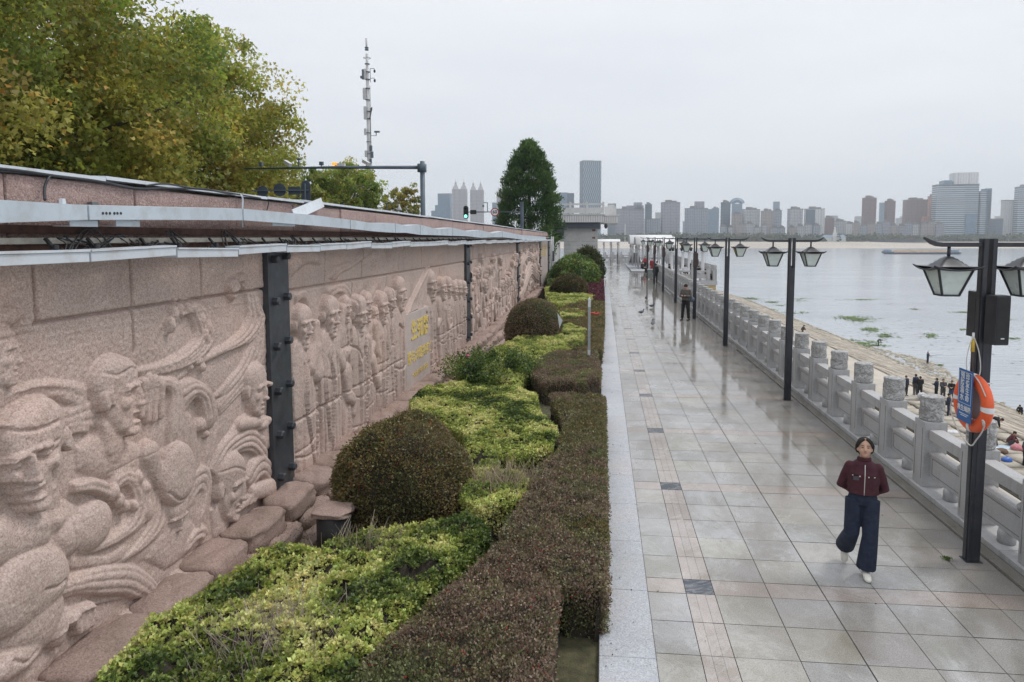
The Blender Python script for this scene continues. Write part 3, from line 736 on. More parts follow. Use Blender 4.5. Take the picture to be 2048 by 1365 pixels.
# boy
A.plateau(WP((455, 870), (480, 835), (500, 822), (540, 840), (540, 900), (480, 900)), .06, .15)
hd(A, 507, 778, 104, yaw=R(22), pitch=R(10), depth=.6, x=.05)
for q in ((520, 765), (528, 768), (513, 760), (505, 765)): A.ell(pc(q[0], q[1], .12), (.05, .04, .05))
A.cap(pc(478, 850, .06), pc(530, 842, .07), .09, .07); A.ell(pc(520, 850, .1), (.10, .07, .06))
# bowed man with his crown to the viewer
A.band(WP((318, 1020), (322, 940), (340, 893), (372, 900)), WP((395, 1010), (398, 960), (390, 915), (376, 905)), .04, .015, 3)
A.plateau(WP((290, 1120), (310, 1050), (330, 1030), (385, 1040), (400, 1090), (330, 1140)), .05, .2)
hd(A, 352, 1020, 100, yaw=R(-4), pitch=R(38), depth=.62, x=.0, neck=False)
A.ell(pc(347, 948, .10), (.29, .36, .16), k=.006); A.groove(WS((322, 985), (345, 1000), (372, 985), (380, 962)), .012, .03)
# man with hand at his chin
A.plateau(WP((425, 1080), (420, 1020), (440, 1000), (500, 1000), (500, 1050)), .06, .15)
hd(A, 456, 972, 132, yaw=R(24), pitch=R(12), roll=R(-6), depth=.6, x=.06)
A.groove(WS((432, 945), (455, 935), (480, 945)), .012, .02)
A.cap(pc(500, 985, .10), pc(538, 975, .07), .10, .14)
for i_, q in enumerate(((478, 1012), (487, 1008), (495, 1003), (470, 1018))): A.cap(pc(q[0], q[1], .13), pc(q[0] + 18, q[1] - 22, .12), .035, .04)
# shouting man, biggest figure
A.plateau(WP((-60, 1240), (-60, 1060), (20, 1020), (80, 990), (130, 1000), (190, 1020), (222, 1050), (215, 1100), (150, 1120), (100, 1160), (40, 1200)), .10, .3)
A.ell(pc(178, 1052, .02), (.26, .24, .17)); A.ell(pc(60, 1070, .02), (.38, .22, .16)); A.ell(pc(120, 1080, .02), (.30, .20, .16)); A.ell(pc(0, 1090, .0), (.35, .22, .15))
A.groove(WS((85, 1040), (95, 1080), (110, 1120)), .04, .03); A.ridge(WS((30, 1035), (80, 1045), (140, 1030)), .05, .02)
hd(A, 58, 905, 208, yaw=R(-26), pitch=R(6), roll=R(5), depth=.72, x=.10, open_=.35)
A.plateau(WP((-20, 850), (30, 820), (60, 800), (92, 812), (122, 850), (124, 880), (84, 842), (40, 858), (-10, 862)), .27, .16, k=.03)
A.groove(WS((-10, 862), (40, 858), (84, 842)), .014, .04)
for q in (((25, 905), (48, 902)), ((60, 896), (85, 878)), ((62, 912), (86, 895))): A.groove(WP(*q), .014, .03)
A.groove(WS((14, 935), (22, 960), (20, 985)), .018, .02); A.groove(WS((70, 930), (78, 955), (75, 985)), .018, .02); A.groove(WP((44, 885), (50, 905)), .014, .025)
# head with a cap in the near corner
A.plateau(WP((-80, 1420), (-60, 1240), (0, 1200), (60, 1240), (120, 1300), (60, 1400)), .10, .3)
A.ell(pc(44, 1180, .10), (.42, .34, .20), k=.01); A.ell(pc(60, 1240, .08), (.30, .28, .18)); A.groove(WS((58, 1178), (85, 1172), (104, 1160)), .012, .03)
A.ell(pc(98, 1250, .10), (.10, .20, .12)); A.ell(pc(128, 1236, .10), (.10, .08, .08)); A.ell(pc(20, 1318, .10), (.26, .13, .14)); A.groove(WS((0, 1320), (25, 1322), (48, 1300)), .012, .03)
for q in ((140, 1225, 150, 1262), (150, 1220, 162, 1256), (160, 1216, 172, 1248), (170, 1212, 180, 1236)): A.cap(pc(q[0], q[1], .08), pc(q[2], q[3], .07), .045, .04)
# partial face and wave at the left edge
hd(A, -6, 712, 130, yaw=R(40), depth=.5, x=.02); A.ell(pc(14, 636, .0), (.12, .07, .08)); A.band(WP((0, 592), (30, 602), (50, 626)), WP((0, 612), (20, 618), (38, 640)), .03, .01, 1)
# gunwale running along the foot
A.step(WS((60, 1310), (150, 1225), (262, 1195)), .04, .03)
# panel joints
JG = []
for px, ya, yb in ((68, 500, 642), (262, 495, 705), (402, 500, 598)):
    y_, _ = W2(px, 560); JG.append([(y_, W2(px, ya)[1]), (y_, W2(px, yb)[1])])
JG.append([(W2(68, 640)[0], 3.11), (9.2, 3.11)])
A.groove([(4.3, 3.03), (W2(68, 640)[0], 3.03)], .012, .02); A.groove([(5.3, 2.98), (9.2, 2.96)], .012, -.006)
A.groove([(5.45, 0.2), (5.45, 1.5)], .008, .02); A.groove([(8.02, 0.1), (8.03, 1.15)], .008, .018); A.groove([(6.3, 2.75), (6.3, 3.1)], .008, .02); A.groove(WP((210, 950), (310, 895)), .008, .012)
A.flatten(.11, .50, .88); A.smooth(1)
for g_ in JG: A.groove(g_, .015, .075)
base = (A.Z < .10 + .015 * np.sin(A.Y * 9)); A.Hh = np.where(base, np.maximum(A.Hh, .20 + .02 * fbm(A.Y * 3, A.Z * 3, 8)), A.Hh)
A.Hh += .010 * (fbm(A.Y * 14, A.Z * 14, 21, 3) - .45) + np.where(A.Z > 2.2, .010, .005) * (vnoise(A.Y * 42, A.Z * 42, 77) - .5)

# ---- second panel: the crowd beside the inscription
B_ = Relief(9.77, 23.2, -.35, 3.72, .012, .0125, ygrow=1.0012)
B_.Hh += .015 * (fbm(B_.Y * 1.5, B_.Z * 1.5, 13) - .5)
B_.band(WP((577, 530), (590, 512), (612, 503), (640, 508)), WP((577, 560), (596, 540), (615, 527), (640, 530)), .035, .01, 1)
B_.band(WP((655, 555), (668, 535), (700, 520), (735, 490)), WP((672, 560), (684, 545), (704, 535), (750, 500)), .03, .01, 2)
B_.band(WP((655, 580), (670, 568), (690, 570), (702, 590)), WP((662, 600), (672, 588), (684, 588), (694, 600)), .05, .01, 2)
B_.band(WP((590, 590), (600, 580), (612, 585), (618, 610)), WP((594, 610), (602, 600), (608, 602), (610, 620)), .05, .01, 1)
for a_, b2 in (((745, 560), (780, 540)), ((722, 620), (775, 545)), ((800, 520), (830, 490)), ((850, 540), (890, 495)), ((700, 610), (735, 560))):
    B_.ridge(WP(a_, b2), .10, .02)
rr = random.Random(5)
# people: (px, py, height px, yaw, depth offset)
crowd = [(600, 650, 88, 35, .05), (654, 632, 86, 35, .07), (688, 618, 52, 20, .03), (713, 630, 76, 30, .07), (729, 612, 62, 20, .04), (745, 632, 40, 30, .05), (758, 615, 68, 30, .07), (776, 603, 56, 30, .05), (793, 588, 70, 40, .06),
         (857, 570, 62, 25, .07), (880, 578, 48, 30, .06), (893, 575, 42, 20, .05), (904, 580, 40, 35, .06), (914, 578, 38, 20, .05), (923, 580, 37, 35, .06), (931, 582, 34, 15, .05)]
for px, py, hp, yw, dx in crowd:
    y_, z_ = W2(px, py); hz = W2(px, py - hp / 2)[1] - W2(px, py + hp / 2)[1]; wy = hz * .62
    nb = 5
    B_.cap((y_, z_ - hz * .8, dx), (y_ + rr.uniform(-.1, .1), -.2, dx), wy * 1.05, wy * .9, flat=.35, n=40)
    for q in range(nb):
        o_ = (q / (nb - 1) - .5) * wy * 1.5; B_.cap((y_ + o_ * .7, z_ - hz * rr.uniform(.9, 1.2), dx + .05), (y_ + o_ + rr.uniform(-.12, .12), rr.uniform(.0, .5), dx + .03), .05, rr.uniform(.05, .10), flat=.8, n=60)
    for q in range(2):
        zz_ = rr.uniform(.2, z_ - hz * 1.2); B_.groove(spline([(y_ - wy * .9, zz_), (y_, zz_ - rr.uniform(-.05, .12)), (y_ + wy * .9, zz_ + rr.uniform(-.1, .1))], 12), .018, .03)
        ys2 = y_ + rr.uniform(-.9, .9) * wy; B_.step(spline([(ys2, z_ - hz * rr.uniform(.7, 1.2)), (ys2 + rr.uniform(-.15, .15), z_ * .5), (ys2 + rr.uniform(-.2, .2), .1)], 14), .10, .07)
    for q in range(3):
        yy_ = y_ + rr.uniform(-.5, .5) * wy; B_.groove(spline([(yy_, z_ - hz * .9), (yy_ + rr.uniform(-.1, .1), z_ * .55), (yy_ + rr.uniform(-.15, .15), .1)], 12), .03, .03)
for px, py, hp, yw, dx in crowd:
    y_, z_ = W2(px, py); hz = (W2(px, py - hp / 2)[1] - W2(px, py + hp / 2)[1])
    B_.head((y_, z_), hz * 1.0, yaw=R(yw - 34), pitch=R(rr.uniform(-4, 10)), depth=.80, x=dx + .04, open_=rr.choice([0, .6, .8]), hair=rr.random() < .5)
# arms and hands, sleeves, a basket
def arm(pts, r0, r1, x=.12):
    P = [W2(*p) for p in pts]
    for i in range(len(P) - 1):
        t0 = i / (len(P) - 1); t1 = (i + 1) / (len(P) - 1)
        B_.cap((P[i][0], P[i][1], x), (P[i + 1][0], P[i + 1][1], x), r0 + (r1 - r0) * t0, r0 + (r1 - r0) * t1)
arm([(626, 740), (622, 690), (623, 650)], .22, .10); arm([(615, 730), (622, 700)], .2, .2)
arm([(678, 620), (673, 660), (664, 705), (678, 728)], .13, .16); arm([(664, 705), (682, 715), (694, 700)], .14, .08)
arm([(728, 680), (734, 720), (742, 690)], .16, .10); arm([(744, 650), (748, 700), (756, 715)], .16, .12); arm([(765, 650), (772, 700)], .15, .14)
arm([(686, 745), (690, 790), (700, 800)], .2, .12); arm([(738, 720), (750, 765), (760, 742)], .18, .12)
for q in range(4): B_.cap(pc(672 + q * 6, 700 + q * 2, .17), pc(676 + q * 6, 730 + q * 2, .15), .045, .035)
B_.ell(pc(702, 712, .06), (.45, .32, .14)); B_.groove(WS((695, 692), (708, 700), (714, 718)), .02, .04)
arm([(846, 620), (852, 650)], .12, .1); arm([(862, 610), (868, 650), (878, 640)], .16, .10); arm([(885, 620), (893, 660), (900, 650)], .16, .1); arm([(905, 610), (912, 660)], .14, .12)
B_.groove(WP((845, 625), (851, 650)), .02, .05); B_.groove(WP((790, 650), (797, 658)), .03, .06)
# banner
B_.plateau(WP((806, 632), (820, 600), (840, 560), (855, 532), (861, 540), (858, 600), (850, 626), (838, 628), (828, 622), (816, 628)), .13, .06)
B_.groove(WS((806, 634), (818, 630), (826, 625), (838, 631), (850, 628)), .03, .07)
for q in range(5): B_.ridge(WP((812 + q * 8, 624), (835 + q * 5, 560 - q * 4)), .05, .014)
B_.plateau(WP((577, 980), (577, 860), (620, 845), (640, 870), (640, 930)), .08, .1); B_.plateau(WP((640, 940), (642, 860), (672, 850), (676, 910)), .1, .08)
JB = [[(W2(px, 520)[0], 3.0), (W2(px, 520)[0] + .1, 3.65)] for px in (648, 722, 797, 843)] + [[(9.77, 3.02), (23.2, 2.98)], [(9.77, 1.0), (15.4, .99)], [(18.5, 1.0), (23.2, .98)]] + [[(W2(px, 640)[0], 1.0), (W2(px, 640)[0], 3.0)] for px in (706, 775, 880)] + [[(W2(px, 800)[0], .05), (W2(px, 800)[0], 1.0)] for px in (640, 742)]
for q in range(70):
    y_ = rr.uniform(13.6, 16.5); z_ = rr.uniform(3.1, 3.55); B_.ridge(spline([(y_, z_), (y_ + .05, z_ + .06), (y_ + .02, z_ + .12)], 6), .02, .03)
B_.flatten(.11, .46, .95); B_.smooth(1)
for g_ in JB: B_.groove(g_, .018, .06)
B_.Hh = np.where(B_.Z < .06, np.maximum(B_.Hh, .12), B_.Hh)
B_.Hh += .012 * (fbm(B_.Y * 12, B_.Z * 12, 22, 3) - .45) + .006 * (vnoise(B_.Y * 36, B_.Z * 36, 78) - .5)

# ---- third and fourth panels, further along
def far_panel(y0, y1, seed, nh, dy, figures=True):
    P = Relief(y0, y1, -.35, 3.72, dy, .02); q = random.Random(seed); n_ = int(nh)
    P.Hh += .03 * (fbm(P.Y * .8, P.Z * 1.2, seed) - .5)
    for i in range(n_):
        y_ = y0 + (y1 - y0) * (i + q.uniform(.1, .9)) / n_; z_ = q.choice([2.3, 2.6, 1.7, 2.9, 1.2]) + q.uniform(-.2, .2); h_ = q.uniform(.36, .55)
        P.cap((y_, z_ - h_ * .8, .05), (y_ + q.uniform(-.5, .5), max(-.2, z_ - 1.6), .05), .26, .18, flat=.4, n=20)
        a_ = q.uniform(-1.2, 1.2); P.cap((y_ + .2, z_ - .4, .12), (y_ + .2 + a_ * .5, z_ - .4 + q.uniform(-.6, .7), .12), .1, .07)
        P.cap((y_, z_ - 1.4, .08), (y_ + q.uniform(-.7, .7), z_ - 2.1, .08), .14, .09)
        P.head((y_, z_), h_, yaw=R(q.uniform(-40, 20)), pitch=R(q.uniform(-10, 15)), depth=.8, x=.12, cap_=False)
    for i in range(n_ * 3):
        y_ = q.uniform(y0, y1); z_ = q.uniform(0, 3.3); l = q.uniform(.3, .9); an = q.uniform(.6, 2.2)
        P.ridge(spline([(y_, z_), (y_ + l * .5 * math.cos(an), z_ + l * .5 * math.sin(an)), (y_ + l * math.cos(an) + .15, z_ + l * math.sin(an))], 8), .05, q.uniform(.03, .07))
        y_ += .3; P.groove(spline([(y_, z_), (y_ + l * .4 * math.cos(an), z_ + l * .5 * math.sin(an)), (y_ + l * math.cos(an), z_ + l * math.sin(an))], 8), .04, .05)
    P.groove([(y0, 3.0), (y1, 3.0)], .02, .03); P.groove([(y0, 1.0), (y1, 1.0)], .02, .03)
    P.flatten(.12, .5, 1.0); P.Hh = np.where(P.Z < .06, .15, P.Hh); return P
C_ = far_panel(23.9, 37.5, 31, 26, .022)
D_ = far_panel(38.2, 51.2, 47, 20, .035)
D_.band([(39, .6), (41, 1.6), (44, 2.3), (47, 1.6), (50.5, 1.2)], [(39, .1), (41, .7), (44, 1.2), (47, .8), (50.5, .4)], .12, .06, 6)
D_.band([(39, 2.4), (42, 3.1), (46, 2.7), (51, 3.2)], [(39, 1.9), (42, 2.4), (46, 2.2), (51, 2.5)], .08, .05, 5)
E_ = Relief(51.9, 59.4, -.35, 3.72, .2, .1)

def panel_mesh(P, name, parent, pale=False):
    ny = len(P.y); nz = len(P.z)
    V = np.stack([WX + P.Hh, P.Y, P.Z], -1).reshape(-1, 3)
    i = np.arange(nz * ny).reshape(nz, ny)
    Fq = np.stack([i[:-1, :-1], i[:-1, 1:], i[1:, 1:], i[1:, :-1]], -1).reshape(-1, 4)
    return link(name, np_mesh(name, V, Fq, [pale or G_PINK]), parent)
wall = thing('relief_wall', 'long pink granite memorial wall carved with figures and waves behind the hedge bed', 'wall', (0, 0, 0))
for P in (A, B_, C_, D_): panel_mesh(P, 'relief_panel', wall)
G_PALE = granite('pale inscription granite', [(0.28, 0.225, 0.20), (0.42, 0.35, 0.325), (0.50, 0.43, 0.40), (0.58, 0.51, 0.48)], speck=60, bmp=.3, stain_amt=.2)
panel_mesh(E_, 'inscription_panel', wall, G_PALE)
wb = MB(); wb.box(-5.4, WX - .11, 3.9, 59.7, -.5, 3.7); wb.build('wall_core', G_PINK, wall)
wl = MB(); y = 3.4
q_ = random.Random(3)
jy = [on_x(px, 400, -4.78)[1] for px in (18, 274, 462, 590)]
yj = [3.2] + jy
while yj[-1] < 59: yj.append(yj[-1] + 1.9)
for a_, b2 in zip(yj[:-1], yj[1:]):
    wl.box(-5.45, -4.80 + q_.uniform(-.015, .02), a_ + .006, b2 - .006, 3.74, 4.345 + q_.uniform(-.01, .01) - max(0, a_ - 20) * .004)
o = wl.build('upper_course', G_RED, wall, bevel=.02)
# steel posts with bolt heads
STEEL = plain('painted dark steel', (0.052, 0.058, 0.068), 0.42, 0.2, var=.15, scale=4, bmp=.15, bscale=90, dirt=(.11, .10, .09), dirt_amt=.35)
for ya, yb in ((9.13, 9.76), (23.2, 23.88), (37.55, 38.2), (51.2, 51.9), (59.4, 59.7)):
    p_ = MB(); p_.box(-4.80, -4.655, ya, yb, -.1, 3.71); po = p_.build('steel_post', STEEL, wall, bevel=.006)
    for zb in (.35, .98, 1.62, 2.27, 2.92, 3.52):
        for fy in (.22, .78):
            if yb > 50 and fy > .5: continue
            bb = MB(); yc = ya + (yb - ya) * fy
            bb.lathe([(0.062, 0), (.062, .075), (.045, .09)], n=6); bb.v = [(-4.655 + z, yc + x, zb + y_ + (.04 if fy > .5 else 0)) for x, y_, z in bb.v]
            bb.build('bolt', STEEL, po)
# inscription slab
GOLD = plain('gilded lettering', (0.74, 0.56, 0.16), 0.5, 0.1, var=.12, scale=8)
pl = MB(); ya = W2(804, 700)[0]; yb = W2(861, 700)[0]
zt = 1.99; zb = .04
pl.box(WX - .02, WX + .10, ya, yb, zb, zt); po = pl.build('inscription_slab', G_PALE, wall, bevel=.01)
xs_ = WX + .103; yc = (ya + yb) / 2 - .1; wdt = yb - ya
rot = (PI / 2, 0, PI / 2)
text_mesh('lettering', '生死牌', .52, GOLD, po, (xs_, yc, 1.50), rot, .012, 1.12, bold=.012)
text_mesh('lettering', '誓与大堤共存亡', .33, GOLD, po, (xs_, yc, .87), rot, .008, 1.0, bold=.004)
text_mesh('lettering', '一九九八年八月七日', .165, GOLD, po, (xs_, yc, .42), rot, .006, 1.15, bold=.003)
gm = MB(); q_ = random.Random(8)
for r_, zc in ((0, 2.95), (1, 2.5)):
    for k in range(4):
        yy_ = 53.3 + k * 1.35
        for t in range(3): gm.box(WX - .003, WX + .03, yy_ - .38, yy_ + .38, zc - .15 + t * .15, zc - .10 + t * .15)
        gm.box(WX - .003, WX + .028, yy_ - .04, yy_ + .04, zc - .19, zc + .22)
gm.build('gilded_characters', GOLD, wall)
# foot of the wall: rough rocks laid in two courses
rk = thing('rock_plinth', 'rounded rough brown rocks laid in two courses along the foot of the relief wall', 'rock edging', (-4.3, 5, 0))
def rock(cx_, cy_, cz_, rx, ry, rz_, seed):
    V = []; nu, nv = 34, 22
    for i in range(nv + 1):
        ph = -PI / 2 + PI * i / nv
        for j in range(nu):
            t = 2 * PI * j / nu
            e = .52; sg = lambda v_, p_: math.copysign(abs(v_) ** p_, v_)
            d = Vector((sg(math.cos(ph), e) * sg(math.cos(t), e), sg(math.cos(ph), e) * sg(math.sin(t), e), sg(math.sin(ph), e)))
            nn = mnoise.noise(d * 1.6 + Vector((seed * 3.1, 0, 0))) * .20 + mnoise.noise(d * 4 + Vector((0, seed, 0))) * .10 + mnoise.noise(d * 11 + Vector((0, seed, 4))) * .035
            V.append((cx_ - (-4.3) + d.x * rx * (1 + nn), cy_ - 5 + d.y * ry * (1 + nn * .6), cz_ + d.z * rz_ * (1 + nn)))
    Fq = [(i * nu + j, i * nu + (j + 1) % nu, (i + 1) * nu + (j + 1) % nu, (i + 1) * nu + j) for i in range(nv) for j in range(nu)]
    return np_mesh('rock', V, np.array(Fq), [G_ROCK])
y = 4.0; k = 0; q_ = random.Random(12)
while y < 50:
    l = q_.uniform(.75, 1.25) * (1 if y < 24 else 1.5); w_ = q_.uniform(.30, .38)
    link('rock', rock(-4.50 + q_.uniform(-.03, .04), y + l / 2, .0 + q_.uniform(-.03, .03), w_ * .84, l / 2 * 1.0, .19, k), rk)
    if k % 1 == 0 and y < 30: link('rock', rock(-4.33 + q_.uniform(-.04, .05), y + l / 2 + q_.uniform(.2, .5), -.27 + q_.uniform(-.03, .03), .27, l / 2 * .98, .19, k + 50), rk); link('rock', rock(-4.20 + q_.uniform(-.04, .05), y + l / 2 + q_.uniform(-.2, .2), -.50 + q_.uniform(-.03, .03), .25, l / 2 * .98, .18, k + 150), rk)
    y += l; k += 1
# ================================================================ lights, trays and cables fixed to the wall
WMET = plain('white painted metal', (0.60, 0.64, 0.68), 0.42, 0.1, var=.05, scale=1.5, dirt=(.38, .36, .33), dirt_amt=.5)
WMET2 = plain('pale tray metal', (0.53, 0.60, 0.66), 0.40, 0.15, var=.06, scale=1.2, dirt=(.36, .33, .29), dirt_amt=.45)
RUST = plain('rusty beam', (0.085, 0.045, 0.035), .9, var=.4, scale=5, dirt=(.16, .07, .035), dirt_amt=.7)
CREAM = plain('grimy cream rail', (0.36, 0.345, 0.30), .6, var=.15, scale=2, dirt=(.18, .12, .07), dirt_amt=.6)
CABLE = plain('black cable', (0.022, 0.024, 0.028), .5)
DARK = plain('black plastic', (0.02, 0.021, 0.024), .45)
gaps = [(-60, None), (165, None), (341, None), (466, None), (564, None), (632, None), (686, None), (736, None), (778, None), (815, None)]
ygap = [on_x(max(px, -60), 500, -4.42)[1] for px, _ in gaps]
while ygap[-1] < 59: ygap.append(ygap[-1] + 1.28 if ygap[-1] > 12 else ygap[-1] + 1.2)
tilt = [0, .02, -.02, .015, -.01, .01, .025, -.015, .02, 0]
PLACE = ['nearest the camera, cut by the left edge of the photo', 'second from the left edge', 'third from the left edge', 'fourth from the left edge, before the first steel post', 'ending over the first steel post', 'first one past the first steel post']
n_l = len(ygap) - 1
cn_ = {}
for i in range(n_l):
    a_, b_ = ygap[i] + .012, ygap[i + 1] - .012
    ap = after_post((a_ + b_) / 2, cn_); lab = ('white linear wall light ' + PLACE[i]) if i < 5 else 'white linear wall light, ' + ap
    t = thing('wall_light', lab, 'light', (-4.45, a_, 3.62 - .002 * max(0, a_ - 12)), 0, 'linear lights in a row under the wall top')
    L_ = b_ - a_; s_ = tilt[i % 10]; m_ = MB(); m_.T = Matrix.Rotation(s_, 4, 'X')
    m_.box(-.07, .10, 0, L_, 0, .085); m_.build('housing', WMET, t, bevel=.004)
    m_ = MB(); m_.T = Matrix.Rotation(s_, 4, 'X'); m_.box(-.074, .112, 0, L_, .087, .105); m_.build('lid', WMET, t)
    if a_ < 24:
        for f in (.2, .8):
            m_ = MB(); m_.bar((-.03, L_ * f, .10), (-.12, L_ * f, .20), .03, .02); m_.cyl((-.03, L_ * f, .10), (-.03, L_ * f, .15), .022); m_.build('bracket', DARK, t)
# cream rail and rusty angle behind
tag(MB().box(-4.66, -4.60, 3.5, 59.5, 3.775, 3.825).build('mounting_rail', CREAM), 'grimy cream metal rail running above the linear lights', 'rail')
m_ = MB(); m_.box(-4.79, -4.66, 3.5, 59.5, 3.715, 3.765); m_.box(-4.785, -4.70, 3.5, 59.5, 3.86, 3.93)
tag(m_.build('rusty_beam', RUST), 'rusty dark steel beam in the gap under the cable tray', 'beam')
# sagging cable tray sheets
tray_pts = [(-60, 396, 448), (175, 411, 440), (345, 415, 440), (485, 418, 441), (630, 431, 452), (700, 440, 458), (745, 447, 463), (790, 447, 466), (812, 452, 466), (840, 450, 470), (875, 459, 471), (905, 456, 472), (935, 463, 473), (962, 461, 476), (985, 467, 475), (1005, 463, 475), (1040, 470, 479), (1092, 474, 482)]
pts = []
for px, yt, yb_ in tray_pts:
    a_ = on_x(px, yt, -4.42); b2 = on_x(px, yb_, -4.42); pts.append((a_[1], a_[2], b2[2]))
cn_ = {}
for i in range(len(pts) - 1):
    (y0, t0, b0), (y1, t1, b1) = pts[i], pts[i + 1]
    if y1 > 59: y1 = 59
    m_ = MB(); e = .004; dx = .012 * (i % 2)
    m_.loft([[(-4.42 + dx, y, t), (-4.42 + dx, y, b), (-4.44 + dx, y, b), (-4.44 + dx, y, t - .02), (-4.70, y, t + .0), (-4.70, y, t + .012)] for y, t, b in ((y0 + e, t0, b0), (y1 - e, t1, b1))])
    nm = ['nearest sheet, cut by the left edge of the photo', 'sheet with a row of six round holes', 'straight sheet left of the first steel post', 'sheet above the first steel post', 'sheet next after the first steel post'] 
    lab = 'pale metal cable tray, ' + nm[i] if i < 5 else 'pale bent cable tray sheet, ' + after_post((y0 + y1) / 2, cn_)
    t = m_.build('cable_tray', WMET2); tag(t, lab, 'cable tray', 'cable tray sheets along the wall')
    if i == 1:
        hy = [on_x(px, 426, -4.42)[1] for px in (203, 210, 217, 226, 232, 239)]
        for k, yy_ in enumerate(hy): 
            h_ = MB(); h_.cyl((-4.42 + dx - .002, yy_, on_x(203 + k * 7, 427, -4.42)[2]), (-4.42 + dx + .004, yy_, on_x(203 + k * 7, 427, -4.42)[2]), .013, n=10); h_.build('hole', DARK, t)
# hanging lower plates and small fittings
for k, (x0, x1, yt, yb_) in enumerate(((140, 196, 440, 452), (232, 280, 440, 452), (545, 590, 441, 452))):
    a_ = on_x(x0, yt, -4.46); b2 = on_x(x1, yb_, -4.46); m_ = MB(); m_.box(-4.47, -4.46, a_[1], b2[1], b2[2] - .01, a_[2]); m_.box(-4.62, -4.47, a_[1], b2[1], b2[2] - .01, b2[2] - .004)
    tag(m_.build('support_plate', WMET2), ['dull metal plate hanging below the tray near the left edge', 'pale metal plate just right of the six holes', 'pale metal plate below the tray above the steel post'][k], 'plate')
a_ = on_x(125, 405, -4.5); tag(MB().taper((-4.5, a_[1], a_[2] - .03), (.04, .045), (.03, .035), .06).build('white_cap', WMET, bevel=.004), 'small white plastic cap standing on the cable tray', 'cap')
a_ = on_x(190, 393, -4.74); tag(MB().box(-4.79, -4.74, a_[1] - .04, a_[1] + .04, 3.95, 4.16).build('tray_bracket', plain('grey zinc', (.2, .21, .22), .5, .4)), 'grey zinc bracket fixed to the red granite above the cap', 'bracket')
# coping sheets
q_ = random.Random(4)
yj2 = [3.2, 6.2, 9.4, 10.6, 14.5, 18.5, 22.3, 24, 29, 33, 38, 43, 48, 53, 58.8]
cn_ = {}
for i in range(len(yj2) - 1):
    a_, b_ = yj2[i], yj2[i + 1]; zz = lambda y: 4.375 - max(0, y - 20) * .004
    m_ = MB(); l = q_.uniform(0, .02); r_ = q_.uniform(-.02, .03)
    m_.loft([[(-4.76, y, zz(y) + d), (-4.76, y, zz(y) + .035 + d), (-5.4, y, zz(y) + .055 + d), (-5.4, y, zz(y) + .02 + d)] for y, d in ((a_ + .005, l), (b_ - .005, r_ * .5))])
    o = m_.build('coping_sheet', WMET); tag(o, ['pale metal coping sheet at the left edge of the photo', 'pale metal coping sheet over the first carved panel', 'short metal coping sheet above the first steel post'][i] if i < 3 else 'pale metal coping sheet on the wall top, ' + after_post((a_ + b_) / 2, cn_), 'coping', 'coping sheets on the wall')
# the loose flap of sheet leaning off the top
p0 = on_x(588, 430, -4.45); p1 = on_x(645, 405, -4.72); m_ = MB(); m_.bar(tuple(p0), tuple(p1), .16, .01, up=(1, 0, .3))
tag(m_.build('loose_strip', WMET), 'white strip of sheet metal leaning from the coping to the tray', 'metal strip')
# cables
def cable(pxs, x, r, label, cat='cable', name='cable', mat=None):
    P = [tuple(on_x(px, py, xx)) for (px, py), xx in zip(pxs, x if isinstance(x, list) else [x] * len(pxs))]
    P = spline(P, 8 * len(P)); m_ = MB(); m_.tube([tuple(p) for p in P], r, 6); tag(m_.build(name, mat or CABLE, None, True), label, cat)
cable([(-40, 334), (40, 342), (110, 352), (190, 362), (240, 372), (280, 378), (340, 377), (420, 381), (520, 397)], -4.77, .016, 'thick black cable lying along the wall coping')
cable([(-40, 340), (60, 347), (150, 357), (230, 364), (300, 370), (380, 378), (470, 387), (560, 402)], -4.775, .012, 'thin dark cable along the coping under the thick one')
cable([(90, 400), (89, 378), (96, 358), (110, 344), (122, 350)], [-4.6, -4.74, -4.76, -4.78, -4.8], .012, 'black cable looping down over the red granite near the left edge')
cable([(290, 372), (330, 368), (380, 376), (420, 380), (470, 392)], -4.76, .010, 'thin black cable above the tray near the middle panel')
cable([(533, 392), (537, 405), (534, 420)], -4.77, .009, 'short dark cable dropping by the second granite block')
cable([(481, 391), (485, 398), (484, 430), (485, 455)], -4.75, .014, 'white conduit dropping over the wall above the post', 'conduit', 'conduit', WMET)
q_ = random.Random(9); cn_ = {}
for k, px in enumerate([110, 145, 200, 262, 300, 330, 440, 480, 560, 575, 640, 690, 740, 790]):
    p = on_x(px, 478, -4.55); P = [(p[0] - .03, p[1] - .15, 3.66), (p[0], p[1] - .08, 3.74), (p[0] + .03, p[1] + .05, 3.69), (p[0], p[1] + .15, 3.76 + q_.uniform(0, .04)), (p[0] - .08, p[1] + .28, 3.80 + q_.uniform(0, .12)), (p[0] + .02, p[1] + .5, 3.73)]
    P = [(a_ + q_.uniform(-.02, .02), b_ + q_.uniform(-.12, .12), c + q_.uniform(-.02, .02)) for a_, b_, c in P]
    m_ = MB(); m_.tube([tuple(x) for x in spline(P, 40)], .009, 5); m_.tube([tuple(x) for x in spline([(a_ + .02, b_ * 1.0 - .1, c - .01) for a_, b_, c in P[::-1]], 40)], .006, 5)
    o = m_.build('light_cable', CABLE, None, True)
    tag(o, 'tangled black supply cable above the wall lights, ' + after_post(p[1], cn_), 'cable', 'tangled cables behind the linear lights')
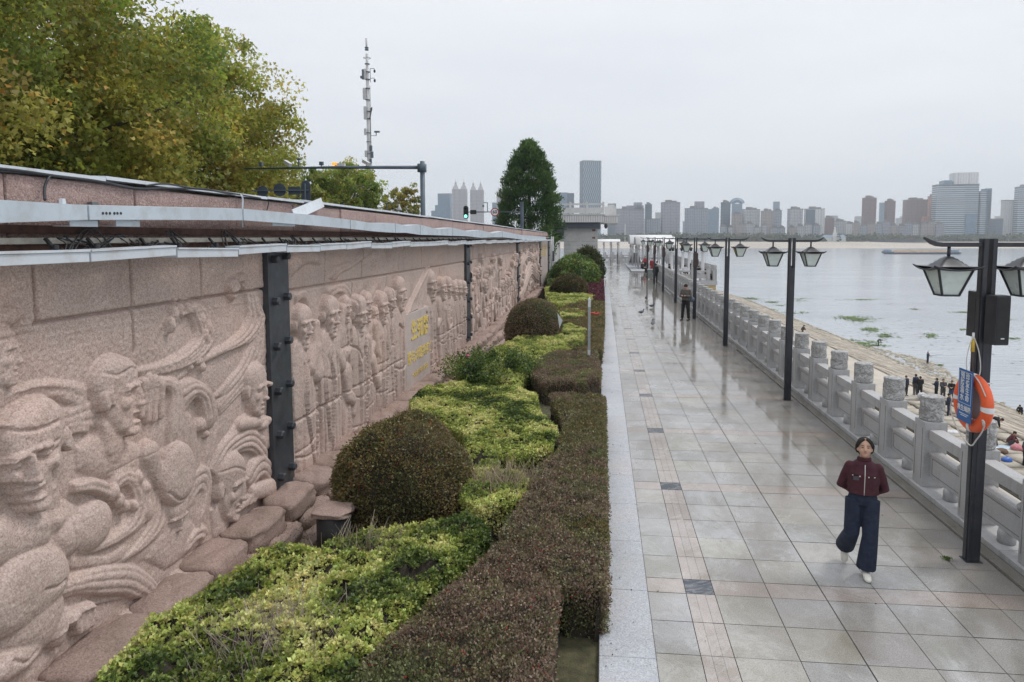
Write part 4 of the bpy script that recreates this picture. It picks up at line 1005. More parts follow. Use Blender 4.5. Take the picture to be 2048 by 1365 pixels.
# ================================================================ plants
LEAF = leafmat('hedge leaves', .45, .22)
LEAFT = leafmat('tree leaves', .55, .42)
TWIG = plain('dark twigs', (0.035, 0.028, 0.018), .95, var=.4, scale=20, bmp=1.0, bscale=80)
BARK = plain('bark', (0.085, 0.075, 0.06), .95, var=.35, scale=4, bmp=.8, bscale=14)
def unit(v): return v / (np.linalg.norm(v, axis=-1, keepdims=True) + 1e-9)
def leaves(P, Dv, size, col, width=.55, shape=4, fold=.25, rng=nrng):
    """P base points, Dv tip directions"""
    n = len(P); Dv = unit(Dv); r_ = unit(rng.normal(size=(n, 3))); Wd = unit(np.cross(Dv, r_)); Nn = np.cross(Wd, Dv)
    s_ = size[:, None] if isinstance(size, np.ndarray) else size
    if shape == 4: prof = [(0, 0, 0), (-width / 2, .5, fold * .3), (0, 1, 0), (width / 2, .5, fold * .3)]
    else: prof = [(0, 0, 0), (-.55, .38, fold * .3), (-.2, .58, .0), (0, 1, .0), (.22, .56, .0), (.55, .34, fold * .3)]
    V = np.stack([P + s_ * (Wd * a + Dv * b + Nn * c) for a, b, c in prof], 1).reshape(-1, 3)
    k = len(prof); Fq = np.arange(n * k).reshape(n, k); T = np.repeat(col, k, 0)
    return V, Fq, T
class Cloud:
    def __init__(s): s.V = []; s.F = {}; s.T = []; s.n = 0; s.lst = []
    def add(s, V, Fq, T): s.lst.append((V, Fq, T))
    def mesh(s, name, mat):
        k = s.lst[0][1].shape[1]; off = 0; Fs = []
        for V, Fq, T in s.lst: Fs.append(Fq + off); off += len(V)
        return np_mesh(name, np.concatenate([a[0] for a in s.lst]), np.concatenate(Fs), [mat], False, np.clip(np.concatenate([a[2] for a in s.lst]), 0, 1))
def palette(P, cols, scale, seed, jit=.18, mix=None, rng=nrng):
    f = fbm(P[:, 0] * scale + 50, P[:, 1] * scale + 80 + P[:, 2] * scale, seed, 3) / .9
    f = np.clip((f - .28) / .45 + rng.normal(0, .16, len(P)), 0, .999) * (len(cols) - 1)
    i = f.astype(int); t = (f - i)[:, None]; C = np.array(cols, float)
    c = C[i] * (1 - t) + C[np.minimum(i + 1, len(cols) - 1)] * t
    return c * (1 + rng.normal(0, jit, (len(P), 1))) * (1 + rng.normal(0, .05, (len(P), 3)))
YEL = [(.07, .11, .024), (.16, .21, .045), (.34, .39, .09), (.50, .53, .16), (.64, .62, .27)]
RED = [(.14, .155, .06), (.175, .15, .08), (.18, .125, .088), (.25, .175, .13), (.20, .21, .08)]
OLV = [(.10, .10, .035), (.16, .135, .05), (.20, .165, .06), (.18, .12, .06)]
PUR = [(.09, .018, .030), (.13, .025, .045), (.07, .02, .025)]
GRN = [(.03, .06, .014), (.06, .11, .02), (.11, .17, .03)]
def inpoly(P, X, Y):
    ins = np.zeros(X.shape, bool); best = np.full(X.shape, 1e9); n = len(P); nx = np.zeros(X.shape); ny = np.zeros(X.shape)
    for i in range(n):
        a = P[i]; b = P[(i + 1) % n]; d = (b[0] - a[0], b[1] - a[1])
        if abs(d[1]) > 1e-9:
            c_ = ((a[1] > Y) != (b[1] > Y)) & (X < d[0] * (Y - a[1]) / d[1] + a[0]); ins ^= c_
        t = np.clip(((X - a[0]) * d[0] + (Y - a[1]) * d[1]) / (d[0] ** 2 + d[1] ** 2 + 1e-9), 0, 1)
        ex = a[0] + t * d[0] - X; ey = a[1] + t * d[1] - Y; dd = np.hypot(ex, ey); m_ = dd < best
        best = np.where(m_, dd, best); nx = np.where(m_, ex, nx); ny = np.where(m_, ey, ny)
    return ins, best, nx, ny
def hedge(label, px_poly, top, cols, dens, size, seed, z0=-.15, scale=2.2, kind='tuft', rough=.05, name='clipped_hedge', cat='hedge', group='shrub blocks in the planting bed', world=None, round_=.14, gaps=0.0, cutx=None):
    P = [tuple(on_z(px, py, top)[:2]) for px, py in px_poly] if world is None else world
    P = np.array(P); cx_, cy_ = P.mean(0); rng = np.random.default_rng(seed)
    x0, y0 = P.min(0); x1, y1 = P.max(0)
    A_ = .5 * abs(np.dot(P[:, 0], np.roll(P[:, 1], 1)) - np.dot(P[:, 1], np.roll(P[:, 0], 1)))
    def topz(X, Y, best):
        e = np.clip(best / round_, 0, 1); dr = round_ * (1 - np.sqrt(np.maximum(0, 1 - (1 - e) ** 2)))
        return top - dr + rough * 2.4 * (fbm(X * 1.7, Y * 1.7, seed + 3, 3) - .45) + rough * 1.9 * (vnoise(X * 8, Y * 8, seed + 9) - .5)
    n = int(A_ * dens / max(.2, A_ / ((x1 - x0) * (y1 - y0))))
    X = rng.uniform(x0, x1, n); Y = rng.uniform(y0, y1, n); ins, best, nx, ny = inpoly(P, X, Y)
    X, Y, best, nx, ny = X[ins], Y[ins], best[ins], nx[ins], ny[ins]
    if gaps: 
        kp = fbm(X * 2.3, Y * 2.3, seed + 40, 3) > gaps; X, Y, best, nx, ny = X[kp], Y[kp], best[kp], nx[kp], ny[kp]
    Z = topz(X, Y, best) - np.abs(rng.normal(0, .022, len(X)))
    ed = np.clip(1 - best / round_, 0, 1)[:, None]; out_ = np.stack([nx, ny, np.zeros_like(nx)], -1) / (best[:, None] + 1e-6)
    Nn = unit(np.array([[0, 0, 1.0]]) * (1 - ed * .6) + out_ * ed)
    # sides
    Ps = []; Ns = []
    for i in range(len(P)):
        a = P[i]; b = P[(i + 1) % len(P)]; L_ = np.hypot(*(b - a)); m_ = int(L_ * (top - z0) * dens * .9)
        if m_ == 0: continue
        t = rng.uniform(0, 1, m_); nrm = np.array([b[1] - a[1], a[0] - b[0]]) / (L_ + 1e-9)
        md = (a + b) / 2 + nrm * .02
        if inpoly(P, np.array([md[0]]), np.array([md[1]]))[0][0]: nrm = -nrm
        zz = z0 + (top - z0 - .03) * rng.uniform(0, 1, m_) ** .8
        inn = .03 + .05 * fbm(t * L_ * 3, zz * 4, seed + 5, 3) - .03 + .06 * (1 - np.clip((zz - z0) / (top - z0), 0, 1)); q = a + (b - a) * t[:, None] - nrm * inn[:, None] - nrm * np.abs(rng.normal(0, .02, (m_, 1)))
        Ps.append(np.stack([q[:, 0], q[:, 1], zz], -1)); Ns.append(np.tile(np.array([nrm[0], nrm[1], .35]), (m_, 1)))
    Pt = np.concatenate([np.stack([X, Y, Z], -1)] + Ps); Nn = np.concatenate([Nn] + Ns)
    cl = Cloud(); n = len(Pt)
    if kind == 'rosette':
        C = palette(Pt, cols, scale, seed, .10, rng=rng); ax = unit(Nn + rng.normal(0, .35, (n, 3))); r0 = unit(np.cross(ax, rng.normal(size=(n, 3)))); r1 = np.cross(ax, r0)
        sz = size * rng.uniform(.7, 1.25, n)
        for k in range(5):
            t = 2 * PI * k / 5; d = r0 * math.cos(t) + r1 * math.sin(t) + ax * (.55 + .25 * (k % 2))
            cc = C * (1.0 + .22 * rng.uniform(-1, 1, (n, 1)))
            cl.add(*leaves(Pt + rng.normal(0, size * .15, (n, 3)), d, sz, cc, .62, rng=rng))
    else:
        C = palette(Pt, cols, scale, seed, .22, rng=rng)
        hot = rng.random(n) < .012; C[hot] = np.array([.30, .05, .035])
        for k in range(2):
            cl.add(*leaves(Pt + rng.normal(0, size * .5, (n, 3)), Nn * .8 + rng.normal(0, .75, (n, 3)), size * rng.uniform(.7, 1.3, n), C * rng.uniform(.75, 1.25, (n, 1)), .6, rng=rng))
    for V_, _, _ in cl.lst:
        m_ = V_[:, 0] > .14; V_[m_, 0] = .14 + (V_[m_, 0] - .14) * .3
    # woody core
    gx = np.arange(x0 - .06, x1 + .06, .06); gy = np.arange(y0 - .06, y1 + .06, .06); GX, GY = np.meshgrid(gx, gy); ins, best, _, _ = inpoly(P, GX, GY)
    zt_ = topz(GX, GY, best) - .055; GZ = np.where(ins & (best > .05), zt_, z0 - .1)
    if gaps: GZ = np.where(fbm(GX * 2.3, GY * 2.3, seed + 40, 3) > gaps, GZ, GZ - .12)
    V = np.stack([GX, GY, GZ], -1).reshape(-1, 3); Fq = gridF(len(gy), len(gx))
    keep = (GZ.ravel()[Fq] > z0 - .05).any(1)
    o = thing(name, label, cat, (cx_, cy_, z0), 0, group); off = np.array([cx_, cy_, z0])
    me = cl.mesh('foliage', LEAF); co = np.empty(len(me.vertices) * 3, np.float32); me.vertices.foreach_get('co', co); co = co.reshape(-1, 3) - off; me.vertices.foreach_set('co', co.astype(np.float32).ravel()); me.update()
    link('foliage', me, o); link('woody_core', np_mesh('woody_core', V - off, Fq[keep], [TWIG]), o)
    return o
def dome(label, c, r, cols, n, size, seed, z0=-.1, name='ball_shrub', lump=.05, group='clipped ball shrubs', stem=True, flat=1.0, kind='tuft', loc=True, sq=.8):
    rng = np.random.default_rng(seed); d = unit(rng.normal(size=(n, 3))); 
    lm = 1 + lump * (fbm(d[:, 0] * 3 + 9, d[:, 1] * 3 + d[:, 2] * 3 + 9, seed, 3) - .45) * 2
    dd = np.sign(d) * np.abs(d) ** sq if False else d
    P = np.array(c) + dd * np.array(r) * lm[:, None] * (1 - np.abs(rng.normal(0, .018, (n, 1))))
    keep = P[:, 2] > z0; P = P[keep]; d = d[keep]; n = len(P)
    C = palette(P, cols, 1.6, seed, .2, rng=rng); up_ = np.clip(d[:, 2:3], 0, 1); 
    hot = rng.random(n) < .02; C[hot] = np.array([.26, .06, .03])
    cl = Cloud(); off = np.array([c[0], c[1], z0])
    for k in range(2):
        if kind == 'weep': dv = np.array([[0, 0, -1.0]]) * .9 + d * .5 + rng.normal(0, .3, (n, 3))
        else: dv = d + rng.normal(0, .7, (n, 3))
        cl.add(*leaves(P - off + rng.normal(0, size * .6, (n, 3)), dv, size * rng.uniform(.7, 1.3, n), C * rng.uniform(.75, 1.25, (n, 1)), .35 if kind == 'weep' else .6, rng=rng))
    o = thing(name, label, 'shrub', tuple(off), 0, group); link('foliage', cl.mesh('foliage', LEAF), o)
    m_ = MB(); m_.ell(tuple(np.array(c) - off), tuple(np.array(r) * .93), 24, 16); m_.build('woody_core', TWIG, o, True)
    if stem:
        m_ = MB()
        for k in range(5): a_ = k * 1.3; m_.tube([(.1 * math.cos(a_), .1 * math.sin(a_), -.25), (.2 * math.cos(a_), .2 * math.sin(a_), .3), (.4 * r[0] * math.cos(a_), .4 * r[1] * math.sin(a_), .8 * r[2])], [.03, .025, .015], 6)
        m_.build('stem', BARK, o, True)
    return o
# yellow variegated blocks
G1 = 'yellow green variegated shrub blocks'; G2 = 'dark reddish clipped hedge blocks'
hedge('large mottled yellow-green shrub mass at the bottom of the photo in front of the rocks', [(150, 1480), (190, 1345), (300, 1235), (420, 1165), (520, 1098), (580, 1085), (640, 1092), (740, 1052), (840, 1040), (930, 1020), (985, 1052), (930, 1115), (860, 1165), (800, 1230), (742, 1290), (740, 1370), (790, 1500)], .46, YEL, 1150, .042, 101, z0=-.4, kind='rosette', rough=.09, name='variegated_shrub', cat='shrub', group=G1, scale=1.7, gaps=.23)
hedge('narrow yellow-green shrub strip right of the nearest big ball shrub', [(925, 868), (985, 862), (1010, 905), (985, 925), (1060, 955), (1052, 990), (960, 1015), (915, 985), (938, 930)], .48, YEL[1:], 1200, .038, 102, kind='rosette', rough=.07, name='variegated_shrub', cat='shrub', group=G1, gaps=.2)
hedge('broad bright yellow-green shrub block just behind the nearest big ball shrub', [(818, 795), (850, 772), (930, 763), (1040, 772), (1075, 790), (1082, 820), (1118, 852), (1105, 885), (1040, 910), (985, 905), (925, 862), (862, 832), (825, 825)], .50, YEL, 1300, .037, 103, kind='rosette', rough=.07, name='variegated_shrub', cat='shrub', group=G1, scale=1.8)
hedge('yellow-green shrub block in front of the dark dome shrub', [(960, 735), (980, 700), (1040, 672), (1110, 655), (1140, 645), (1175, 660), (1168, 690), (1100, 705), (1060, 735), (1040, 765), (990, 755)], .50, YEL[1:], 900, .038, 104, kind='rosette', rough=.08, name='variegated_shrub', cat='shrub', group=G1)
hedge('yellow-green shrub strip beside the red flowers', [(1115, 620), (1160, 616), (1172, 624), (1166, 634), (1120, 630)], .48, YEL[1:], 500, .05, 105, kind='rosette', rough=.06, name='variegated_shrub', cat='shrub', group=G1)
hedge('bright yellow-green shrub wedge in front of the round olive dome', [(1090, 575), (1110, 572), (1150, 583), (1198, 594), (1170, 602), (1130, 612), (1108, 606), (1092, 592)], .48, YEL[1:], 260, .07, 106, kind='rosette', rough=.08, name='variegated_shrub', cat='shrub', group=G1)
# dark reddish blocks
hedge('dark reddish clipped hedge filling the bottom middle of the photo', None, .52, RED, 4000, .027, 111, name='clipped_hedge', group=G2, scale=1.2, world=[(-1.85, 3.2), (-1.86, 5.05), (-1.50, 6.05), (-1.12, 7.2), (-.75, 7.6), (-.36, 6.3), (-.36, 3.2)])
hedge('dark reddish clipped hedge with olive patches along the pale kerb', None, .53, RED + OLV[:2], 3300, .027, 112, group=G2, scale=1.1, world=[(-.36, 6.28), (.10, 6.25), (.10, 14.2), (-.55, 14.4), (-1.1, 14.3), (-.68, 12.2), (-.66, 10.6), (-.95, 9.6), (-.95, 8.8), (-1.15, 7.4), (-.8, 7.2)])
hedge('dark reddish square-cut hedge right of the rose bush', [(1062, 748), (1070, 715), (1110, 700), (1195, 700), (1204, 745), (1150, 760), (1090, 762)], .56, RED, 2000, .030, 113, group=G2)
hedge('olive and red clipped hedge around the foot of the grey metal post', [(1120, 695), (1165, 662), (1207, 655), (1206, 698)], .50, OLV + RED[:1], 1500, .034, 114, group=G2)
hedge('olive clipped hedge between yellow wedges near the white card', [(1115, 640), (1170, 632), (1209, 628), (1208, 652), (1178, 660), (1140, 645)], .50, OLV, 900, .045, 115, group=G2)
hedge('olive brown hedge strip behind the red flowers', [(1118, 622), (1132, 611), (1175, 602), (1210, 602), (1209, 628), (1172, 626)], .50, OLV, 700, .055, 116, group=G2)
hedge('purple red clipped hedge along the kerb near the weeping shrub', [(1160, 582), (1172, 556), (1206, 552), (1210, 600), (1190, 598)], .50, PUR, 450, .07, 117, group='far hedges')
hedge('dark green low hedge under the end of the relief wall', [(1096, 566), (1096, 542), (1125, 538), (1135, 560)], .8, GRN, 300, .08, 118, group='far hedges')
hedge('orange brown flower bed at the foot of the weeping shrub', [(1172, 552), (1178, 543), (1203, 543), (1204, 553)], .35, [(.2, .08, .03), (.16, .12, .04), (.10, .07, .03)], 300, .07, 119, name='flower_bed', cat='flower bed', group='far hedges')
# ball shrubs
dome('nearest big dark ball shrub with red and green leaf specks beside the rocks', (-2.72, 9.05, .38), (.93, .93, .95), OLV + RED[:3], 30000, .033, 121, lump=.16, z0=-.1)
dome('dark purple brown dome shrub with a white card stuck in its side', (-2.35, 23.6, .55), (.98, .98, 1.15), RED + [(.09, .05, .03)], 16000, .045, 122, lump=.09)
dome('olive green round dome shrub before the weeping shrub', (-2.0, 41.5, .5), (1.12, 1.1, 1.05), [(.05, .055, .02), (.09, .09, .03), (.12, .09, .04)], 9000, .075, 123)
c4 = at_y(1150, 520, 50); dome('bright green weeping shrub with drooping branches by the pavilion', (c4[0], 50, .9), (1.65, 1.5, 1.6), [(.05, .10, .018), (.10, .17, .03), (.19, .27, .05)], 14000, .16, 124, name='weeping_shrub', kind='weep', lump=.12, group='far shrubs')
c4 = at_y(1176, 500, 55); dome('dark green broad-leaved shrub behind the weeping shrub', (c4[0], 55, 1.2), (1.15, 1.2, 1.75), [(.03, .05, .015), (.06, .08, .025), (.10, .09, .04)], 6000, .14, 125, name='broadleaf_shrub', lump=.2, group='far shrubs')
# rose bush: open, taller, glossy dark green with pink flowers
def bush(label, c, r, n, size, cols, seed, name='rose_bush'):
    rng = np.random.default_rng(seed); cl = Cloud(); o = thing(name, label, 'bush', (c[0], c[1], -.1))
    nb = 90; br = MB(); pts = []
    for i in range(nb):
        a_ = rng.uniform(0, 2 * PI); q = rng.uniform(.2, 1) ** .6; e = np.array([r[0] * q * math.cos(a_), r[1] * q * math.sin(a_), (r[2]) * (.65 + .4 * rng.random()) * (1.1 - .45 * q)])
        st_ = np.array([e[0] * .25, e[1] * .25, 0]); mid = (st_ + e) / 2 + np.array([0, 0, .12])
        br.tube([tuple(st_), tuple(mid), tuple(e)], [.012, .009, .005], 5)
        for k in range(n // nb): t = rng.uniform(.25, 1.05); p = (1 - t) ** 2 * st_ + 2 * t * (1 - t) * mid + t * t * e + rng.normal(0, .075, 3); pts.append(p)
    P = np.array(pts); C = palette(P, cols, 2.5, seed, .2, rng=rng)
    cl.add(*leaves(P, rng.normal(0, .7, P.shape) + np.array([0, 0, .4]), size * rng.uniform(.7, 1.3, len(P)), C, .6, rng=rng)); link('foliage', cl.mesh('foliage', LEAF), o); br.build('stem', BARK, o, True)
    return o
c5 = on_z(985, 760, .1); rb = bush('loose dark green rose bush with one pink bloom beside the rock edging', (-2.75, 17.0), (1.35, 1.6, 1.15), 22000, .055, GRN + [(.14, .19, .04), (.20, .24, .06)], 131)
m_ = MB(); m_.ell((-.55, -.5, 1.0), (.045, .045, .035), 8, 6); m_.build('bloom', plain('pink petals', (.55, .10, .22), .5), rb, True)
# dry grass in the near shrubs
def drygrass(label, c, r, n, h, seed, col=(.30, .25, .20)):
    rng = np.random.default_rng(seed); V = []; T = []
    for i in range(n):
        x = rng.normal(0, r[0] * .5); y = rng.normal(0, r[1] * .5); a_ = rng.uniform(0, 2 * PI); hh = h * rng.uniform(.5, 1.15); lx, ly = rng.normal(0, .35, 2) * hh; w_ = .005
        dx, dy = math.cos(a_) * w_, math.sin(a_) * w_
        V += [(x - dx, y - dy, 0), (x + dx, y + dy, 0), (x + lx * .5 + dx * .7, y + ly * .5 + dy * .7, hh * .6), (x + lx * .5 - dx * .7, y + ly * .5 - dy * .7, hh * .6),
              (x + lx * .5 - dx * .7, y + ly * .5 - dy * .7, hh * .6), (x + lx * .5 + dx * .7, y + ly * .5 + dy * .7, hh * .6), (x + lx + dx * .3, y + ly + dy * .3, hh), (x + lx - dx * .3, y + ly - dy * .3, hh)]
        T += [np.array(col) * rng.uniform(.55, 1.25)] * 8
    me = np_mesh('dry_grass', V, np.arange(len(V)).reshape(-1, 4), [LEAF], False, np.array(T)); o = link('dry_grass', me); o.location = c
    tag(o, label, 'dry grass', 'tufts of dry stalks')
p = on_z(545, 1275, .42); drygrass('large tuft of dry grey purple stalks in the yellow-green shrubs at lower left', (p[0], p[1], .18), (.55, .5), 900, .42, 141, (.36, .30, .26))
p = on_z(1010, 985, .3); drygrass('tuft of dry pale stalks between the big ball shrub and the dark hedge', (p[0], p[1], .25), (.5, .45), 800, .38, 142, (.42, .33, .24))
p = on_z(735, 1110, .3); drygrass('dry stalks under the nearest ball shrub', (p[0], p[1], .2), (.5, .35), 350, .36, 143, (.34, .29, .2))
# sparse grass over the bare soil
rng = np.random.default_rng(150); n = 26000
X = rng.uniform(-4.3, -.02, n); Y = 3.0 + 14 * rng.random(n) ** 1.5; P = np.stack([X, Y, np.full(n, -.05)], -1); kp = fbm(X * 2, Y * 2, 7, 3) > .40; P = P[kp]
cl = Cloud(); cl.add(*leaves(P, rng.normal(0, .6, P.shape) + np.array([0, 0, .8]), rng.uniform(.012, .03, len(P)), palette(P, [(.06, .07, .02), (.12, .10, .04), (.16, .12, .07)], 3, 9, rng=rng), .5, rng=rng))
tag(link('ground_cover', cl.mesh('ground_cover', LEAF)), kind='stuff')

# ---------------------------------------------------------------- trees
def crown(P0, r, nclump, per, size, cols, seed, shape='round', clump_r=.9, inner=.35):
    rng = np.random.default_rng(seed); d = unit(rng.normal(size=(nclump, 3))); q = rng.uniform(inner, 1, (nclump, 1)) ** .45
    C0 = d * np.array(r) * q; C0[:, 2] *= 1.0
    C0 = C0 * (1 + .18 * rng.normal(size=(nclump, 1)) * .5)
    if shape == 'cone':
        z = rng.uniform(-1, 1, nclump); a_ = rng.uniform(0, 2 * PI, nclump); rad = np.clip(1.0 - ((z + 1) / 2) ** 2.6, .03, 1) ** .7 * np.minimum(1, (z + 1.45) * 1.1) * (.45 + .55 * rng.uniform(0, 1, nclump) ** .4)
        C0 = np.stack([np.cos(a_) * rad * r[0], np.sin(a_) * rad * r[1], z * r[2]], -1)
    cr_ = clump_r * rng.uniform(.55, 1.25, (nclump, 1)); dd = unit(rng.normal(size=(nclump * per, 3))) * (rng.random((nclump * per, 1)) ** .45)
    cc = np.repeat(C0, per, 0); P = cc + dd * np.repeat(cr_, per, 0) * np.array([1, 1, .75])
    tone = palette(C0, cols, .35, seed, .16, rng=rng); C = np.repeat(tone, per, 0) * rng.uniform(.7, 1.35, (len(P), 1))
    br_ = rng.random(len(P)) < .07; C[br_] = C[br_] * np.array([1.35, .9, .8])
    if shape == 'cone': dv = unit(cc * np.array([1, 1, .0]) + 1e-3) * .55 + np.array([0, 0, .9]) + rng.normal(0, .4, P.shape)
    else: dv = rng.normal(0, 1, P.shape) + np.array([0, 0, -.25]) + unit(cc) * .4
    sz = size * rng.uniform(.65, 1.25, len(P)); cl = Cloud()
    cl.add(*leaves(P + np.array(P0), dv, sz, C, .3 if shape == 'cone' else .8, 4 if shape == 'cone' else 6, fold=.6, rng=rng)); return cl, C0 + np.array(P0)
PLN = [(.15, .19, .035), (.23, .27, .05), (.30, .33, .065), (.37, .37, .08), (.34, .30, .07)]
def tree(label, x, y, ztop, r, rz_, nclump, per, size, seed, cols=PLN, name='plane_tree', trunk=.28, group='plane trees behind the wall', lean=0):
    o = thing(name, label, 'tree', (x, y, -.12), 0, group); zc = ztop - rz_ + .12
    cl, C0 = crown((0, 0, zc), (r, r, rz_), nclump, per, size, cols, seed, clump_r=r * .17, inner=.25); link('crown', cl.mesh('crown', LEAFT), o)
    m_ = MB(); rr_ = random.Random(seed); top = Vector((0, 0, zc - rz_ * .45)); m_.tube([(0, 0, 0), (.1, 0, top.z * .5), tuple(top)], [trunk, trunk * .8, trunk * .65], 10)
    for i in range(12):
        t_ = Vector(C0[rr_.randrange(len(C0))]) * 1.0; mid = top.lerp(t_, .5) + Vector((rr_.uniform(-.4, .4), rr_.uniform(-.4, .4), rr_.uniform(-.2, .5)))
        m_.tube([tuple(top), tuple(mid), tuple(t_)], [trunk * .42, trunk * .25, .03], 7)
        for j in range(3):
            e = Vector(C0[rr_.randrange(len(C0))]); e = mid.lerp(e, .45); m_.tube([tuple(mid), tuple(mid.lerp(e, .5) + Vector((0, 0, .2))), tuple(e)], [trunk * .16, .04, .015], 5)
    m_.build('trunk', BARK, o, True); return o
tree('tallest autumn plane tree filling the top left corner', -17.5, 12.0, 13.6, 5.8, 5.6, 640, 165, .135, 201)
tree('big autumn plane tree second from the left', -18.0, 20.0, 13.6, 5.6, 5.8, 640, 150, .15, 202)
tree('big yellowing plane tree whose edge meets the open sky', -18.6, 28.6, 12.6, 5.1, 5.3, 600, 130, .155, 203, cols=PLN[1:])
tree('autumn plane tree behind the front row, showing between crowns', -27, 24, 14.5, 5.5, 5.6, 300, 70, .25, 206)
a_ = at_y(690, 330, 62); tree('smaller green tree right of the big plane trees under the camera gantry', a_[0], 62, a_[2] + .3, 3.6, 3.6, 260, 70, .22, 204, cols=[(.13, .19, .03), (.20, .26, .04), (.28, .30, .06)], name='street_tree', group='distant street trees')
a_ = at_y(655, 330, 58); tree('small green tree touching the edge of the big plane trees', a_[0], 57, a_[2] - .3, 2.8, 3.4, 180, 60, .22, 209, cols=[(.12, .18, .03), (.18, .24, .04), (.26, .28, .06)], name='street_tree', group='distant street trees')
a_ = at_y(803, 372, 88); tree('small yellowish tree just left of the tall grey gantry pole', a_[0], 88, a_[2] + .2, 2.5, 3.4, 160, 50, .24, 205, cols=[(.14, .17, .03), (.25, .24, .04), (.30, .26, .05)], name='street_tree', group='distant street trees')
# conifer at the end of the wall
a_ = at_y(1055, 285, 63); o = thing('conifer_tree', 'dense dark green conical conifer rising over the end of the relief wall', 'tree', (a_[0], 64.5, -.12))
cl, C0 = crown((0, 0, 7.1), (3.1, 3.0, 5.5), 700, 75, .28, [(.03, .07, .022), (.055, .11, .032), (.09, .155, .045)], 207, 'cone', clump_r=.62); link('crown', cl.mesh('crown', LEAFT), o)
m_ = MB(); m_.tube([(0, 0, 0), (0, 0, 6), (0, 0, 11.5)], [.28, .2, .04], 8); m_.build('trunk', BARK, o, True)
# woods of the far bank
rng = np.random.default_rng(301); n = 900
lat = rng.uniform(-700, 1150, n); D = rng.uniform(1318, 1400, n); hh = rng.uniform(8, 17, n) * (.75 + .5 * vnoise(lat * .012, lat * 0, 5))
c0 = np.stack([FW[0] / math.hypot(FW[0], FW[1]) * D + RT[0] * lat, FW[1] / math.hypot(FW[0], FW[1]) * D + RT[1] * lat, -4.8 + hh * .5], -1)
per = 34; cc = np.repeat(c0, per, 0); d = unit(rng.normal(size=(n * per, 3))); R_ = np.repeat(hh, per)[:, None]
P = cc + d * R_ * np.array([.62, .62, .5]) * rng.uniform(.6, 1, (n * per, 1)); tone = np.repeat(palette(c0, [(.035, .05, .02), (.06, .075, .028), (.085, .085, .035)], .01, 9, rng=rng), per, 0)
cl = Cloud(); cl.add(*leaves(P, rng.normal(size=P.shape), rng.uniform(3, 5.5, len(P)), tone * rng.uniform(.75, 1.25, (len(P), 1)), 1.0, rng=rng)); tag(link('far_woods', cl.mesh('far_woods', LEAFT)), kind='stuff')
# ================================================================ marble balustrade
def drum_mesh():
    n, k = 40, 26; V = []; r0 = .165; h = .36
    prof = [(0.145, 0.0), (.163, .012)]
    for i in range(k + 1): prof.append((r0, .02 + (h - .03) * i / k))
    prof += [(.163, h), (.145, h + .008), (.0005, h + .012)]
    for r, z in prof:
        for j in range(n):
            t = 2 * PI * j / n; d = 0
            if .03 < z < h - .02 and r > .16:
                a_ = math.sin(t * 3 + z * 22) + .8 * math.sin(t * 5 - z * 31 + 1.3); b_ = mnoise.noise(Vector((math.cos(t) * 2.2, math.sin(t) * 2.2, z * 11)))
                d = .006 * math.tanh(a_ * 2.5 + b_ * 5)
            V.append(((r + d) * math.cos(t), (r + d) * math.sin(t), z))
    m_ = len(prof); Fq = [(i * n + j, i * n + (j + 1) % n, (i + 1) * n + (j + 1) % n, (i + 1) * n + j) for i in range(m_ - 1) for j in range(n)]
    m, nt, b = base_mat('carved marble drum'); v = coord(nt, (1, 1, 1.6)); n1 = noise(nt, v, 7, 3, .55, 1.6); n2 = noise(nt, v, 13, 4, .6, 2.2)
    l1 = ramp(nt, mth(nt, 'ABSOLUTE', mth(nt, 'SUBTRACT', n1, .5)), [(0.0, 1.0), (.022, .7), (.05, 0.0)]); l2 = ramp(nt, mth(nt, 'ABSOLUTE', mth(nt, 'SUBTRACT', n2, .5)), [(0.0, .7), (.03, 0.0)])
    g_ = mth(nt, 'MAXIMUM', l1, l2); base = ramp(nt, noise(nt, v, 5, 5, .6), [(.3, (.40, .40, .395)), (.6, (.56, .56, .56))])
    c = mixc(nt, mth(nt, 'MULTIPLY', g_, .75), base, (.15, .145, .135)); nt.links.new(c, b.inputs['Base Color']); b.inputs['Roughness'].default_value = .8
    bump(nt, b, mth(nt, 'SUBTRACT', 1.0, g_), .8, .012)
    return np_mesh('carved_drum', V, np.array(Fq), [m])
DRUM = drum_mesh()
PW = .33; SP = 1.352; ZT = .99
pm = MB(); pm.box(-PW / 2, PW / 2, -PW / 2, PW / 2, 0, ZT); 
POST = pm.mesh('newel_post', G_RAIL)
pf = MB()   # raised borders of the post faces
for sx in (-1,):
    x = sx * (PW / 2 + .003)
    for y_ in (-.11, .11): pf.box(min(x, x + .004), max(x, x + .004), y_ - .004, y_ + .004, .12, ZT - .1)
GRV = plain('carved line', (.16, .155, .15), .9); PF = pf.mesh('border', GRV)
L_ = SP - PW
rm = MB(); rm.box(-.10, .10, PW / 2 + .002, SP - PW / 2 - .002, .72, .88); RAIL = rm.mesh('top_rail', G_RAIL)
pn = MB(); pn.box(-.065, .065, PW / 2 + .002, SP - PW / 2 - .002, .17, .50); pn.box(-.085, .085, PW / 2 + .003, SP - PW / 2 - .003, .502, .54); PANEL = pn.mesh('panel', G_RAIL)
pg = MB()
for z_ in (.22, .455): pg.box(-.069, -.0655, PW / 2 + .07, SP - PW / 2 - .07, z_, z_ + .006)
for y_ in (PW / 2 + .07, SP - PW / 2 - .076): pg.box(-.069, -.0655, y_, y_ + .006, .22, .461)
PGR = pg.mesh('panel_groove', GRV)
vb = MB(); vb.lathe([(.06, .541), (.10, .56), (.11, .60), (.07, .64), (.06, .66), (.09, .69), (.10, .719)], (0, PW / 2 + .14, 0), 14); VASE = vb.mesh('vase_bracket', G_RAIL, True)
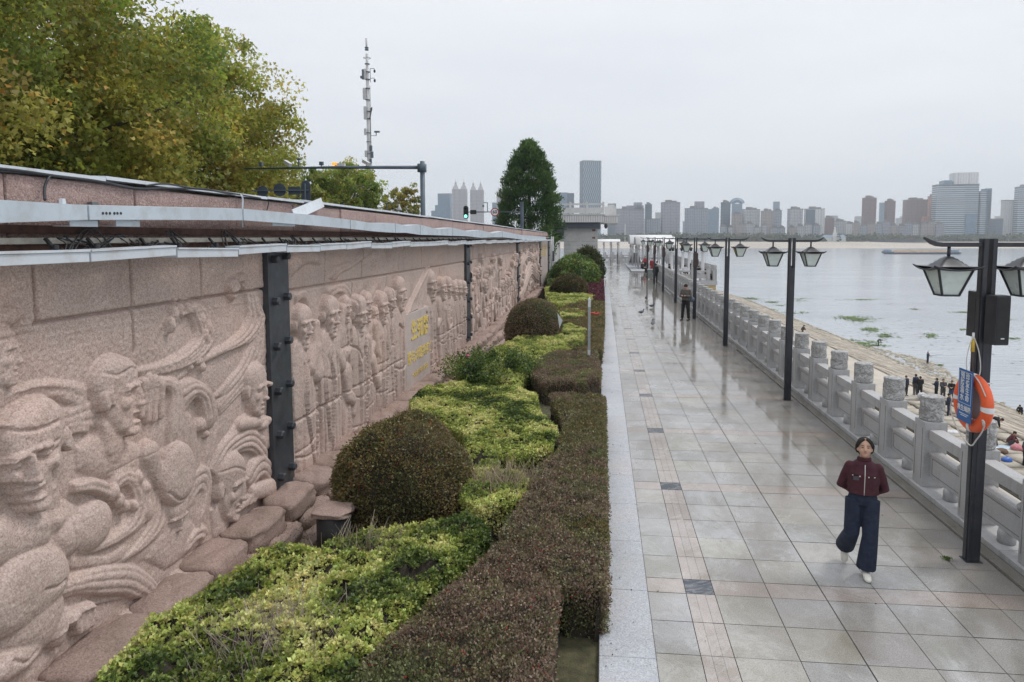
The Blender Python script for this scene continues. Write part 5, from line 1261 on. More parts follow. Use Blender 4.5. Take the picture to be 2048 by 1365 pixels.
ft = MB(); ft.lathe([(.10, 0), (.10, .12), (.09, .169)], (0, SP / 2, 0), 12); FOOT = ft.mesh('panel_foot', G_RAIL, True)
def balustrade(label, x0, y0, n, ang, z=.10, detail=True, last=True, gap_at=()):
    o = thing('balustrade', label, 'balustrade', (x0, y0, z), ang, 'marble balustrades')
    for i in range(n + (1 if last else 0)):
        p = link('newel_post', POST, o, (0, i * SP, 0)); 
        if detail: md = p.modifiers.new('b', 'BEVEL'); md.width = .012; md.segments = 2
        d = link('carved_drum', DRUM, p, (0, 0, ZT)); d.rotation_euler = (0, 0, rnd.uniform(0, 6))
        if detail: link('border_line', PF, p)
        if i < n:
            for nm, me in (('top_rail', RAIL), ('panel', PANEL), ('panel_foot', FOOT)): 
                q = link(nm, me, o, (0, i * SP, 0))
                if nm == 'panel' and detail: link('panel_groove', PGR, q)
                if nm == 'top_rail':
                    md = q.modifiers.new('b', 'BEVEL'); md.width = .01; md.segments = 2; link('vase_bracket', VASE, q)
    return o
YD0 = 10.65
nb = 5
balustrade('nearest long grey marble balustrade with carved drum posts along the river side of the promenade', 4.96, YD0 - 4 * SP, 42, 0)
# viewing deck beyond, with its own railings
DX1 = 10.2; DY0 = 61.9
deck = MB(); deck.box(5.31, DX1, DY0, 118, -.42, -.012); struct('viewing_deck', deck, G_KERB)
YST = plain('ochre stone', (.50, .40, .22), .85, var=.12, scale=.8, dirt=(.34, .28, .18), dirt_amt=.5)
struct('viewing_deck_wall', MB().box(5.29, DX1 - .1, DY0 + .1, 117.5, -9.2, -.43), YST)
balustrade('short marble balustrade across the near side of the viewing deck', 5.35, DY0 + .25, 3, -PI / 2, 0, False)
balustrade('marble balustrade along the river side of the viewing deck with people sitting by it', DX1 - .2, DY0 + .3, 38, 0, 0, False)
balustrade('distant marble balustrade across the far end of the promenade', -2.2, 116.5, 9, -PI / 2, 0, False)
# ================================================================ street lamps along the railing
LBLK = plain('lamp black paint', (0.030, 0.033, 0.042), .42, .1, var=.2, scale=2, bmp=.12, bscale=120, dirt=(.075, .07, .065), dirt_amt=.4)
GLS = plain('frosted lamp glass', (.58, .66, .63), .3, var=.08, scale=3, dirt=(.30, .34, .31), dirt_amt=.4)
GLY = plain('yellowed lamp glass', (.50, .42, .08), .3, var=.08, scale=3)
def build_lamp():
    t = thing('street_lamp', 'x', 'street lamp', (0, 0, 0), 0, 'black double-armed street lamps along the balustrade')
    p = MB(); p.box(-.070, .070, -.06, .06, .005, 3.12)
    for sx in (-1, 1): a_, b_ = sorted((sx * .072, sx * .024)); p.box(a_, b_, -.062, .062, 3.121, 3.815)
    p.box(-.027, .027, -.02, .02, 3.121, 3.17)
    for sx in (-1, 1): a_, b_ = sorted((sx * .0722, sx * .079)); p.box(a_, b_, -.03, .03, .01, 3.80)
    p.box(-.03, .03, -.067, -.0605, .01, 3.10)
    t_p = p.build('pole', LBLK, t, bevel=.004)
    p = MB(); p.box(-.095, .095, -.085, .085, 0.0, .006); p.build('base_plate', LBLK, t)
    for sx in (-1, 1):
        a_ = MB(); P = [(sx * .08, 0, 3.745), (sx * .50, 0, 3.745), (sx * .57, 0, 3.752), (sx * .63, 0, 3.775), (sx * .70, 0, 3.822)]
        for q, r_ in zip(P[:-1], P[1:]): pass
        rings = []
        for (x, y, z), h in zip(P, (.05, .05, .05, .045, .02)): rings.append([(x, -.03, z - h / 2), (x, .03, z - h / 2), (x, .03, z + h / 2), (x, -.03, z + h / 2)])
        a_.loft(rings); ar = a_.build('arm', LBLK, t, bevel=.003)
        l = link('lantern', None, t); l.location = (sx * .425, 0, 0); l.empty_display_size = .1
        h_ = MB(); h_.cyl((0, 0, 3.60), (0, 0, 3.72), .018); h_.build('hanger', LBLK, l, True)
        # curved pagoda roof: square plan, corners turned up
        n = 9; V = []; Fq = []
        S = .272; g = np.linspace(-1, 1, 2 * n - 1)
        def rz(u, v):
            m_ = max(abs(u), abs(v)); c = min(abs(u), abs(v)); return 3.62 - .165 * (.5 - .5 * math.cos(PI * min(1, m_ * 1.02 + .04))) + .012 * (m_ ** 6) + .05 * (abs(u * v)) ** 2.2 + (.0)
        N2 = len(g)
        for u in g:
            for v in g: V.append((u * S * (1 - .06 * (1 - abs(v) ** 2) * abs(u)), v * S * (1 - .06 * (1 - abs(u) ** 2) * abs(v)), rz(u, v)))
        off = len(V); V += [(x, y, z - .016 - (.0)) for x, y, z in V[:off]]
        for i in range(N2 - 1):
            for j in range(N2 - 1):
                a1 = i * N2 + j; Fq.append((a1, a1 + N2, a1 + N2 + 1, a1 + 1)); Fq.append((off + a1, off + a1 + 1, off + a1 + N2 + 1, off + a1 + N2))
        for i in range(N2 - 1):
            for a1, b1 in ((i, i + 1), ((N2 - 1) * N2 + i, (N2 - 1) * N2 + i + 1), (i * N2, (i + 1) * N2), (i * N2 + N2 - 1, (i + 1) * N2 + N2 - 1)): Fq.append((a1, b1, off + b1, off + a1))
        m_ = MB(); m_.add(V, Fq); m_.build('lantern_roof', LBLK, l, True)
        # tapered frame and panes
        zt, zb, rt, rb = 3.475, 3.165, .19, .092
        fr = MB()
        for a in (-1, 1):
            for b in (-1, 1): fr.bar((a * rt, b * rt, zt), (a * rb, b * rb, zb), .022, .022)
        for a, b, c, d in ((-1, -1, 1, -1), (1, -1, 1, 1), (1, 1, -1, 1), (-1, 1, -1, -1)):
            fr.bar((a * rt, b * rt, zt), (c * rt, d * rt, zt), .024, .02); fr.bar((a * rb, b * rb, zb), (c * rb, d * rb, zb), .03, .02)
        fr.box(-rb, rb, -rb, rb, zb - .012, zb - .002); fr.taper((0, 0, zt - .005), (.42, .42), (.5, .5), .028)
        fr.build('lantern_frame', LBLK, l)
        for a, b, c, d in ((-1, -1, 1, -1), (1, -1, 1, 1), (1, 1, -1, 1), (-1, 1, -1, -1)):
            k = .975; g_ = MB(); pts = [(a * rt * k, b * rt * k, zt), (c * rt * k, d * rt * k, zt), (c * rb * k, d * rb * k, zb), (a * rb * k, b * rb * k, zb)]
            nx, ny = -(a + c) / 2 * .006, -(b + d) / 2 * .006; g_.poly(pts, (nx, ny, 0)); g_.build('glass_pane', GLS, l)
    return t
lamp0 = build_lamp()
LW = ['nearest black street lamp, carrying the orange life ring and loudspeakers', 'second nearest black street lamp, standing alone at the middle of the balustrade', 'third black street lamp, with one yellowed pane in its right lantern', 'black street lamp with a brown box under its arms beside the man with a bag',
      'black street lamp just beyond the standing man with a bag', 'slim black street lamp in front of the distant puddle', 'black street lamp next to the person in dark clothes by the grey bin', 'farthest black street lamp, left of the grey bin']
lamps = []
for i, lb in enumerate(LW):
    o = lamp0 if i == 0 else copy_tree(lamp0)
    o.location = (4.40 - i * .025, 8.32 + i * 8.07, 0.0); o['label'] = lb; lamps.append(o)
# yellowed pane of the third lamp
for l in lamps[2].children:
    if l.name.startswith('lantern') and l.location.x > 0:
        for g_ in l.children:
            if g_.name.startswith('glass_pane'):
                c = g_.data.vertices[0].co; c2 = g_.data.vertices[1].co
                if c.x < 0 and c2.x < 0: g_.data = g_.data.copy(); g_.data.materials[0] = GLY; g_['label'] = 'yellowed glass pane'
# loudspeakers on the first post
def speaker(label, loc, rz, h=.56, w_=.19, d=.17):
    t = thing('loudspeaker', label, 'loudspeaker', loc, rz, 'black column loudspeakers'); m_ = MB()
    m_.loft([[(-w_ / 2, 0, z), (w_ / 2, 0, z), (w_ / 2 * .86, -d, z), (-w_ / 2 * .86, -d, z)] for z in (0, h)]); m_.build('cabinet', LBLK, t, bevel=.01)
    m_ = MB(); m_.box(-w_ / 2 * .78, w_ / 2 * .78, -d - .006, -d - .001, .02, h - .02); m_.build('grille', plain('speaker grille', (.022, .022, .024), .8, bmp=.5, bscale=300) if 'speaker grille' not in MATS else MATS['speaker grille'], t, bevel=.003)
    m_ = MB(); m_.box(-.02, .02, -d - .009, -d - .0065, .07, .084); m_.build('badge', WMET, t)
    m_ = MB(); m_.box(-.03, .03, 0.001, .05, h * .4, h * .6); m_.build('bracket', LBLK, t)
speaker('black column loudspeaker facing the viewer on the right side of the nearest lamp post', (4.44, 8.23, 2.62), R(8), .56)
speaker('black column loudspeaker behind the nearest lamp post, half hidden on its left', (4.44, 8.42, 2.66), R(-172), .54)
# brown boxes on further lamps
BRN = plain('brown box paint', (.045, .028, .026), .5)
for i, lb in ((3, 'dark brown loudspeaker box strapped to the lamp post beside the man with a bag'), (5, 'small dark box on a distant lamp post'), (6, 'small brown box on the lamp post by the bin'), (7, 'small brown box on the farthest lamp post')):
    o = lamps[i]; m_ = MB(); m_.box(-.11, .11, -.17, -.075, 2.45, 3.1); m_.box(.09, .14, -.14, -.04, 2.55, 2.8)
    b_ = m_.build('post_box', BRN, None, bevel=.01); b_.location = o.location; tag(b_, lb, 'box', 'boxes on lamp posts')
# life ring, sign, ropes
_q = on_x(1946, 806, 4.235); RX, RY, RZ = 4.235, _q[1], _q[2]
ORG = plain('orange life ring plastic', (.80, .12, .035), .42, var=.08, scale=4, bmp=.1, bscale=60, dirt=(.55, .10, .04), dirt_amt=.4)
WHT = plain('white tape', (.72, .73, .74), .5, var=.05)
ROPE = plain('white rope', (.66, .64, .60), .85, bmp=.8, bscale=300)
lr = thing('life_ring', 'orange life ring with white bands hanging on the nearest lamp post behind the blue sign', 'life ring', (RX, RY, RZ), R(4))
def ringpt(R0, t, x=0): return (x, R0 * math.cos(t), R0 * math.sin(t))
m_ = MB(); n = 64; rings = []
for i in range(n):
    t = 2 * PI * i / n; rings.append([(.058 * math.cos(a), (.262 + .076 * math.sin(a)) * math.cos(t), (.262 + .076 * math.sin(a)) * math.sin(t)) for a in [2 * PI * j / 16 for j in range(16)]])
rings.append(rings[0]); m_.loft(rings, cap=False); m_.build('ring', ORG, lr, True)
for t0 in (R(-3), R(87), R(177), R(262)):
    m_ = MB(); rg = []
    for i in range(7):
        t = t0 + R(11) * i / 6; rg.append([(.061 * math.cos(a), (.262 + .0795 * math.sin(a)) * math.cos(t), (.262 + .0795 * math.sin(a)) * math.sin(t)) for a in [2 * PI * j / 16 for j in range(16)]])
    m_.loft(rg, cap=False); m_.build('white_band', WHT, lr, True)
m_ = MB()
P = [(-.03, .33, .0), (-.05, .345, -.14), (-.05, .27, -.28), (-.04, .15, -.40), (-.05, .0, -.46), (-.05, -.1, -.47), (-.05, -.18, -.38), (-.05, -.26, -.28), (-.05, -.30, -.20)]
m_.tube([tuple(p) for p in spline(P, 60)], .008, 6); m_.tube([tuple(p) for p in spline([(-.05, -.30, -.20), (-.07, -.33, -.14), (-.06, -.28, -.13), (-.05, -.30, -.2)], 20)], .009, 6); m_.tube([tuple(p) for p in spline([(-.04, .05, .36), (-.06, -.06, .35), (-.06, -.2, .27), (-.05, -.3, .14)], 20)], .007, 6)
m_.build('grab_rope', ROPE, lr, True)
BLU = plain('blue sign face', (.015, .11, .33), .35, var=.08, scale=3); 
sg_ = thing('warning_sign', 'tall narrow blue sign with white Chinese writing in front of the life ring', 'sign', (RX - .09, on_x(1930, 792, RX - .09)[1], on_x(1930, 792, RX - .09)[2]))
m_ = MB(); m_.box(-.004, .004, -.15, .15, -.30, .30); m_.build('board', BLU, sg_, bevel=.002)
m_ = MB(); 
for a, b, c, d in ((-.135, .135, .272, .276), (-.135, .135, -.092, -.088)): m_.box(-.0062, -.0045, a, b, c, d)
for y_ in (-.136, .132): m_.box(-.0062, -.0045, y_, y_ + .004, -.088, .272)
m_.build('border', WHT, sg_)
rt_ = (PI / 2, 0, -PI / 2)
for k, ch in enumerate('珍爱生命'): text_mesh('lettering', ch, .088, WHT, sg_, (-.0065, -.055, .222 - k * .083), rt_, .0008, bold=.0012)
for k, ch in enumerate('预防溺水'): text_mesh('lettering', ch, .088, WHT, sg_, (-.0065, .055, .222 - k * .083), rt_, .0008, bold=.0012)
text_mesh('lettering', '救生绳箱', .072, WHT, sg_, (-.0065, 0, -.15), rt_, .0008, bold=.0012)
m_ = MB(); 
for z_, w_ in ((-.215, .2), (-.235, .14)):
    for k in range(8): m_.box(-.0062, -.0045, -w_ / 2 + k * w_ / 8, -w_ / 2 + k * w_ / 8 + w_ / 11, z_, z_ + .009)
m_.build('small_print', WHT, sg_)
hk = MB(); hk.box(RX + .045, 4.318, RY - .11, RY + .11, RZ - .20, RZ + .17); tag(hk.build('ring_box', plain('pale box', (.55, .47, .43), .5)), 'pale metal rope box behind the life ring on the lamp post', 'box')
st2 = MB(); st2.box(4.312, 4.320, 8.24, 8.40, 2.14, 2.155); st2.box(4.31, 4.49, 8.240, 8.248, 2.14, 2.155); tag(st2.build('strap', WHT), 'thin white strap round the nearest lamp post above the life ring', 'strap')
# thin brown rod with yellow tape and looped white rope
rod = thing('rescue_pole', 'thin brown pole with yellow tape and a white rope loop on the nearest lamp', 'pole', (4.24, 8.22, 1.3))
m_ = MB(); m_.cyl((0, 0, .82), (.0, 0, 1.36), .016, n=8); m_.build('shaft', BRN, rod, True)
m_ = MB(); m_.cyl((0, 0, 1.22), (0, 0, 1.365), .021, n=10); m_.build('yellow_tape', plain('yellow tape', (.55, .36, .04), .5), rod, True)
m_ = MB(); m_.cyl((0, 0, 1.366), (0, 0, 1.44), .014, n=8); m_.build('tip', WHT, rod, True)
m_ = MB(); P = [(0, -.01, 1.40), (.05, -.04, 1.22), (.075, -.04, 1.0), (.02, -.04, .86), (-.05, -.04, .93), (-.075, -.03, 1.12), (-.04, -.02, 1.32), (0, -.01, 1.40)]
m_.tube([tuple(p) for p in spline(P, 50)], .0065, 6); m_.build('rope_loop', ROPE, rod, True)
# ================================================================ people
SKIN = plain('skin', (.48, .29, .205), .55, var=.05, scale=12)
HAIR = plain('black hair', (.016, .012, .010), .75, var=.3, scale=60, bmp=.6, bscale=200)
SHOE = plain('off white shoe', (.62, .60, .54), .55)
DSHO = plain('dark shoe', (.02, .019, .018), .5)
CL = {}
def cloth(name, col, **k):
    if name not in CL: CL[name] = plain(name, col, .85, var=.16, scale=9, bmp=.35, bscale=160, **k)
    return CL[name]
def hand(m_, wrist, d, palm_n, curl=.5, s=1.0):
    """palm with four unequal bent fingers and a thumb from the side of the palm"""
    w_ = Vector(wrist); d = Vector(d).normalized(); n = Vector(palm_n); n = (n - d * n.dot(d)).normalized(); sd_ = d.cross(n).normalized()
    rot = Matrix((sd_, d, n)).transposed()
    m_.ell(tuple(w_ + d * .045 * s), (.038 * s, .052 * s, .018 * s), 12, 8, rot)
    for i, (o_, l) in enumerate(((-.028, .068), (-.009, .078), (.010, .072), (.028, .056))):
        b = w_ + d * .085 * s + sd_ * o_ * s; e1 = b + (d * math.cos(curl * .5) + n * math.sin(curl * .5)) * l * .5 * s; e2 = e1 + (d * math.cos(curl * 1.5) + n * math.sin(curl * 1.5)) * l * .5 * s
        m_.tube([tuple(b - d * .02), tuple(b), tuple(e1), tuple(e2)], [.0095 * s, .0092 * s, .0085 * s, .007 * s], 7)
    b = w_ + d * .025 * s - sd_ * .03 * s; e1 = b + (d * .6 - sd_ * .7 + n * .3).normalized() * .038 * s; e2 = e1 + (d * .85 - sd_ * .25 + n * .45).normalized() * .032 * s
    m_.tube([tuple(b), tuple(e1), tuple(e2)], [.013 * s, .0105 * s, .008 * s], 7)
def person(label, loc, rz, h=1.68, pose=None, top=None, bot=None, shoe=None, hair='short', vox=.022, detail=False, flare=.0, skirt_top=.93, group=None, hat=None, slim=1.0):
    p = dict(head=(0, -.015, 1.50), neck=(0, 0, 1.38), ch=(0, 0, 1.22), wa=(0, 0, 1.02), pe=(0, 0, .92),
             sl=(-.175, 0, 1.345), el=(-.225, .02, 1.08), hl=(-.22, -.05, .84), sr=(.175, 0, 1.345), er=(.225, .02, 1.08), hr=(.22, -.05, .84),
             kl=(-.10, -.015, .49), al=(-.11, .02, .085), kr=(.10, -.015, .49), ar=(.11, .02, .085), fl=(0, -1, 0), fr=(0, -1, 0), look=(0, -1, 0))
    p['ql'] = (-.09, 0, .88); p['qr'] = (.09, 0, .88)
    if pose: p.update(pose)
    k = h / 1.65; P = {a: Vector(b) * (k if a not in ('fl', 'fr', 'look') else 1) for a, b in p.items() if isinstance(b, tuple)}
    t = thing('person', label, 'person', loc, rz, group)
    fw = P['look'].normalized(); upv = Vector((0, 0, 1)); upv = (upv - fw * upv.dot(fw)).normalized(); rt = fw.cross(upv).normalized()
    HR = Matrix((rt, -fw, upv)).transposed(); hc = P['head']
    def hp(x, y, z): return tuple(hc + HR @ Vector((x, y, z)) * k)
    m_ = MB(); q = k
    m_.tube([tuple(P['pe'] - Vector((0, 0, .06))), tuple(P['pe']), tuple(P['wa']), tuple(P['ch']), tuple((P['sl'] + P['sr']) / 2 + Vector((0, 0, .02))), tuple(P['neck'])], [(.13 * q, .09 * q), (.15 * q, .10 * q), (.125 * q, .09 * q), (.15 * q, .10 * q), (.115 * q, .065 * q), (.050 * q, .050 * q)], 16)
    m_.tube([tuple(P['neck'] - Vector((0, 0, .04))), tuple(P['neck']), hp(0, .01, -.05)], [.052 * q] * 3, 12)
    m_.ell(hp(0, .012, .035), (.074 * q, .092 * q, .088 * q), 20, 14, HR); m_.ell(hp(0, -.012, -.022), (.062 * q, .072 * q, .086 * q), 20, 14, HR); m_.ell(hp(0, -.038, -.075), (.034 * q, .034 * q, .03 * q), 14, 10, HR)
    m_.ell(hp(0, -.086, -.012), (.0125 * q, .016 * q, .028 * q), 10, 8, HR); m_.ell(hp(0, -.093, -.028), (.016 * q, .012 * q, .011 * q), 10, 8, HR)
    for s_ in (-1, 1): m_.ell(hp(s_ * .074, .01, -.008), (.012 * q, .02 * q, .03 * q), 8, 8, HR); m_.ell(hp(s_ * .036, -.055, -.03), (.024 * q, .022 * q, .024 * q), 10, 8, HR)
    for a in 'lr':
        m_.tube([tuple(P['s' + a]), tuple(P['s' + a].lerp(P['e' + a], .5)), tuple(P['e' + a]), tuple(P['e' + a].lerp(P['h' + a], .4)), tuple(P['h' + a])], [.036 * q, .036 * q, .034 * q, .034 * q, .025 * q], 12)
        d = P['h' + a] - P['e' + a]
        pn_ = p.get('pn' + a, (0, .3, -1) if not detail else (0, 1, .1)); hand(m_, P['h' + a], p.get('hd' + a, tuple(d)), pn_, p.get('curl', .6), q)
        m_.tube([tuple(P['q' + a]), tuple(P['q' + a].lerp(P['k' + a], .5)), tuple(P['k' + a]), tuple(P['k' + a].lerp(P['a' + a], .35)), tuple(P['a' + a])], [.088 * q, .075 * q, .055 * q, .053 * q, .034 * q], 14)
        f = P['f' + a].normalized(); dn = Vector((f.x * -f.z, -f.z, -math.hypot(f.x, f.y))).normalized(); m_.tube([tuple(P['a' + a] - f * .04 * q + dn * .03 * q), tuple(P['a' + a] + f * .06 * q + dn * .045 * q), tuple(P['a' + a] + f * .13 * q + dn * .06 * q)], [.030 * q, .028 * q, .016 * q], 10)
    body = remesh(m_, 'body', SKIN, min(vox, .009), t, 1)
    # top
    m_ = MB(); g_ = 1.18 * slim; sv = p.get('slv', .92)
    hem = P['pe'].lerp(P['wa'], (skirt_top - .92) / .10 if skirt_top > .92 else 0) if skirt_top >= .92 else P['pe'] - Vector((0, 0, (.92 - skirt_top) * k))
    m_.tube([tuple(hem), tuple(P['wa']), tuple(P['ch']), tuple((P['sl'] + P['sr']) / 2 + Vector((0, 0, .0 * k))), tuple((P['sl'] + P['sr']) / 2 + Vector((0, 0, .045 * k))), tuple(P['neck'] + Vector((0, 0, .005)))], [(.160 * q * g_, .115 * q * g_), (.150 * q * g_, .112 * q * g_), (.158 * q * g_, .12 * q * g_), (.150 * q * g_, .088 * q * g_), (.100 * q * g_, .080 * q * g_), (.062 * q, .060 * q)], 20)
    for a in 'lr':
        m_.tube([tuple(P['s' + a] * 1.0), tuple(P['s' + a].lerp(P['e' + a], .5)), tuple(P['e' + a]), tuple(P['e' + a].lerp(P['h' + a], .5)), tuple(P['e' + a].lerp(P['h' + a], .96))], [.062 * q * g_ * sv, .064 * q * g_ * sv, .062 * q * g_ * sv, .055 * q * g_ * sv, .040 * q * g_ * sv], 14)
        m_.ell(tuple(P['s' + a] - Vector((0, 0, .01))), (.064 * q * g_ * sv,) * 3, 12, 8)
    jk = remesh(m_, 'jacket' if detail else 'top', top, vox * (.5 if detail else 1), t, 3 if detail else 1)
    m_ = MB(); m_.tube([tuple(P['pe'] + Vector((0, 0, .10 * k))), tuple(P['pe']), tuple((P['ql'] + P['qr']) / 2 - Vector((0, 0, .03 * k)))], [(.135 * q, .10 * q), (.158 * q, .115 * q), (.14 * q, .10 * q)], 18)
    for a in 'lr':
        e = P['k' + a].lerp(P['a' + a], .97); fl_ = flare
        m_.tube([tuple(P['q' + a] + Vector((0, 0, .02))), tuple(P['q' + a].lerp(P['k' + a], .5)), tuple(P['k' + a]), tuple(P['k' + a].lerp(e, .5)), tuple(e)], [(.098 * q, .100 * q), (.092 * q, .09 * q), (.076 * q + fl_ * .25, .074 * q + fl_ * .2), (.074 * q + fl_ * .6, .072 * q + fl_ * .5), (.066 * q + fl_, .066 * q + fl_ * .9)], 16)
    tr = remesh(m_, 'trousers', bot, vox * (.5 if detail else 1), t, 2 if detail else 1)
    for a in 'lr':
        f = P['f' + a].normalized(); A_ = P['a' + a]; m_ = MB(); dn = Vector((f.x * -f.z, -f.z, -math.hypot(f.x, f.y))).normalized()
        m_.tube([tuple(A_ - f * .065 * q + dn * .045 * q), tuple(A_ + f * .0 * q + dn * .035 * q), tuple(A_ + f * .09 * q + dn * .05 * q), tuple(A_ + f * .165 * q + dn * .062 * q), tuple(A_ + f * .185 * q + dn * .066 * q)], [(.036 * q, .04 * q), (.042 * q, .05 * q), (.046 * q, .036 * q), (.038 * q, .024 * q), (.02 * q, .014 * q)], 14)
        m_.build('shoe', shoe or DSHO, t, True)
    m_ = MB()
    if hair == 'short':
        m_.ell(hp(0, .022, .05), (.084 * q, .10 * q, .086 * q), 18, 12, HR); m_.ell(hp(0, .055, .0), (.072 * q, .05 * q, .075 * q), 14, 10, HR)
        # keep the face free: cut with a shifted sphere is avoided by placing the cap back
    elif hair == 'bob':
        m_.ell(hp(0, .034, .052), (.086 * q, .094 * q, .084 * q), 22, 14, HR); m_.ell(hp(0, .06, -.02), (.070 * q, .040 * q, .080 * q), 16, 12, HR)
        for s_ in (-1, 1):
            m_.tube([hp(s_ * .02, -.058, .098), hp(s_ * .058, -.052, .072), hp(s_ * .080, -.012, .03), hp(s_ * .080, .02, -.01), hp(s_ * .070, .05, -.05)], [(.018 * q, .02 * q), (.020 * q, .022 * q), (.014 * q, .024 * q), (.012 * q, .024 * q), (.010 * q, .02 * q)], 10)
            m_.tube([hp(s_ * .008, -.056, .102), hp(s_ * .040, -.066, .078), hp(s_ * .064, -.056, .045), hp(s_ * .074, -.036, .01)], [.013 * q, .012 * q, .009 * q, .006 * q], 8)
    hb = remesh(m_, 'hair', HAIR, .009 if not detail else .006, t, 1) if hair else None
    if hat:
        m_ = MB(); m_.ell(hp(0, .01, .075), (.095 * q, .11 * q, .065 * q), 14, 8, HR); m_.build('hat', hat, t, True)
    if detail:
        EY = plain('eye', (.02, .015, .012), .3); LP = plain('lips', (.30, .11, .09), .5); BR = plain('brow', (.03, .022, .018), .9)
        for s_ in (-1, 1):
            e_ = MB(); e_.ell(hp(s_ * .030, -.0765, .004), (.0135 * q, .006 * q, .0048 * q), 10, 8, HR); e_.build('eye', EY, body, True)
            e_ = MB(); e_.tube([hp(s_ * .013, -.083, .022), hp(s_ * .03, -.082, .027), hp(s_ * .047, -.072, .022)], [.0028, .0034, .002], 6); e_.build('eyebrow', BR, body, True)
        e_ = MB(); e_.ell(hp(0, -.0835, -.0545), (.020 * q, .006 * q, .0046 * q), 12, 8, HR); e_.build('lips', LP, body, True)
    return t, P, hp
def zcoord(px, py, floor):
    if floor == 'slope':
        z = -10.0
        for _ in range(30):
            q = on_z(px, py, z); z = .5 * z + .5 * (-8.95 if q[0] < 26.7 else slope_z(q[0]) + .12)
        return on_z(px, py, z)
    return on_z(px, py, floor)
# the walking woman
wloc = on_z(1719, 1147, 0.0)
BUR = cloth('burgundy jacket cloth', (.055, .012, .020)); DEN = cloth('dark blue denim', (.011, .018, .040), dirt=(.025, .04, .075), dirt_amt=.4)
ang = math.atan2(-wloc[0], wloc[1]) * -1
wt, WPp, hpw = person('woman walking', (wloc[0], wloc[1], .004), -math.atan2(wloc[0], wloc[1]) + R(4), 1.60,
    pose=dict(head=(0, -.025, 1.51), look=(.02, -1, .34), el=(-.232, .07, 1.03), hl=(-.05, .165, .93), er=(.232, .07, 1.03), hr=(.045, .18, .90), sl=(-.148, 0, 1.295), sr=(.148, 0, 1.295), neck=(0, 0, 1.375), slv=.80, curl=1.0,
              kl=(-.105, -.03, .50), al=(-.155, .27, .20), fl=(0, -.55, -.85), kr=(.09, -.06, .48), ar=(.06, -.05, .085), fr=(.12, -1, 0), hdl=(.9, .15, -.1), hdr=(-.9, .15, .1)),
    top=BUR, bot=DEN, shoe=SHOE, hair='bob', vox=.016, detail=True, flare=.042, skirt_top=.975, slim=.93)
wt['label'] = 'woman in burgundy zip jacket and flared dark jeans walking with her hands behind her back'
k = 1.60 / 1.65
ZIP = plain('metal zip', (.62, .60, .57), .35, .5)
jk = [c for c in wt.children if c.name.startswith('jacket')][0]
def front(x, z):    # y of the jacket front at (x, z)
    best = 0
    for v in jk.data.vertices:
        if abs(v.co.x - x) < .012 and abs(v.co.z - z) < .015 and v.co.y < best: best = v.co.y
    return best
m_ = MB(); P = [(.006, front(.006, z) - .002, z) for z in [(.985 + (1.335 - .985) * i / 9) * k for i in range(10)]]; m_.tube(P, .0045, 6); m_.build('zip', ZIP, jk, True)
for x in (-.115, -.045, .045, .105):
    y_ = front(x, 1.205 * k); m_ = MB(); m_.ell((x, y_ - .002, 1.205 * k), (.0085, .004, .0085), 10, 6); m_.build('stud', ZIP, jk, True)
y_ = front(-.08, 1.19 * k); m_ = MB(); m_.box(-.112, -.052, y_ - .010, y_ - .002, 1.155 * k, 1.20 * k); m_.build('phone', plain('dark card', (.05, .05, .055), .3), jk)
for x in (-.08, .078):
    m_ = MB(); y0 = front(x - .03, 1.215 * k); y1 = front(x + .03, 1.215 * k); m_.bar((x - .036, y0 - .003, 1.214 * k), (x + .036, y1 - .003, 1.214 * k), .004, .007); m_.build('pocket_seam', plain('dark seam', (.035, .008, .012), .8), jk)
m_ = MB(); n = WPp['neck']; m_.tube([(n.x + .066 * math.cos(a), n.y - .004 + .064 * math.sin(a), n.z + .005 + .01 * math.sin(-a)) for a in [2 * PI * i / 20 for i in range(21)]], [(.010, .022)] * 21, 8, False); m_.build('collar', BUR, jk, True)
# people on the promenade and deck
GP = None
mloc = on_z(1371, 641, 0)
mt, MP, _ = person('man in a grey jacket with a blue bag looking at his phone', (mloc[0], mloc[1], 0), R(-30), 1.70, pose=dict(look=(0, -1, -.55), head=(0, -.03, 1.50), el=(-.24, -.02, 1.08), hl=(-.07, -.26, 1.13), er=(.24, -.02, 1.08), hr=(.07, -.26, 1.12), kl=(-.13, -.01, .49), al=(-.16, 0, .085), kr=(.12, -.01, .49), ar=(.15, 0, .085)),
    top=cloth('grey brown jacket', (.10, .09, .08)), bot=cloth('black trousers', (.016, .016, .018)), skirt_top=.90)
m_ = MB(); m_.box(-.035, .035, -.012, .012, -.07, .07); o = m_.build('mobile_phone', DARK, None, bevel=.006); a_ = R(-30); o.location = (mloc[0] + .30 * math.sin(a_) * 1.0, mloc[1] - .35 * math.cos(a_), 1.20); o.rotation_euler = (R(-40), 0, a_); tag(o, 'small black phone held by the man in the grey jacket', 'phone')
m_ = MB(); m_.ell((0, 0, 0), (.16, .09, .13), 16, 10); o = m_.build('shoulder_bag', cloth('slate blue bag', (.10, .13, .17)), None, True); o.location = (mloc[0] + .24, mloc[1] + .02, .98); tag(o, 'slate blue shoulder bag at the hip of the man in the grey jacket', 'bag')
BLK = cloth('black cloth', (.015, .015, .018)); NAV = cloth('navy cloth', (.02, .03, .06)); GRY = cloth('dark grey cloth', (.06, .06, .065)); REDc = cloth('red cloth', (.26, .035, .04)); WHc = cloth('white cloth', (.6, .6, .62)); PNK = cloth('pink cloth', (.50, .20, .22)); JEA = cloth('blue jeans', (.04, .07, .13)); MAR = cloth('maroon cloth', (.10, .03, .035)); BRNc = cloth('brown cloth', (.13, .08, .05))
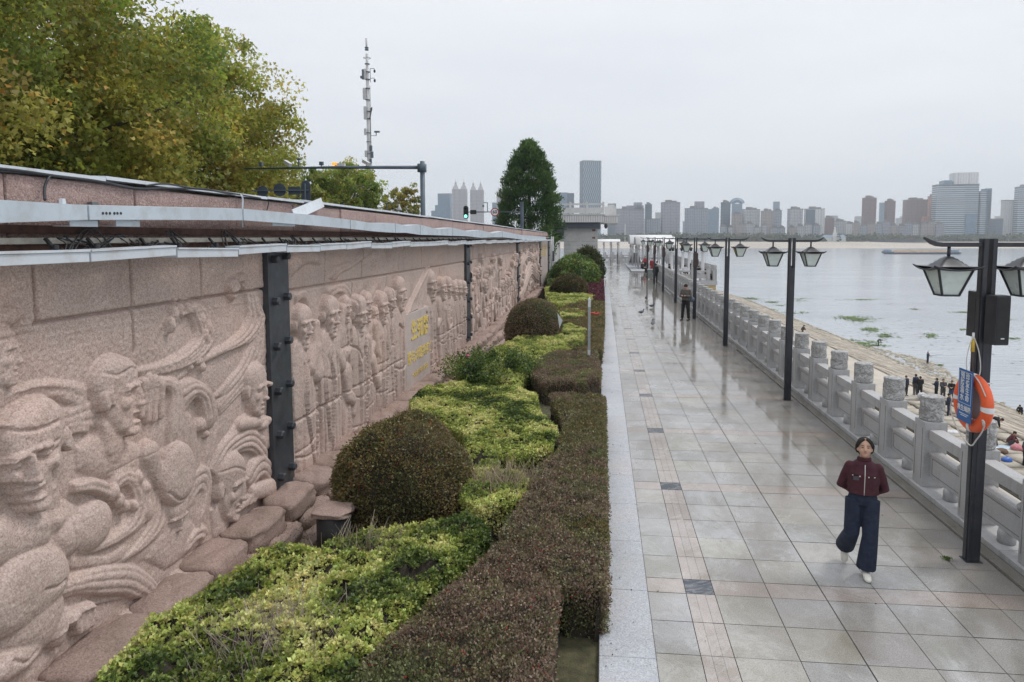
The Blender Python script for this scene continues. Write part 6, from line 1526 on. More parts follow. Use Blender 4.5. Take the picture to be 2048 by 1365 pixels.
SIT = dict(pe=(0, .0, .52), wa=(0, .0, .63), ch=(0, -.02, .82), sl=(-.175, -.02, .95), sr=(.175, -.02, .95), neck=(0, -.02, .98), head=(0, -.05, 1.10), el=(-.22, -.02, .70), hl=(-.12, -.28, .60), er=(.22, -.02, .70), hr=(.12, -.28, .60), ql=(-.09, 0, .50), qr=(.09, 0, .50), kl=(-.11, -.42, .50), kr=(.11, -.42, .50), al=(-.11, -.44, .085), ar=(.11, -.44, .085))
CRO = dict(pe=(0, .05, .28), wa=(0, .0, .40), ch=(0, -.12, .56), sl=(-.17, -.16, .68), sr=(.17, -.16, .68), neck=(0, -.18, .72), head=(0, -.25, .82), look=(0, -1, -.5), el=(-.22, -.30, .45), hl=(-.10, -.45, .28), er=(.22, -.30, .45), hr=(.12, -.45, .25), ql=(-.09, .05, .26), qr=(.09, .05, .26), kl=(-.15, -.32, .42), kr=(.15, -.32, .42), al=(-.12, -.02, .085), ar=(.12, -.02, .085))
BEN = dict(pe=(0, .12, .86), wa=(0, .02, .93), ch=(0, -.16, 1.0), sl=(-.17, -.28, 1.02), sr=(.17, -.28, 1.02), neck=(0, -.34, 1.0), head=(0, -.46, .95), look=(0, -.4, -1), el=(-.2, -.32, .74), hl=(-.1, -.38, .50), er=(.2, -.32, .74), hr=(.1, -.38, .50), ql=(-.09, .12, .84), qr=(.09, .12, .84))
FIS = dict(el=(-.22, -.05, 1.10), hl=(-.06, -.30, 1.10), er=(.22, -.05, 1.10), hr=(.06, -.32, 1.12))
ppl = [
 ('person in long dark clothes standing beside the grey litter bin', 1311, 566, 0, 200, 1.66, {}, BLK, BLK, None),
 ('lone person in black at the far balustrade under the left canopy', 1235, 527, 0, 90, 1.68, {}, BLK, BLK, None),
 ('person in a red top standing under the vaulted canopy', 1290, 541, 0, 30, 1.66, {}, REDc, BLK, None),
 ('person in bright red behind the farthest lamp posts', 1304, 548, 0, 10, 1.66, {}, REDc, REDc, None),
 ('person in a white top leaning behind the person in dark clothes', 1314, 556, 0, 60, 1.60, {}, WHc, GRY, None),
 ('seated person in black with grey hair resting by the deck railing', 1338, 553, 0, 90, 1.68, SIT, BLK, BLK, None),
 ('seated person in white on the viewing deck', 1369, 556, 0, 150, 1.66, SIT, WHc, BLK, None),
 ('person in black standing behind the seated person in white', 1379, 552, 0, 120, 1.5, FIS, BLK, GRY, None),
 ('person in a dark vest and white sleeves on the deck', 1397, 555, 0, 40, 1.5, SIT, BLK, WHc, None),
 ('seated person in black with pink seat cloth at the deck corner', 1413, 560, 0, 120, 1.66, SIT, BLK, BLK, None),
 ('seated person in dark clothes on the ledge under the canopy', 1284, 546, 0, 60, 1.66, SIT, BLK, BLK, None),
 ('fisherman in dark clothes standing on the rubble headland at the water', 1855, 727, -14.3, 30, 1.72, FIS, NAV, NAV, None),
 ('crouching figure at the far waterline beyond the lamp post', 1604, 664, 'slope', 60, 1.7, CRO, GRY, BRNc, None),
 ('person bending over the green water plants at the shore', 1757, 692, WZ, 70, 1.7, BEN, NAV, BLK, None),
 ('person in navy partly behind a carved drum, leftmost of the berm group', 1811, 792, 'slope', 20, 1.68, {}, NAV, BLK, None),
 ('man in a black jacket with a white emblem standing with his back turned', 1839, 795, 'slope', 170, 1.74, FIS, BLK, BLK, None),
 ('man in navy just behind the man with the emblem jacket', 1830, 790, 'slope', 200, 1.74, {}, NAV, GRY, None),
 ('person in a dark blue coat with lowered head beside two standing men', 1872, 797, 'slope', 220, 1.66, FIS, NAV, BLK, None),
 ('man in grey looking at his hands on the stone slope', 1885, 801, 'slope', 0, 1.72, FIS, GRY, GRY, None),
 ('man in a black top and blue jeans on the stone slope', 1902, 803, 'slope', 330, 1.72, FIS, BLK, JEA, None),
 ('man all in navy standing nearest below the carved drum', 1896, 834, 'slope', 60, 1.72, FIS, NAV, NAV, None),
 ('person in black bending down beside the nearest lamp post', 1984, 868, 'slope', 60, 1.72, BEN, BLK, BLK, None),
 ('man in a maroon jumper crouching over his tackle on the slope', 2018, 893, 'slope', 50, 1.72, CRO, MAR, GRY, None),
 ('crouching figure in black at the right edge by the water', 2042, 829, 'slope', 300, 1.72, CRO, BLK, BLK, None),
 ('person in dark clothes cut off by the right edge above the balustrade', 2050, 936, 'slope', 90, 1.72, {}, GRY, BLK, None),
]
for lab, px, py, fl_, rz_, hh, ps, tp, bt, _ in ppl:
    q = zcoord(px, py, fl_); g_ = 'people on the stone slope' if fl_ in ('slope', WZ, -14.3) else 'people on the promenade and deck'
    person(lab, (q[0], q[1], q[2]), R(rz_), hh, pose=dict(ps), top=tp, bot=bt, vox=.035, group=g_)
# fishing rods and belongings
def rod_(label, px, py, rz_, up, l=3.2):
    q = zcoord(px, py, -14.3); a_ = R(rz_); m_ = MB(); m_.tube([(0, 0, 0), (l * .5 * math.sin(a_), -l * .5 * math.cos(a_), l * .5 * up), (l * math.sin(a_), -l * math.cos(a_), l * up * .9)], [.02, .014, .006], 6)
    o = m_.build('fishing_rod', CABLE, None, True); o.location = (q[0] + .3 * math.sin(a_), q[1] - .3 * math.cos(a_), q[2] + 1.1); tag(o, label, 'fishing rod')
rod_('fishing rod held out by the fisherman on the headland', 1855, 727, 70, .25, 1.6)
def sack(label, px, py, r, mat, name='bag', cat='bag'):
    q = zcoord(px, py, 'slope'); m_ = MB(); m_.ell((0, 0, 0), r, 14, 10); V = []
    for x, y, z in m_.v: f = 1 + .25 * mnoise.noise(Vector((x * 6 + px, y * 6, z * 6))); V.append((x * f, y * f, max(z * f, -r[2] * .7)))
    m_.v = V; o = m_.build(name, mat, None, True); o.location = (q[0], q[1], q[2] + r[2] * .7); tag(o, label, cat)
sack('crumpled white plastic bag at the feet of the man with the emblem jacket', 1843, 797, (.32, .3, .28), WHc)
sack('round blue bag on the stone slope at the right', 2013, 926, (.28, .24, .2), plain('bright blue plastic', (.03, .12, .45), .4))
sack('brown bag lying on the stone slope', 2003, 908, (.36, .28, .2), BRNc)
sack('pink and dark bag on the slope near the right edge', 2034, 902, (.34, .3, .24), PNK)
sack('black rucksack beside the nearest lamp post on the slope', 1984, 893, (.3, .3, .3), BLK)
sack('pale blue cloth spread by the crouching man', 2010, 897, (.6, .4, .08), plain('pale blue plastic', (.40, .52, .62), .5), 'cloth', 'cloth')
sack('white sheet lying on the slope left of the crouching man', 1985, 898, (.5, .4, .06), WHc, 'cloth', 'cloth')
sack('white bundle on the slope behind the second drum from the ring', 1905, 868, (.4, .3, .14), WHc, 'bundle', 'bundle')
sack('black kit bag between the men on the slope', 1888, 812, (.3, .25, .25), BLK)
# pigeons on the wet paving
PG = plain('pigeon grey', (.12, .13, .15), .7, var=.3, scale=30)
for k_, (px, py) in enumerate([(1292, 600), (1304, 616), (1283, 629), (1305, 652)]):
    q = on_z(px, py); t = thing('pigeon', ['grey pigeon farthest of the four on the wet paving', 'grey pigeon second farthest on the paving joint', 'pale hunched pigeon left of the long joint', 'nearest pigeon on the wet paving'][k_], 'pigeon', (q[0], q[1], 0), R(60 * k_), 'pigeons on the paving')
    m_ = MB(); m_.ell((0, 0, .12), (.07, .14, .07), 14, 10, Matrix.Rotation(R(-18), 3, 'X')); m_.tube([(0, -.09, .15), (0, -.12, .21), (0, -.14, .25)], [.045, .03, .028], 10); m_.ell((0, -.145, .255), (.027, .033, .027), 10, 8); m_.cyl((0, -.17, .25), (0, -.20, .243), .007, .002, 6); m_.tube([(0, .1, .11), (0, .2, .09)], [(.035, .018), (.045, .006)], 8)
    for s_ in (-1, 1): m_.tube([(s_ * .025, 0, .08), (s_ * .025, -.005, .0)], .006, 5); m_.ell((s_ * .062, .03, .125), (.018, .12, .045), 10, 8)
    remesh(m_, 'body', PG, .008, t, 1)
# ================================================================ city across the river
FH = np.array([FW[0], FW[1], 0]); FH /= np.linalg.norm(FH)
def at_d(px, py, D):
    d = ray(px, py); return CAM + d * (D / (d @ FH))
def facade(name, wall_c, glass_c, fh=3.2, cw=3.6, fw=.55, ww=.6, vert=0.0, jit=.25):
    m, nt, b = base_mat(name); t = nt.nodes.new('ShaderNodeTexCoord'); s = nt.nodes.new('ShaderNodeSeparateXYZ'); nt.links.new(t.outputs['Object'], s.inputs[0])
    h = mth(nt, 'ADD', s.outputs['X'], s.outputs['Y'])
    fz = mth(nt, 'FRACT', mth(nt, 'DIVIDE', s.outputs['Z'], fh)); fx = mth(nt, 'FRACT', mth(nt, 'DIVIDE', h, cw))
    mz = mth(nt, 'LESS_THAN', fz, fw); mx_ = mth(nt, 'LESS_THAN', fx, ww); win = mth(nt, 'MULTIPLY', mz, mx_)
    cz = mth(nt, 'FLOOR', mth(nt, 'DIVIDE', s.outputs['Z'], fh)); cx = mth(nt, 'FLOOR', mth(nt, 'DIVIDE', h, cw))
    cb = nt.nodes.new('ShaderNodeCombineXYZ'); nt.links.new(cx, cb.inputs[0]); nt.links.new(cz, cb.inputs[1])
    wn = nt.nodes.new('ShaderNodeTexWhiteNoise'); nt.links.new(cb.outputs[0], wn.inputs[0])
    g = mixc(nt, mth(nt, 'MULTIPLY', wn.outputs[0], jit * 2), glass_c, tuple(min(1, c * 2.4 + .03) for c in glass_c))
    bay = mth(nt, 'LESS_THAN', mth(nt, 'FRACT', mth(nt, 'DIVIDE', h, cw * 4)), .16)
    wl = mixc(nt, mth(nt, 'MULTIPLY', bay, .5), wall_c, tuple(c * .6 for c in wall_c))
    c = mixc(nt, win, wl, g); nt.links.new(c, b.inputs['Base Color'])
    nt.links.new(mth(nt, 'SUBTRACT', .8, mth(nt, 'MULTIPLY', win, .55)), b.inputs['Roughness']); return m
FA = dict(
 grey=facade('grey flats', (.38, .40, .45), (.09, .11, .15)), purple=facade('mauve flats', (.38, .37, .42), (.10, .12, .16), 3.1, 3.2, .5, .7),
 dark=facade('dark tower', (.15, .19, .25), (.04, .055, .08), 3.3, 2.6), glass=facade('blue glass tower', (.20, .29, .38), (.08, .14, .22), 3.8, 2.2, .8, .8),
 beige=facade('beige flats', (.42, .37, .35), (.08, .08, .10), 3.1, 3.0, .5, .55), pale=facade('pale flats', (.52, .52, .54), (.10, .12, .15), 3.1, 3.4, .5, .6),
 brown=facade('brown red tower', (.27, .18, .175), (.06, .05, .055), 3.2, 2.8, .5, .5), salmon=facade('salmon tower', (.50, .27, .21), (.22, .12, .10), 3.4, 4.0, .4, .4),
 white=facade('white tower', (.66, .66, .67), (.30, .32, .35), 3.4, 5.0, .5, .3), band=facade('banded complex', (.56, .57, .58), (.07, .12, .18), 4.2, 60, .55, 1.0),
 spire=facade('spired tower', (.50, .46, .46), (.14, .16, .22), 3.3, 2.8, .5, .5), blue=facade('dark blue tower', (.075, .115, .17), (.03, .055, .10), 4.0, 3.0, .75, .75),
)
m, nt, b = base_mat('diagonal glass'); t = nt.nodes.new('ShaderNodeTexCoord'); s = nt.nodes.new('ShaderNodeSeparateXYZ'); nt.links.new(t.outputs['Object'], s.inputs[0])
z_ = mth(nt, 'DIVIDE', s.outputs['Z'], 15.0); zig = mth(nt, 'MULTIPLY', mth(nt, 'ABSOLUTE', mth(nt, 'SUBTRACT', mth(nt, 'FRACT', z_), .5)), 5.0)
f = mth(nt, 'FRACT', mth(nt, 'DIVIDE', mth(nt, 'ADD', s.outputs['X'], zig), 5.2)); c = mixc(nt, mth(nt, 'LESS_THAN', f, .42), (.06, .10, .155), (.36, .46, .54)); nt.links.new(c, b.inputs['Base Color']); b.inputs['Roughness'].default_value = .3; FA['diag'] = m
ROOF = plain('far roof', (.22, .21, .22), .9, var=.2, scale=.05)
ANCH = []
for _a in [(1260,'the stepped mauve block'),(1297,'the slim dark blue tower'),(1341,'the broad mauve slab'),(1393,'the wide grey green block'),(1431,'the pale blue glass pair'),(1452,'the dark blue brown tower'),(1475,'the rounded tower'),(1502,'the ribbed grey and white block'),(1534,'the beige block with antenna'),(1553,'the pale blue far tower'),(1590,'the white ribbed tower'),(1629,'the blue and white pair'),(1658,'the low reddish block'),(1698,'the clock tower house'),(1739,'the first brown tower'),(1780,'the second brown tower'),(1831,'the third brown tower'),(1864,'the salmon slab'),(1911,'the big banded complex'),(1989,'the dark low glass blocks'),(2017,'the plain white slab tower')]: ANCH.append(_a)
USED = {}
def near(what, x):
    a = min(ANCH, key=lambda q: abs(q[0] - x)); sd_ = 'left of' if x < a[0] - 5 else ('right of' if x > a[0] + 5 else 'at the foot of' if 'house' in what or 'row' in what else 'behind')
    l = what + ' ' + ('just ' if sd_ != 'behind' and 'foot' not in sd_ else '') + sd_ + ' ' + a[1]; USED[l] = USED.get(l, 0) + 1
    return l if USED[l] == 1 else (ORD[USED[l] - 1] + ' ' + l)
def bld(label, x0, x1, yt, mat, D=1450, rot=0, dep=.55, roof='core', parts=(), group='towers across the river', name='tower_block', cat='building', base_y=None):
    a = at_d(x0, yt, D); b_ = at_d(x1, yt, D); W = abs((b_ - a) @ RT); h = a[2] + 4.8; c = (a + b_) / 2
    r = R(rot); w_ = W / (abs(math.cos(r)) + dep * abs(math.sin(r))); d_ = w_ * dep
    o = thing(name, label, cat, (c[0], c[1], -4.8), -PS + r, group)
    m_ = MB(); m_.box(-w_ / 2, w_ / 2, -d_ / 2, d_ / 2, 0, h); m_.build('wall', FA[mat], o)
    rf = MB()
    if roof == 'core':
        rf.box(-w_ * .28, w_ * .05, -d_ * .3, d_ * .3, h, h + 4.5); rf.box(w_ * .1, w_ * .32, -d_ * .25, d_ * .2, h, h + 3); rf.box(-w_ / 2 - .4, w_ / 2 + .4, -d_ / 2 - .4, d_ / 2 + .4, h - 1.2, h - .05)
        rf.build('roof', ROOF, o)
    elif roof == 'flat':
        rf.box(-w_ / 2 - .3, w_ / 2 + .3, -d_ / 2 - .3, d_ / 2 + .3, h - 1.5, h + .3); rf.build('roof', ROOF, o)
    elif roof == 'round':
        rf.tube([(-w_ / 2 * math.cos(t_), 0, h + w_ * .35 * math.sin(t_)) for t_ in [PI * i / 10 for i in range(11)]], d_ * .45, 4); rf.build('roof', FA[mat], o)
    elif roof == 'spire':
        for sx in (-.27, .27):
            x = w_ * sx; rf.taper((x, 0, h), (w_ * .40, d_ * .8), (w_ * .26, d_ * .5), 6); rf.taper((x, 0, h + 6), (w_ * .24, d_ * .5), (w_ * .12, d_ * .25), 6); rf.lathe([(w_ * .07, 0), (w_ * .08, 2), (w_ * .01, 7), (.15, 14)], (x, 0, h + 12), 8)
            for q in (-.15, .15): rf.taper((x + w_ * q, -d_ * .3, h), (2, 2), (.3, .3), 8)
        rf.build('roof', FA[mat], o)
    for (fx0, fx1, yt2, mt2) in parts:       # set-back or attached volumes
        pa = at_d(fx0, yt2, D); pb = at_d(fx1, yt2, D); l0 = (pa - c) @ RT; l1 = (pb - c) @ RT; h2 = pa[2] + 4.8
        m_ = MB(); m_.box(min(l0, l1) * 1.0, max(l0, l1), -d_ * .62, d_ * .4, 0 if h2 < h else h + .02, h2); m_.build('wing', FA[mt2], o)
    return o
B = bld
B('stepped mauve apartment block, leftmost of the towers right of the pavilion', 1232, 1288, 418, 'purple', 1420, 0, .4, parts=((1254, 1287, 412, 'purple'), (1268, 1284, 406, 'grey')))
B('slim dark blue tower beside the stepped mauve block', 1290, 1304, 409, 'dark', 1500, 20)
B('low grey glass block below the slim dark blue tower', 1294, 1320, 438, 'grey', 1430, 0, roof='flat')
B('broad mauve apartment slab with brown right edge', 1322, 1360, 405, 'purple', 1430, 12)
B('wide grey green block with a taller mauve part on its right', 1370, 1415, 417, 'grey', 1430, 0, .4, parts=((1389, 1408, 404, 'purple'),))
B('pale blue glass block behind the wide grey green block', 1414, 1424, 419, 'glass', 1900, 0, roof='flat'); B('taller pale blue glass tower second of the blue pair', 1424, 1438, 417, 'glass', 1900, 0)
B('dark blue brown tower with a flat top near the rounded tower', 1442, 1461, 405, 'dark', 1450, 25)
B('pale tower with a rounded top', 1464, 1484, 408, 'glass', 2100, 0, roof='round')
B('beige apartment block in front of the rounded tower', 1464, 1484, 428, 'beige', 1430, 0)
B('grey and white ribbed apartment block right of the beige one', 1485, 1519, 419, 'pale', 1440, 15)
B('beige block with antenna left of the pale blue far tower', 1523, 1546, 422, 'beige', 1430, 0); B('pale blue tower rising behind the beige blocks', 1547, 1559, 404, 'glass', 2300, 0, roof='flat'); B('grey block below the pale blue far tower', 1547, 1563, 421, 'grey', 1440, 0)
B('white ribbed apartment tower with stepped roof', 1576, 1605, 418, 'pale', 1440, 18); B('blue grey and white pair of joined towers', 1611, 1647, 418, 'white', 1440, 0, parts=((1611, 1628, 420, 'dark'),))
B('low reddish block right of the blue and white pair', 1648, 1667, 436, 'brown', 1430, 0); B('low whitish block left of the white clock-tower house', 1668, 1690, 442, 'pale', 1430, 0); B('low pale block before the first brown tower', 1690, 1708, 447, 'white', 1450, 0)
B('tall brown red tower, first of the three brown ones', 1726, 1752, 396, 'brown', 1480, 20); B('pale blue grey tower between the first two brown towers', 1760, 1771, 406, 'glass', 2100, 0, roof='flat'); B('slimmer brown red tower, second of the three brown ones', 1771, 1790, 402, 'brown', 1480, 15)
B('broad brown tower, third of the three brown ones', 1811, 1850, 400, 'brown', 1480, 0, parts=((1838, 1856, 434, 'salmon'),)); B('salmon pink slab beside the big banded complex', 1857, 1872, 393, 'salmon', 1500, 10)
B('pale blue tower behind the third brown tower', 1848, 1858, 408, 'glass', 2200, 0, roof='flat')
B('huge white banded glass complex with a finned crown, tallest on the far right bank', 1873, 1949, 370, 'band', 1430, 0, .35, roof='flat', parts=((1885, 1899, 362, 'glass'), (1904, 1947, 347, 'white'), (1924, 1943, 430, 'glass'), (1951, 1970, 384, 'band'), (1961, 1970, 379, 'glass')))
B('dark low glass blocks right of the banded complex', 1976, 2002, 438, 'dark', 1430, 0, roof='flat'); B('plain white slab tower near the right edge', 2005, 2030, 401, 'white', 1450, 15, roof='flat'); B('banded tower cut off by the right edge of the photo', 2036, 2070, 374, 'band', 1430, 0)
q_ = random.Random(77)
for i, x in enumerate(range(1706, 1872, 15)):
    B(near('low housing row', x + 7), x, x + q_.randint(11, 16), q_.uniform(443, 452), q_.choice(['grey', 'beige', 'pale', 'purple']), 1400 + i, 0, roof='core', group='low houses across the river', name='apartment_house')
for i, x in enumerate(range(1440, 1640, 17)):
    B(near('small house block', x + 6), x, x + q_.randint(9, 15), q_.uniform(447, 456), q_.choice(['grey', 'beige', 'pale']), 1395 + i, 0, group='low houses across the river', name='apartment_house')
for i in range(26):
    x = q_.uniform(1235, 2030); wd = q_.uniform(8, 18); B(near('hazy distant tower', x + wd / 2), x, x + wd, q_.uniform(424, 444), q_.choice(['glass', 'pale', 'grey']), 2400 + i * 20, 0, roof='flat', group='hazy towers far behind')
# left of and behind the conifer and pavilion
B('blue glass office block left of the spired towers', 877, 902, 388, 'glass', 1700, 0, roof='flat', parts=((872, 901, 411, 'glass'), (864, 873, 422, 'glass')))
B('left twin spired pale residential tower above the traffic light', 903, 936, 379, 'spire', 1650, 14, roof='spire'); B('right twin spired pale residential tower above the speed sign arm', 939, 969, 381, 'spire', 1650, 14, roof='spire')
B('pale tower just left of the conifer', 985, 998, 406, 'glass', 1900, 0, roof='flat'); B('pale spired tower half hidden by the conifer', 994, 1012, 384, 'spire', 1750, 0)
B('blue glass block between the conifer and the tall dark tower', 1118, 1136, 386, 'glass', 1700, 10, roof='flat', parts=((1134, 1148, 387, 'blue'),))
t_ = B('tallest dark blue glass tower with a zigzag facade behind the pavilion', 1159, 1203, 323, 'blue', 1700, 25, .6, roof='flat')
for c in t_.children:
    if c.name.startswith('wall'):
        c.data.materials.append(FA['diag'])
        for p in c.data.polygons:
            if p.normal.y < -.9: p.material_index = 1
B('dark office blocks just right of the pavilion roof', 1216, 1232, 408, 'dark', 1800, 0, roof='flat')
# white riverside house with a clock tower
c0 = at_d(1668, 477, 1335); o = thing('riverside_house', 'white riverside house with blue roof and a white clock tower on the far bank', 'building', (c0[0], c0[1], -4.8), -PS)
WW = plain('white render', (.70, .70, .68), .8, var=.05); BR_ = plain('blue tin roof', (.16, .24, .34), .6)
m_ = MB(); m_.box(-22, 20, -6, 6, 0, 9); m_.build('wall', WW, o); m_ = MB(); m_.loft([[(-23, y, 9), (-23 + 4, y * .1, 13), (19, y * .1, 13), (21, y, 9)] for y in (-7, 7)]); m_.build('roof', BR_, o)
m_ = MB(); m_.box(-4, 3, -9, -6.5, 0, 17); m_.taper((-.5, -7.7, 17), (5, 3), (3.5, 2), 7); m_.lathe([(1.8, 0), (1.8, 2.5), (.1, 4.5)], (-.5, -7.7, 24), 10); m_.build('clock_tower', WW, o)
# mooring pontoon, thin mast on the far bank
c0 = at_d(1800, 481, 1296); m_ = MB(); m_.box(-52, 52, -4, 4, 0, 3.2); m_.box(-44, 40, -3, 3, 3.2, 5.5); o = m_.build('pontoon', plain('dark hull', (.06, .07, .085), .8)); o.location = (c0[0], c0[1], -5.4); o.rotation_euler = (0, 0, -PS); tag(o, 'long dark pontoon moored below the trees of the far bank', 'pontoon')
c0 = at_d(1250, 468, 1330); m_ = MB(); m_.cyl((0, 0, 0), (0, 0, 34), 1.0, .6, 8); o = m_.build('mast', WW); o.location = (c0[0], c0[1], -4.8); tag(o, 'thin white mast standing among the far trees left of the shelters', 'mast')
# barge loaded with sand
c0 = on_z(1842, 508.5, WZ); o = thing('barge', 'long low blue barge loaded with brown sand on the river', 'barge', (c0[0], c0[1], WZ), -PS + R(1.5))
m_ = MB(); L_ = 38; m_.loft([[(-L_, y, .9), (-L_ + 4, y * .8, -.5), (L_ - 2, y * .8, -.5), (L_, y, 1.8), (L_ - 3, y, 2.2), (-L_ + 8, y, 1.7), (-L_, y, 2.9)] for y in (-8, 8)]); m_.build('hull', plain('blue grey hull', (.09, .13, .19), .6, dirt=(.2, .12, .08), dirt_amt=.5), o)
V = []; gx, gy = np.meshgrid(np.linspace(-29, 27, 100), np.linspace(-6.5, 6.5, 12)); gz = 1.6 + 3.1 * (1 - (np.abs(gy) / 6.6) ** 2) * np.minimum(1, (29 - np.abs(gx + 1)) / 4) * (.8 + .3 * fbm(gx * .35, gy * .3, 4)); link('sand_cargo', np_mesh('sand_cargo', np.stack([gx, gy, gz], -1).reshape(-1, 3), gridF(12, 100), [plain('barge sand', (.33, .24, .17), .95, var=.2, scale=.3)]), o)
m_ = MB(); m_.box(-37, -32, -5, 5, 2.3, 4.8); m_.box(30, 36, -5, 5, 1.8, 4.8); m_.build('deckhouse', plain('barge cabin', (.25, .33, .42), .6), o)

# ================================================================ street furniture behind the wall
GPOLE = plain('grey painted pole', (.085, .115, .145), .5, .1, var=.15, scale=1.5, dirt=(.15, .15, .14), dirt_amt=.3)
CAMW = plain('white camera housing', (.55, .56, .56), .5)
GY = 24.0; gp = at_y(846, 430, GY); gx, gy = gp[0], GY; zt = at_y(846, 323, GY)[2]; za = at_y(846, 334, GY)[2]
o = thing('camera_gantry', 'tall grey pole with a long horizontal arm carrying traffic cameras behind the wall', 'gantry', (gx, gy, -.12))
m_ = MB(); m_.cyl((0, 0, 0), (0, 0, zt + .12), .10, .085, 10); m_.build('pole', GPOLE, o, True)
def axx(px): return at_y(px, 333, gy)[0] - gx
m_ = MB(); m_.tube([(-.06, 0, za + .1), (axx(665), 0, za + .13), (axx(487), 0, za + .12)], [.066, .05, .026], 10); m_.box(-.15, .12, -.12, .12, za - .07, za + .22); m_.build('arm', GPOLE, o, True)
for k_, (px, kind) in enumerate(((522, 0), (577, 1), (598, 2), (643, 0), (675, 3), (733, 1))):
    x = 0.0; c_ = MB(); z0 = 0.0
    c_.cyl((x, 0, z0), (x, 0, z0 + .12), .03)
    if kind == 0: c_.box(x - .1, x + .1, -.1, .1, z0 + .1, z0 + .3)
    if kind == 1: c_.bar((x - .18, 0, z0 + .32), (x + .22, -.2, z0 + .10), .2, .18); c_.bar((x - .2, 0, z0 + .42), (x + .22, -.2, z0 + .2), .25, .02)
    if kind == 2: c_.cyl((x, 0, z0 + .1), (x, 0, z0 + .45), .04); c_.box(x - .1, x + .1, -.06, .06, z0 + .4, z0 + .5)
    if kind == 3: c_.box(x, x + .45, -.1, .1, z0 + .02, z0 + .2)
    cc = c_.build('traffic_camera', CAMW if kind in (1, 3) else GPOLE, o); cc.location = (axx(px), 0, za + .15); cc.scale = (.62, .62, .62)
    if kind == 3:
        for q in (-.14, -.3): l_ = MB(); l_.box(x + q, x + q + .12, -.09, .05, z0 + .1, z0 + .24); lm, nt, b = base_mat('amber lamp%d' % int(q * -100)); b.inputs['Base Color'].default_value = (.8, .25, .02, 1); b.inputs['Emission Color'].default_value = (1, .3, .03, 1); b.inputs['Emission Strength'].default_value = 1.5; l_.build('amber_light', lm, cc)
# telecom mast
my = 78.0; mp_ = at_y(741, 430, my); mx0 = mp_[0]
def mz(py): return at_y(737, py, my)[2] + .12
o = thing('telecom_mast', 'tall thin pale mast covered with antennas and small cameras behind the gantry', 'mast', (mx0, my, -.12)); MASTM = plain('mast grey', (.50, .50, .50), .6, var=.08, dirt=(.3, .3, .3), dirt_amt=.4)
s_ = my / F * 1.02; m_ = MB(); m_.tube([(0, 0, 0), (0, 0, mz(330)), (-.06, 0, mz(108))], [.30, .26, .14], 12); m_.build('pole', MASTM, o, True)
m_ = MB(); m_.cyl((-.06, 0, mz(100)), (-.1, 0, mz(77)), .11, n=10); m_.build('top_antenna', MASTM, o, True)
m_ = MB(); 
for py in (97, 101): m_.lathe([(.22, 0), (.22, .12)], (-.06, 0, mz(py)), 12)
m_.lathe([(.42, 0), (.42, .05)], (-.05, 0, mz(117)), 16, False); m_.lathe([(.38, 0), (.38, .05)], (-.05, 0, mz(117)), 16, False)
for py in (129, 145, 160, 178, 201, 224, 239, 267, 285, 309): m_.lathe([(.30, 0), (.30, .07)], (-.03, 0, mz(py)), 10)
m_.build('clamps', GPOLE, o)
for k_, (dx, y0, y1, w_, mt_) in enumerate(((-8, 140, 160, 4, 1), (-4, 139, 160, 4, 0), (-6, 177, 200, 6, 0), (-5, 214, 240, 6, 0), (-6, 258, 271, 4, 0), (-5, 302, 315, 5, 0), (5, 292, 303, 5, 1), (7, 304, 317, 5, 1), (4, 319, 328, 4, 1), (-12, 153, 158, 3, 1))):
    m_ = MB(); x = dx * s_; m_.box(x - w_ * s_ / 2, x + w_ * s_ / 2, -.35, -.12, mz(y1), mz(y0)); m_.build('panel_antenna', MASTM if not mt_ else GPOLE, o, bevel=.03)
for k_, (y0, l) in enumerate(((138, 9), (157, 9))):
    m_ = MB(); m_.cyl((5 * s_, 0, mz(y0 + 20 if k_ == 0 else y0 + 8)), (5 * s_, 0, mz(y0)), .035); m_.bar((5 * s_, 0, mz(y0)), ((5 + l) * s_, 0, mz(y0)), .05, .05); m_.ell(((5 + l) * s_, 0, mz(y0 + 5)), (.13, .13, .2), 8, 6); m_.build('dome_camera', DARK, o)
m_ = MB(); m_.bar((0, 0, mz(272)), (15 * s_, 0, mz(272)), .05, .05); m_.box(12 * s_, 22 * s_, -.2, .1, mz(266), mz(263)); m_.cyl((15 * s_, 0, mz(272)), (15 * s_, 0, mz(266)), .05); m_.build('camera_arm', GPOLE, o)
m_ = MB(); m_.bar((4 * s_, -.3, mz(240)), (9 * s_, -.3, mz(216)), .12, .1); m_.box(6 * s_, 9 * s_, -.4, -.2, mz(222), mz(218)); m_.cyl((4 * s_, 0, mz(330)), (4 * s_, 0, mz(172)), .03, n=6); m_.build('cable_run', DARK, o)
# traffic light with countdown board, arm, camera and speed limit sign
ty = 50.0; A_ = lambda px, py: at_y(px, py, ty)
GREENL, nt, b = base_mat('green signal lamp'); b.inputs['Base Color'].default_value = (.1, .9, .6, 1); b.inputs['Emission Color'].default_value = (.25, 1.0, .72, 1); b.inputs['Emission Strength'].default_value = 2.2
a_ = A_(932, 430); o = thing('traffic_light', 'green-lit traffic light on an arm with a speed limit sign beside the conifer', 'traffic light', (a_[0], ty, -.12)); bx = a_[0]
z = lambda py: A_(960, py)[2] + .12
m_ = MB(); zc0, zc1 = z(438), z(412); w_ = .17; pts = [(w_ * math.cos(t_), -.1, zc1 - w_ + w_ * math.sin(t_)) for t_ in [PI * i / 12 for i in range(13)]] + [(-w_ * math.cos(t_), -.1, zc0 + w_ - w_ * math.sin(t_)) for t_ in [PI * i / 12 for i in range(13)]]
m_.poly(pts, (0, .22, 0)); m_.build('housing', DARK, o)
m_ = MB(); m_.cyl((0, -.125, z(433)), (0, -.105, z(433)), .115, n=16); m_.build('green_lamp', GREENL, o)
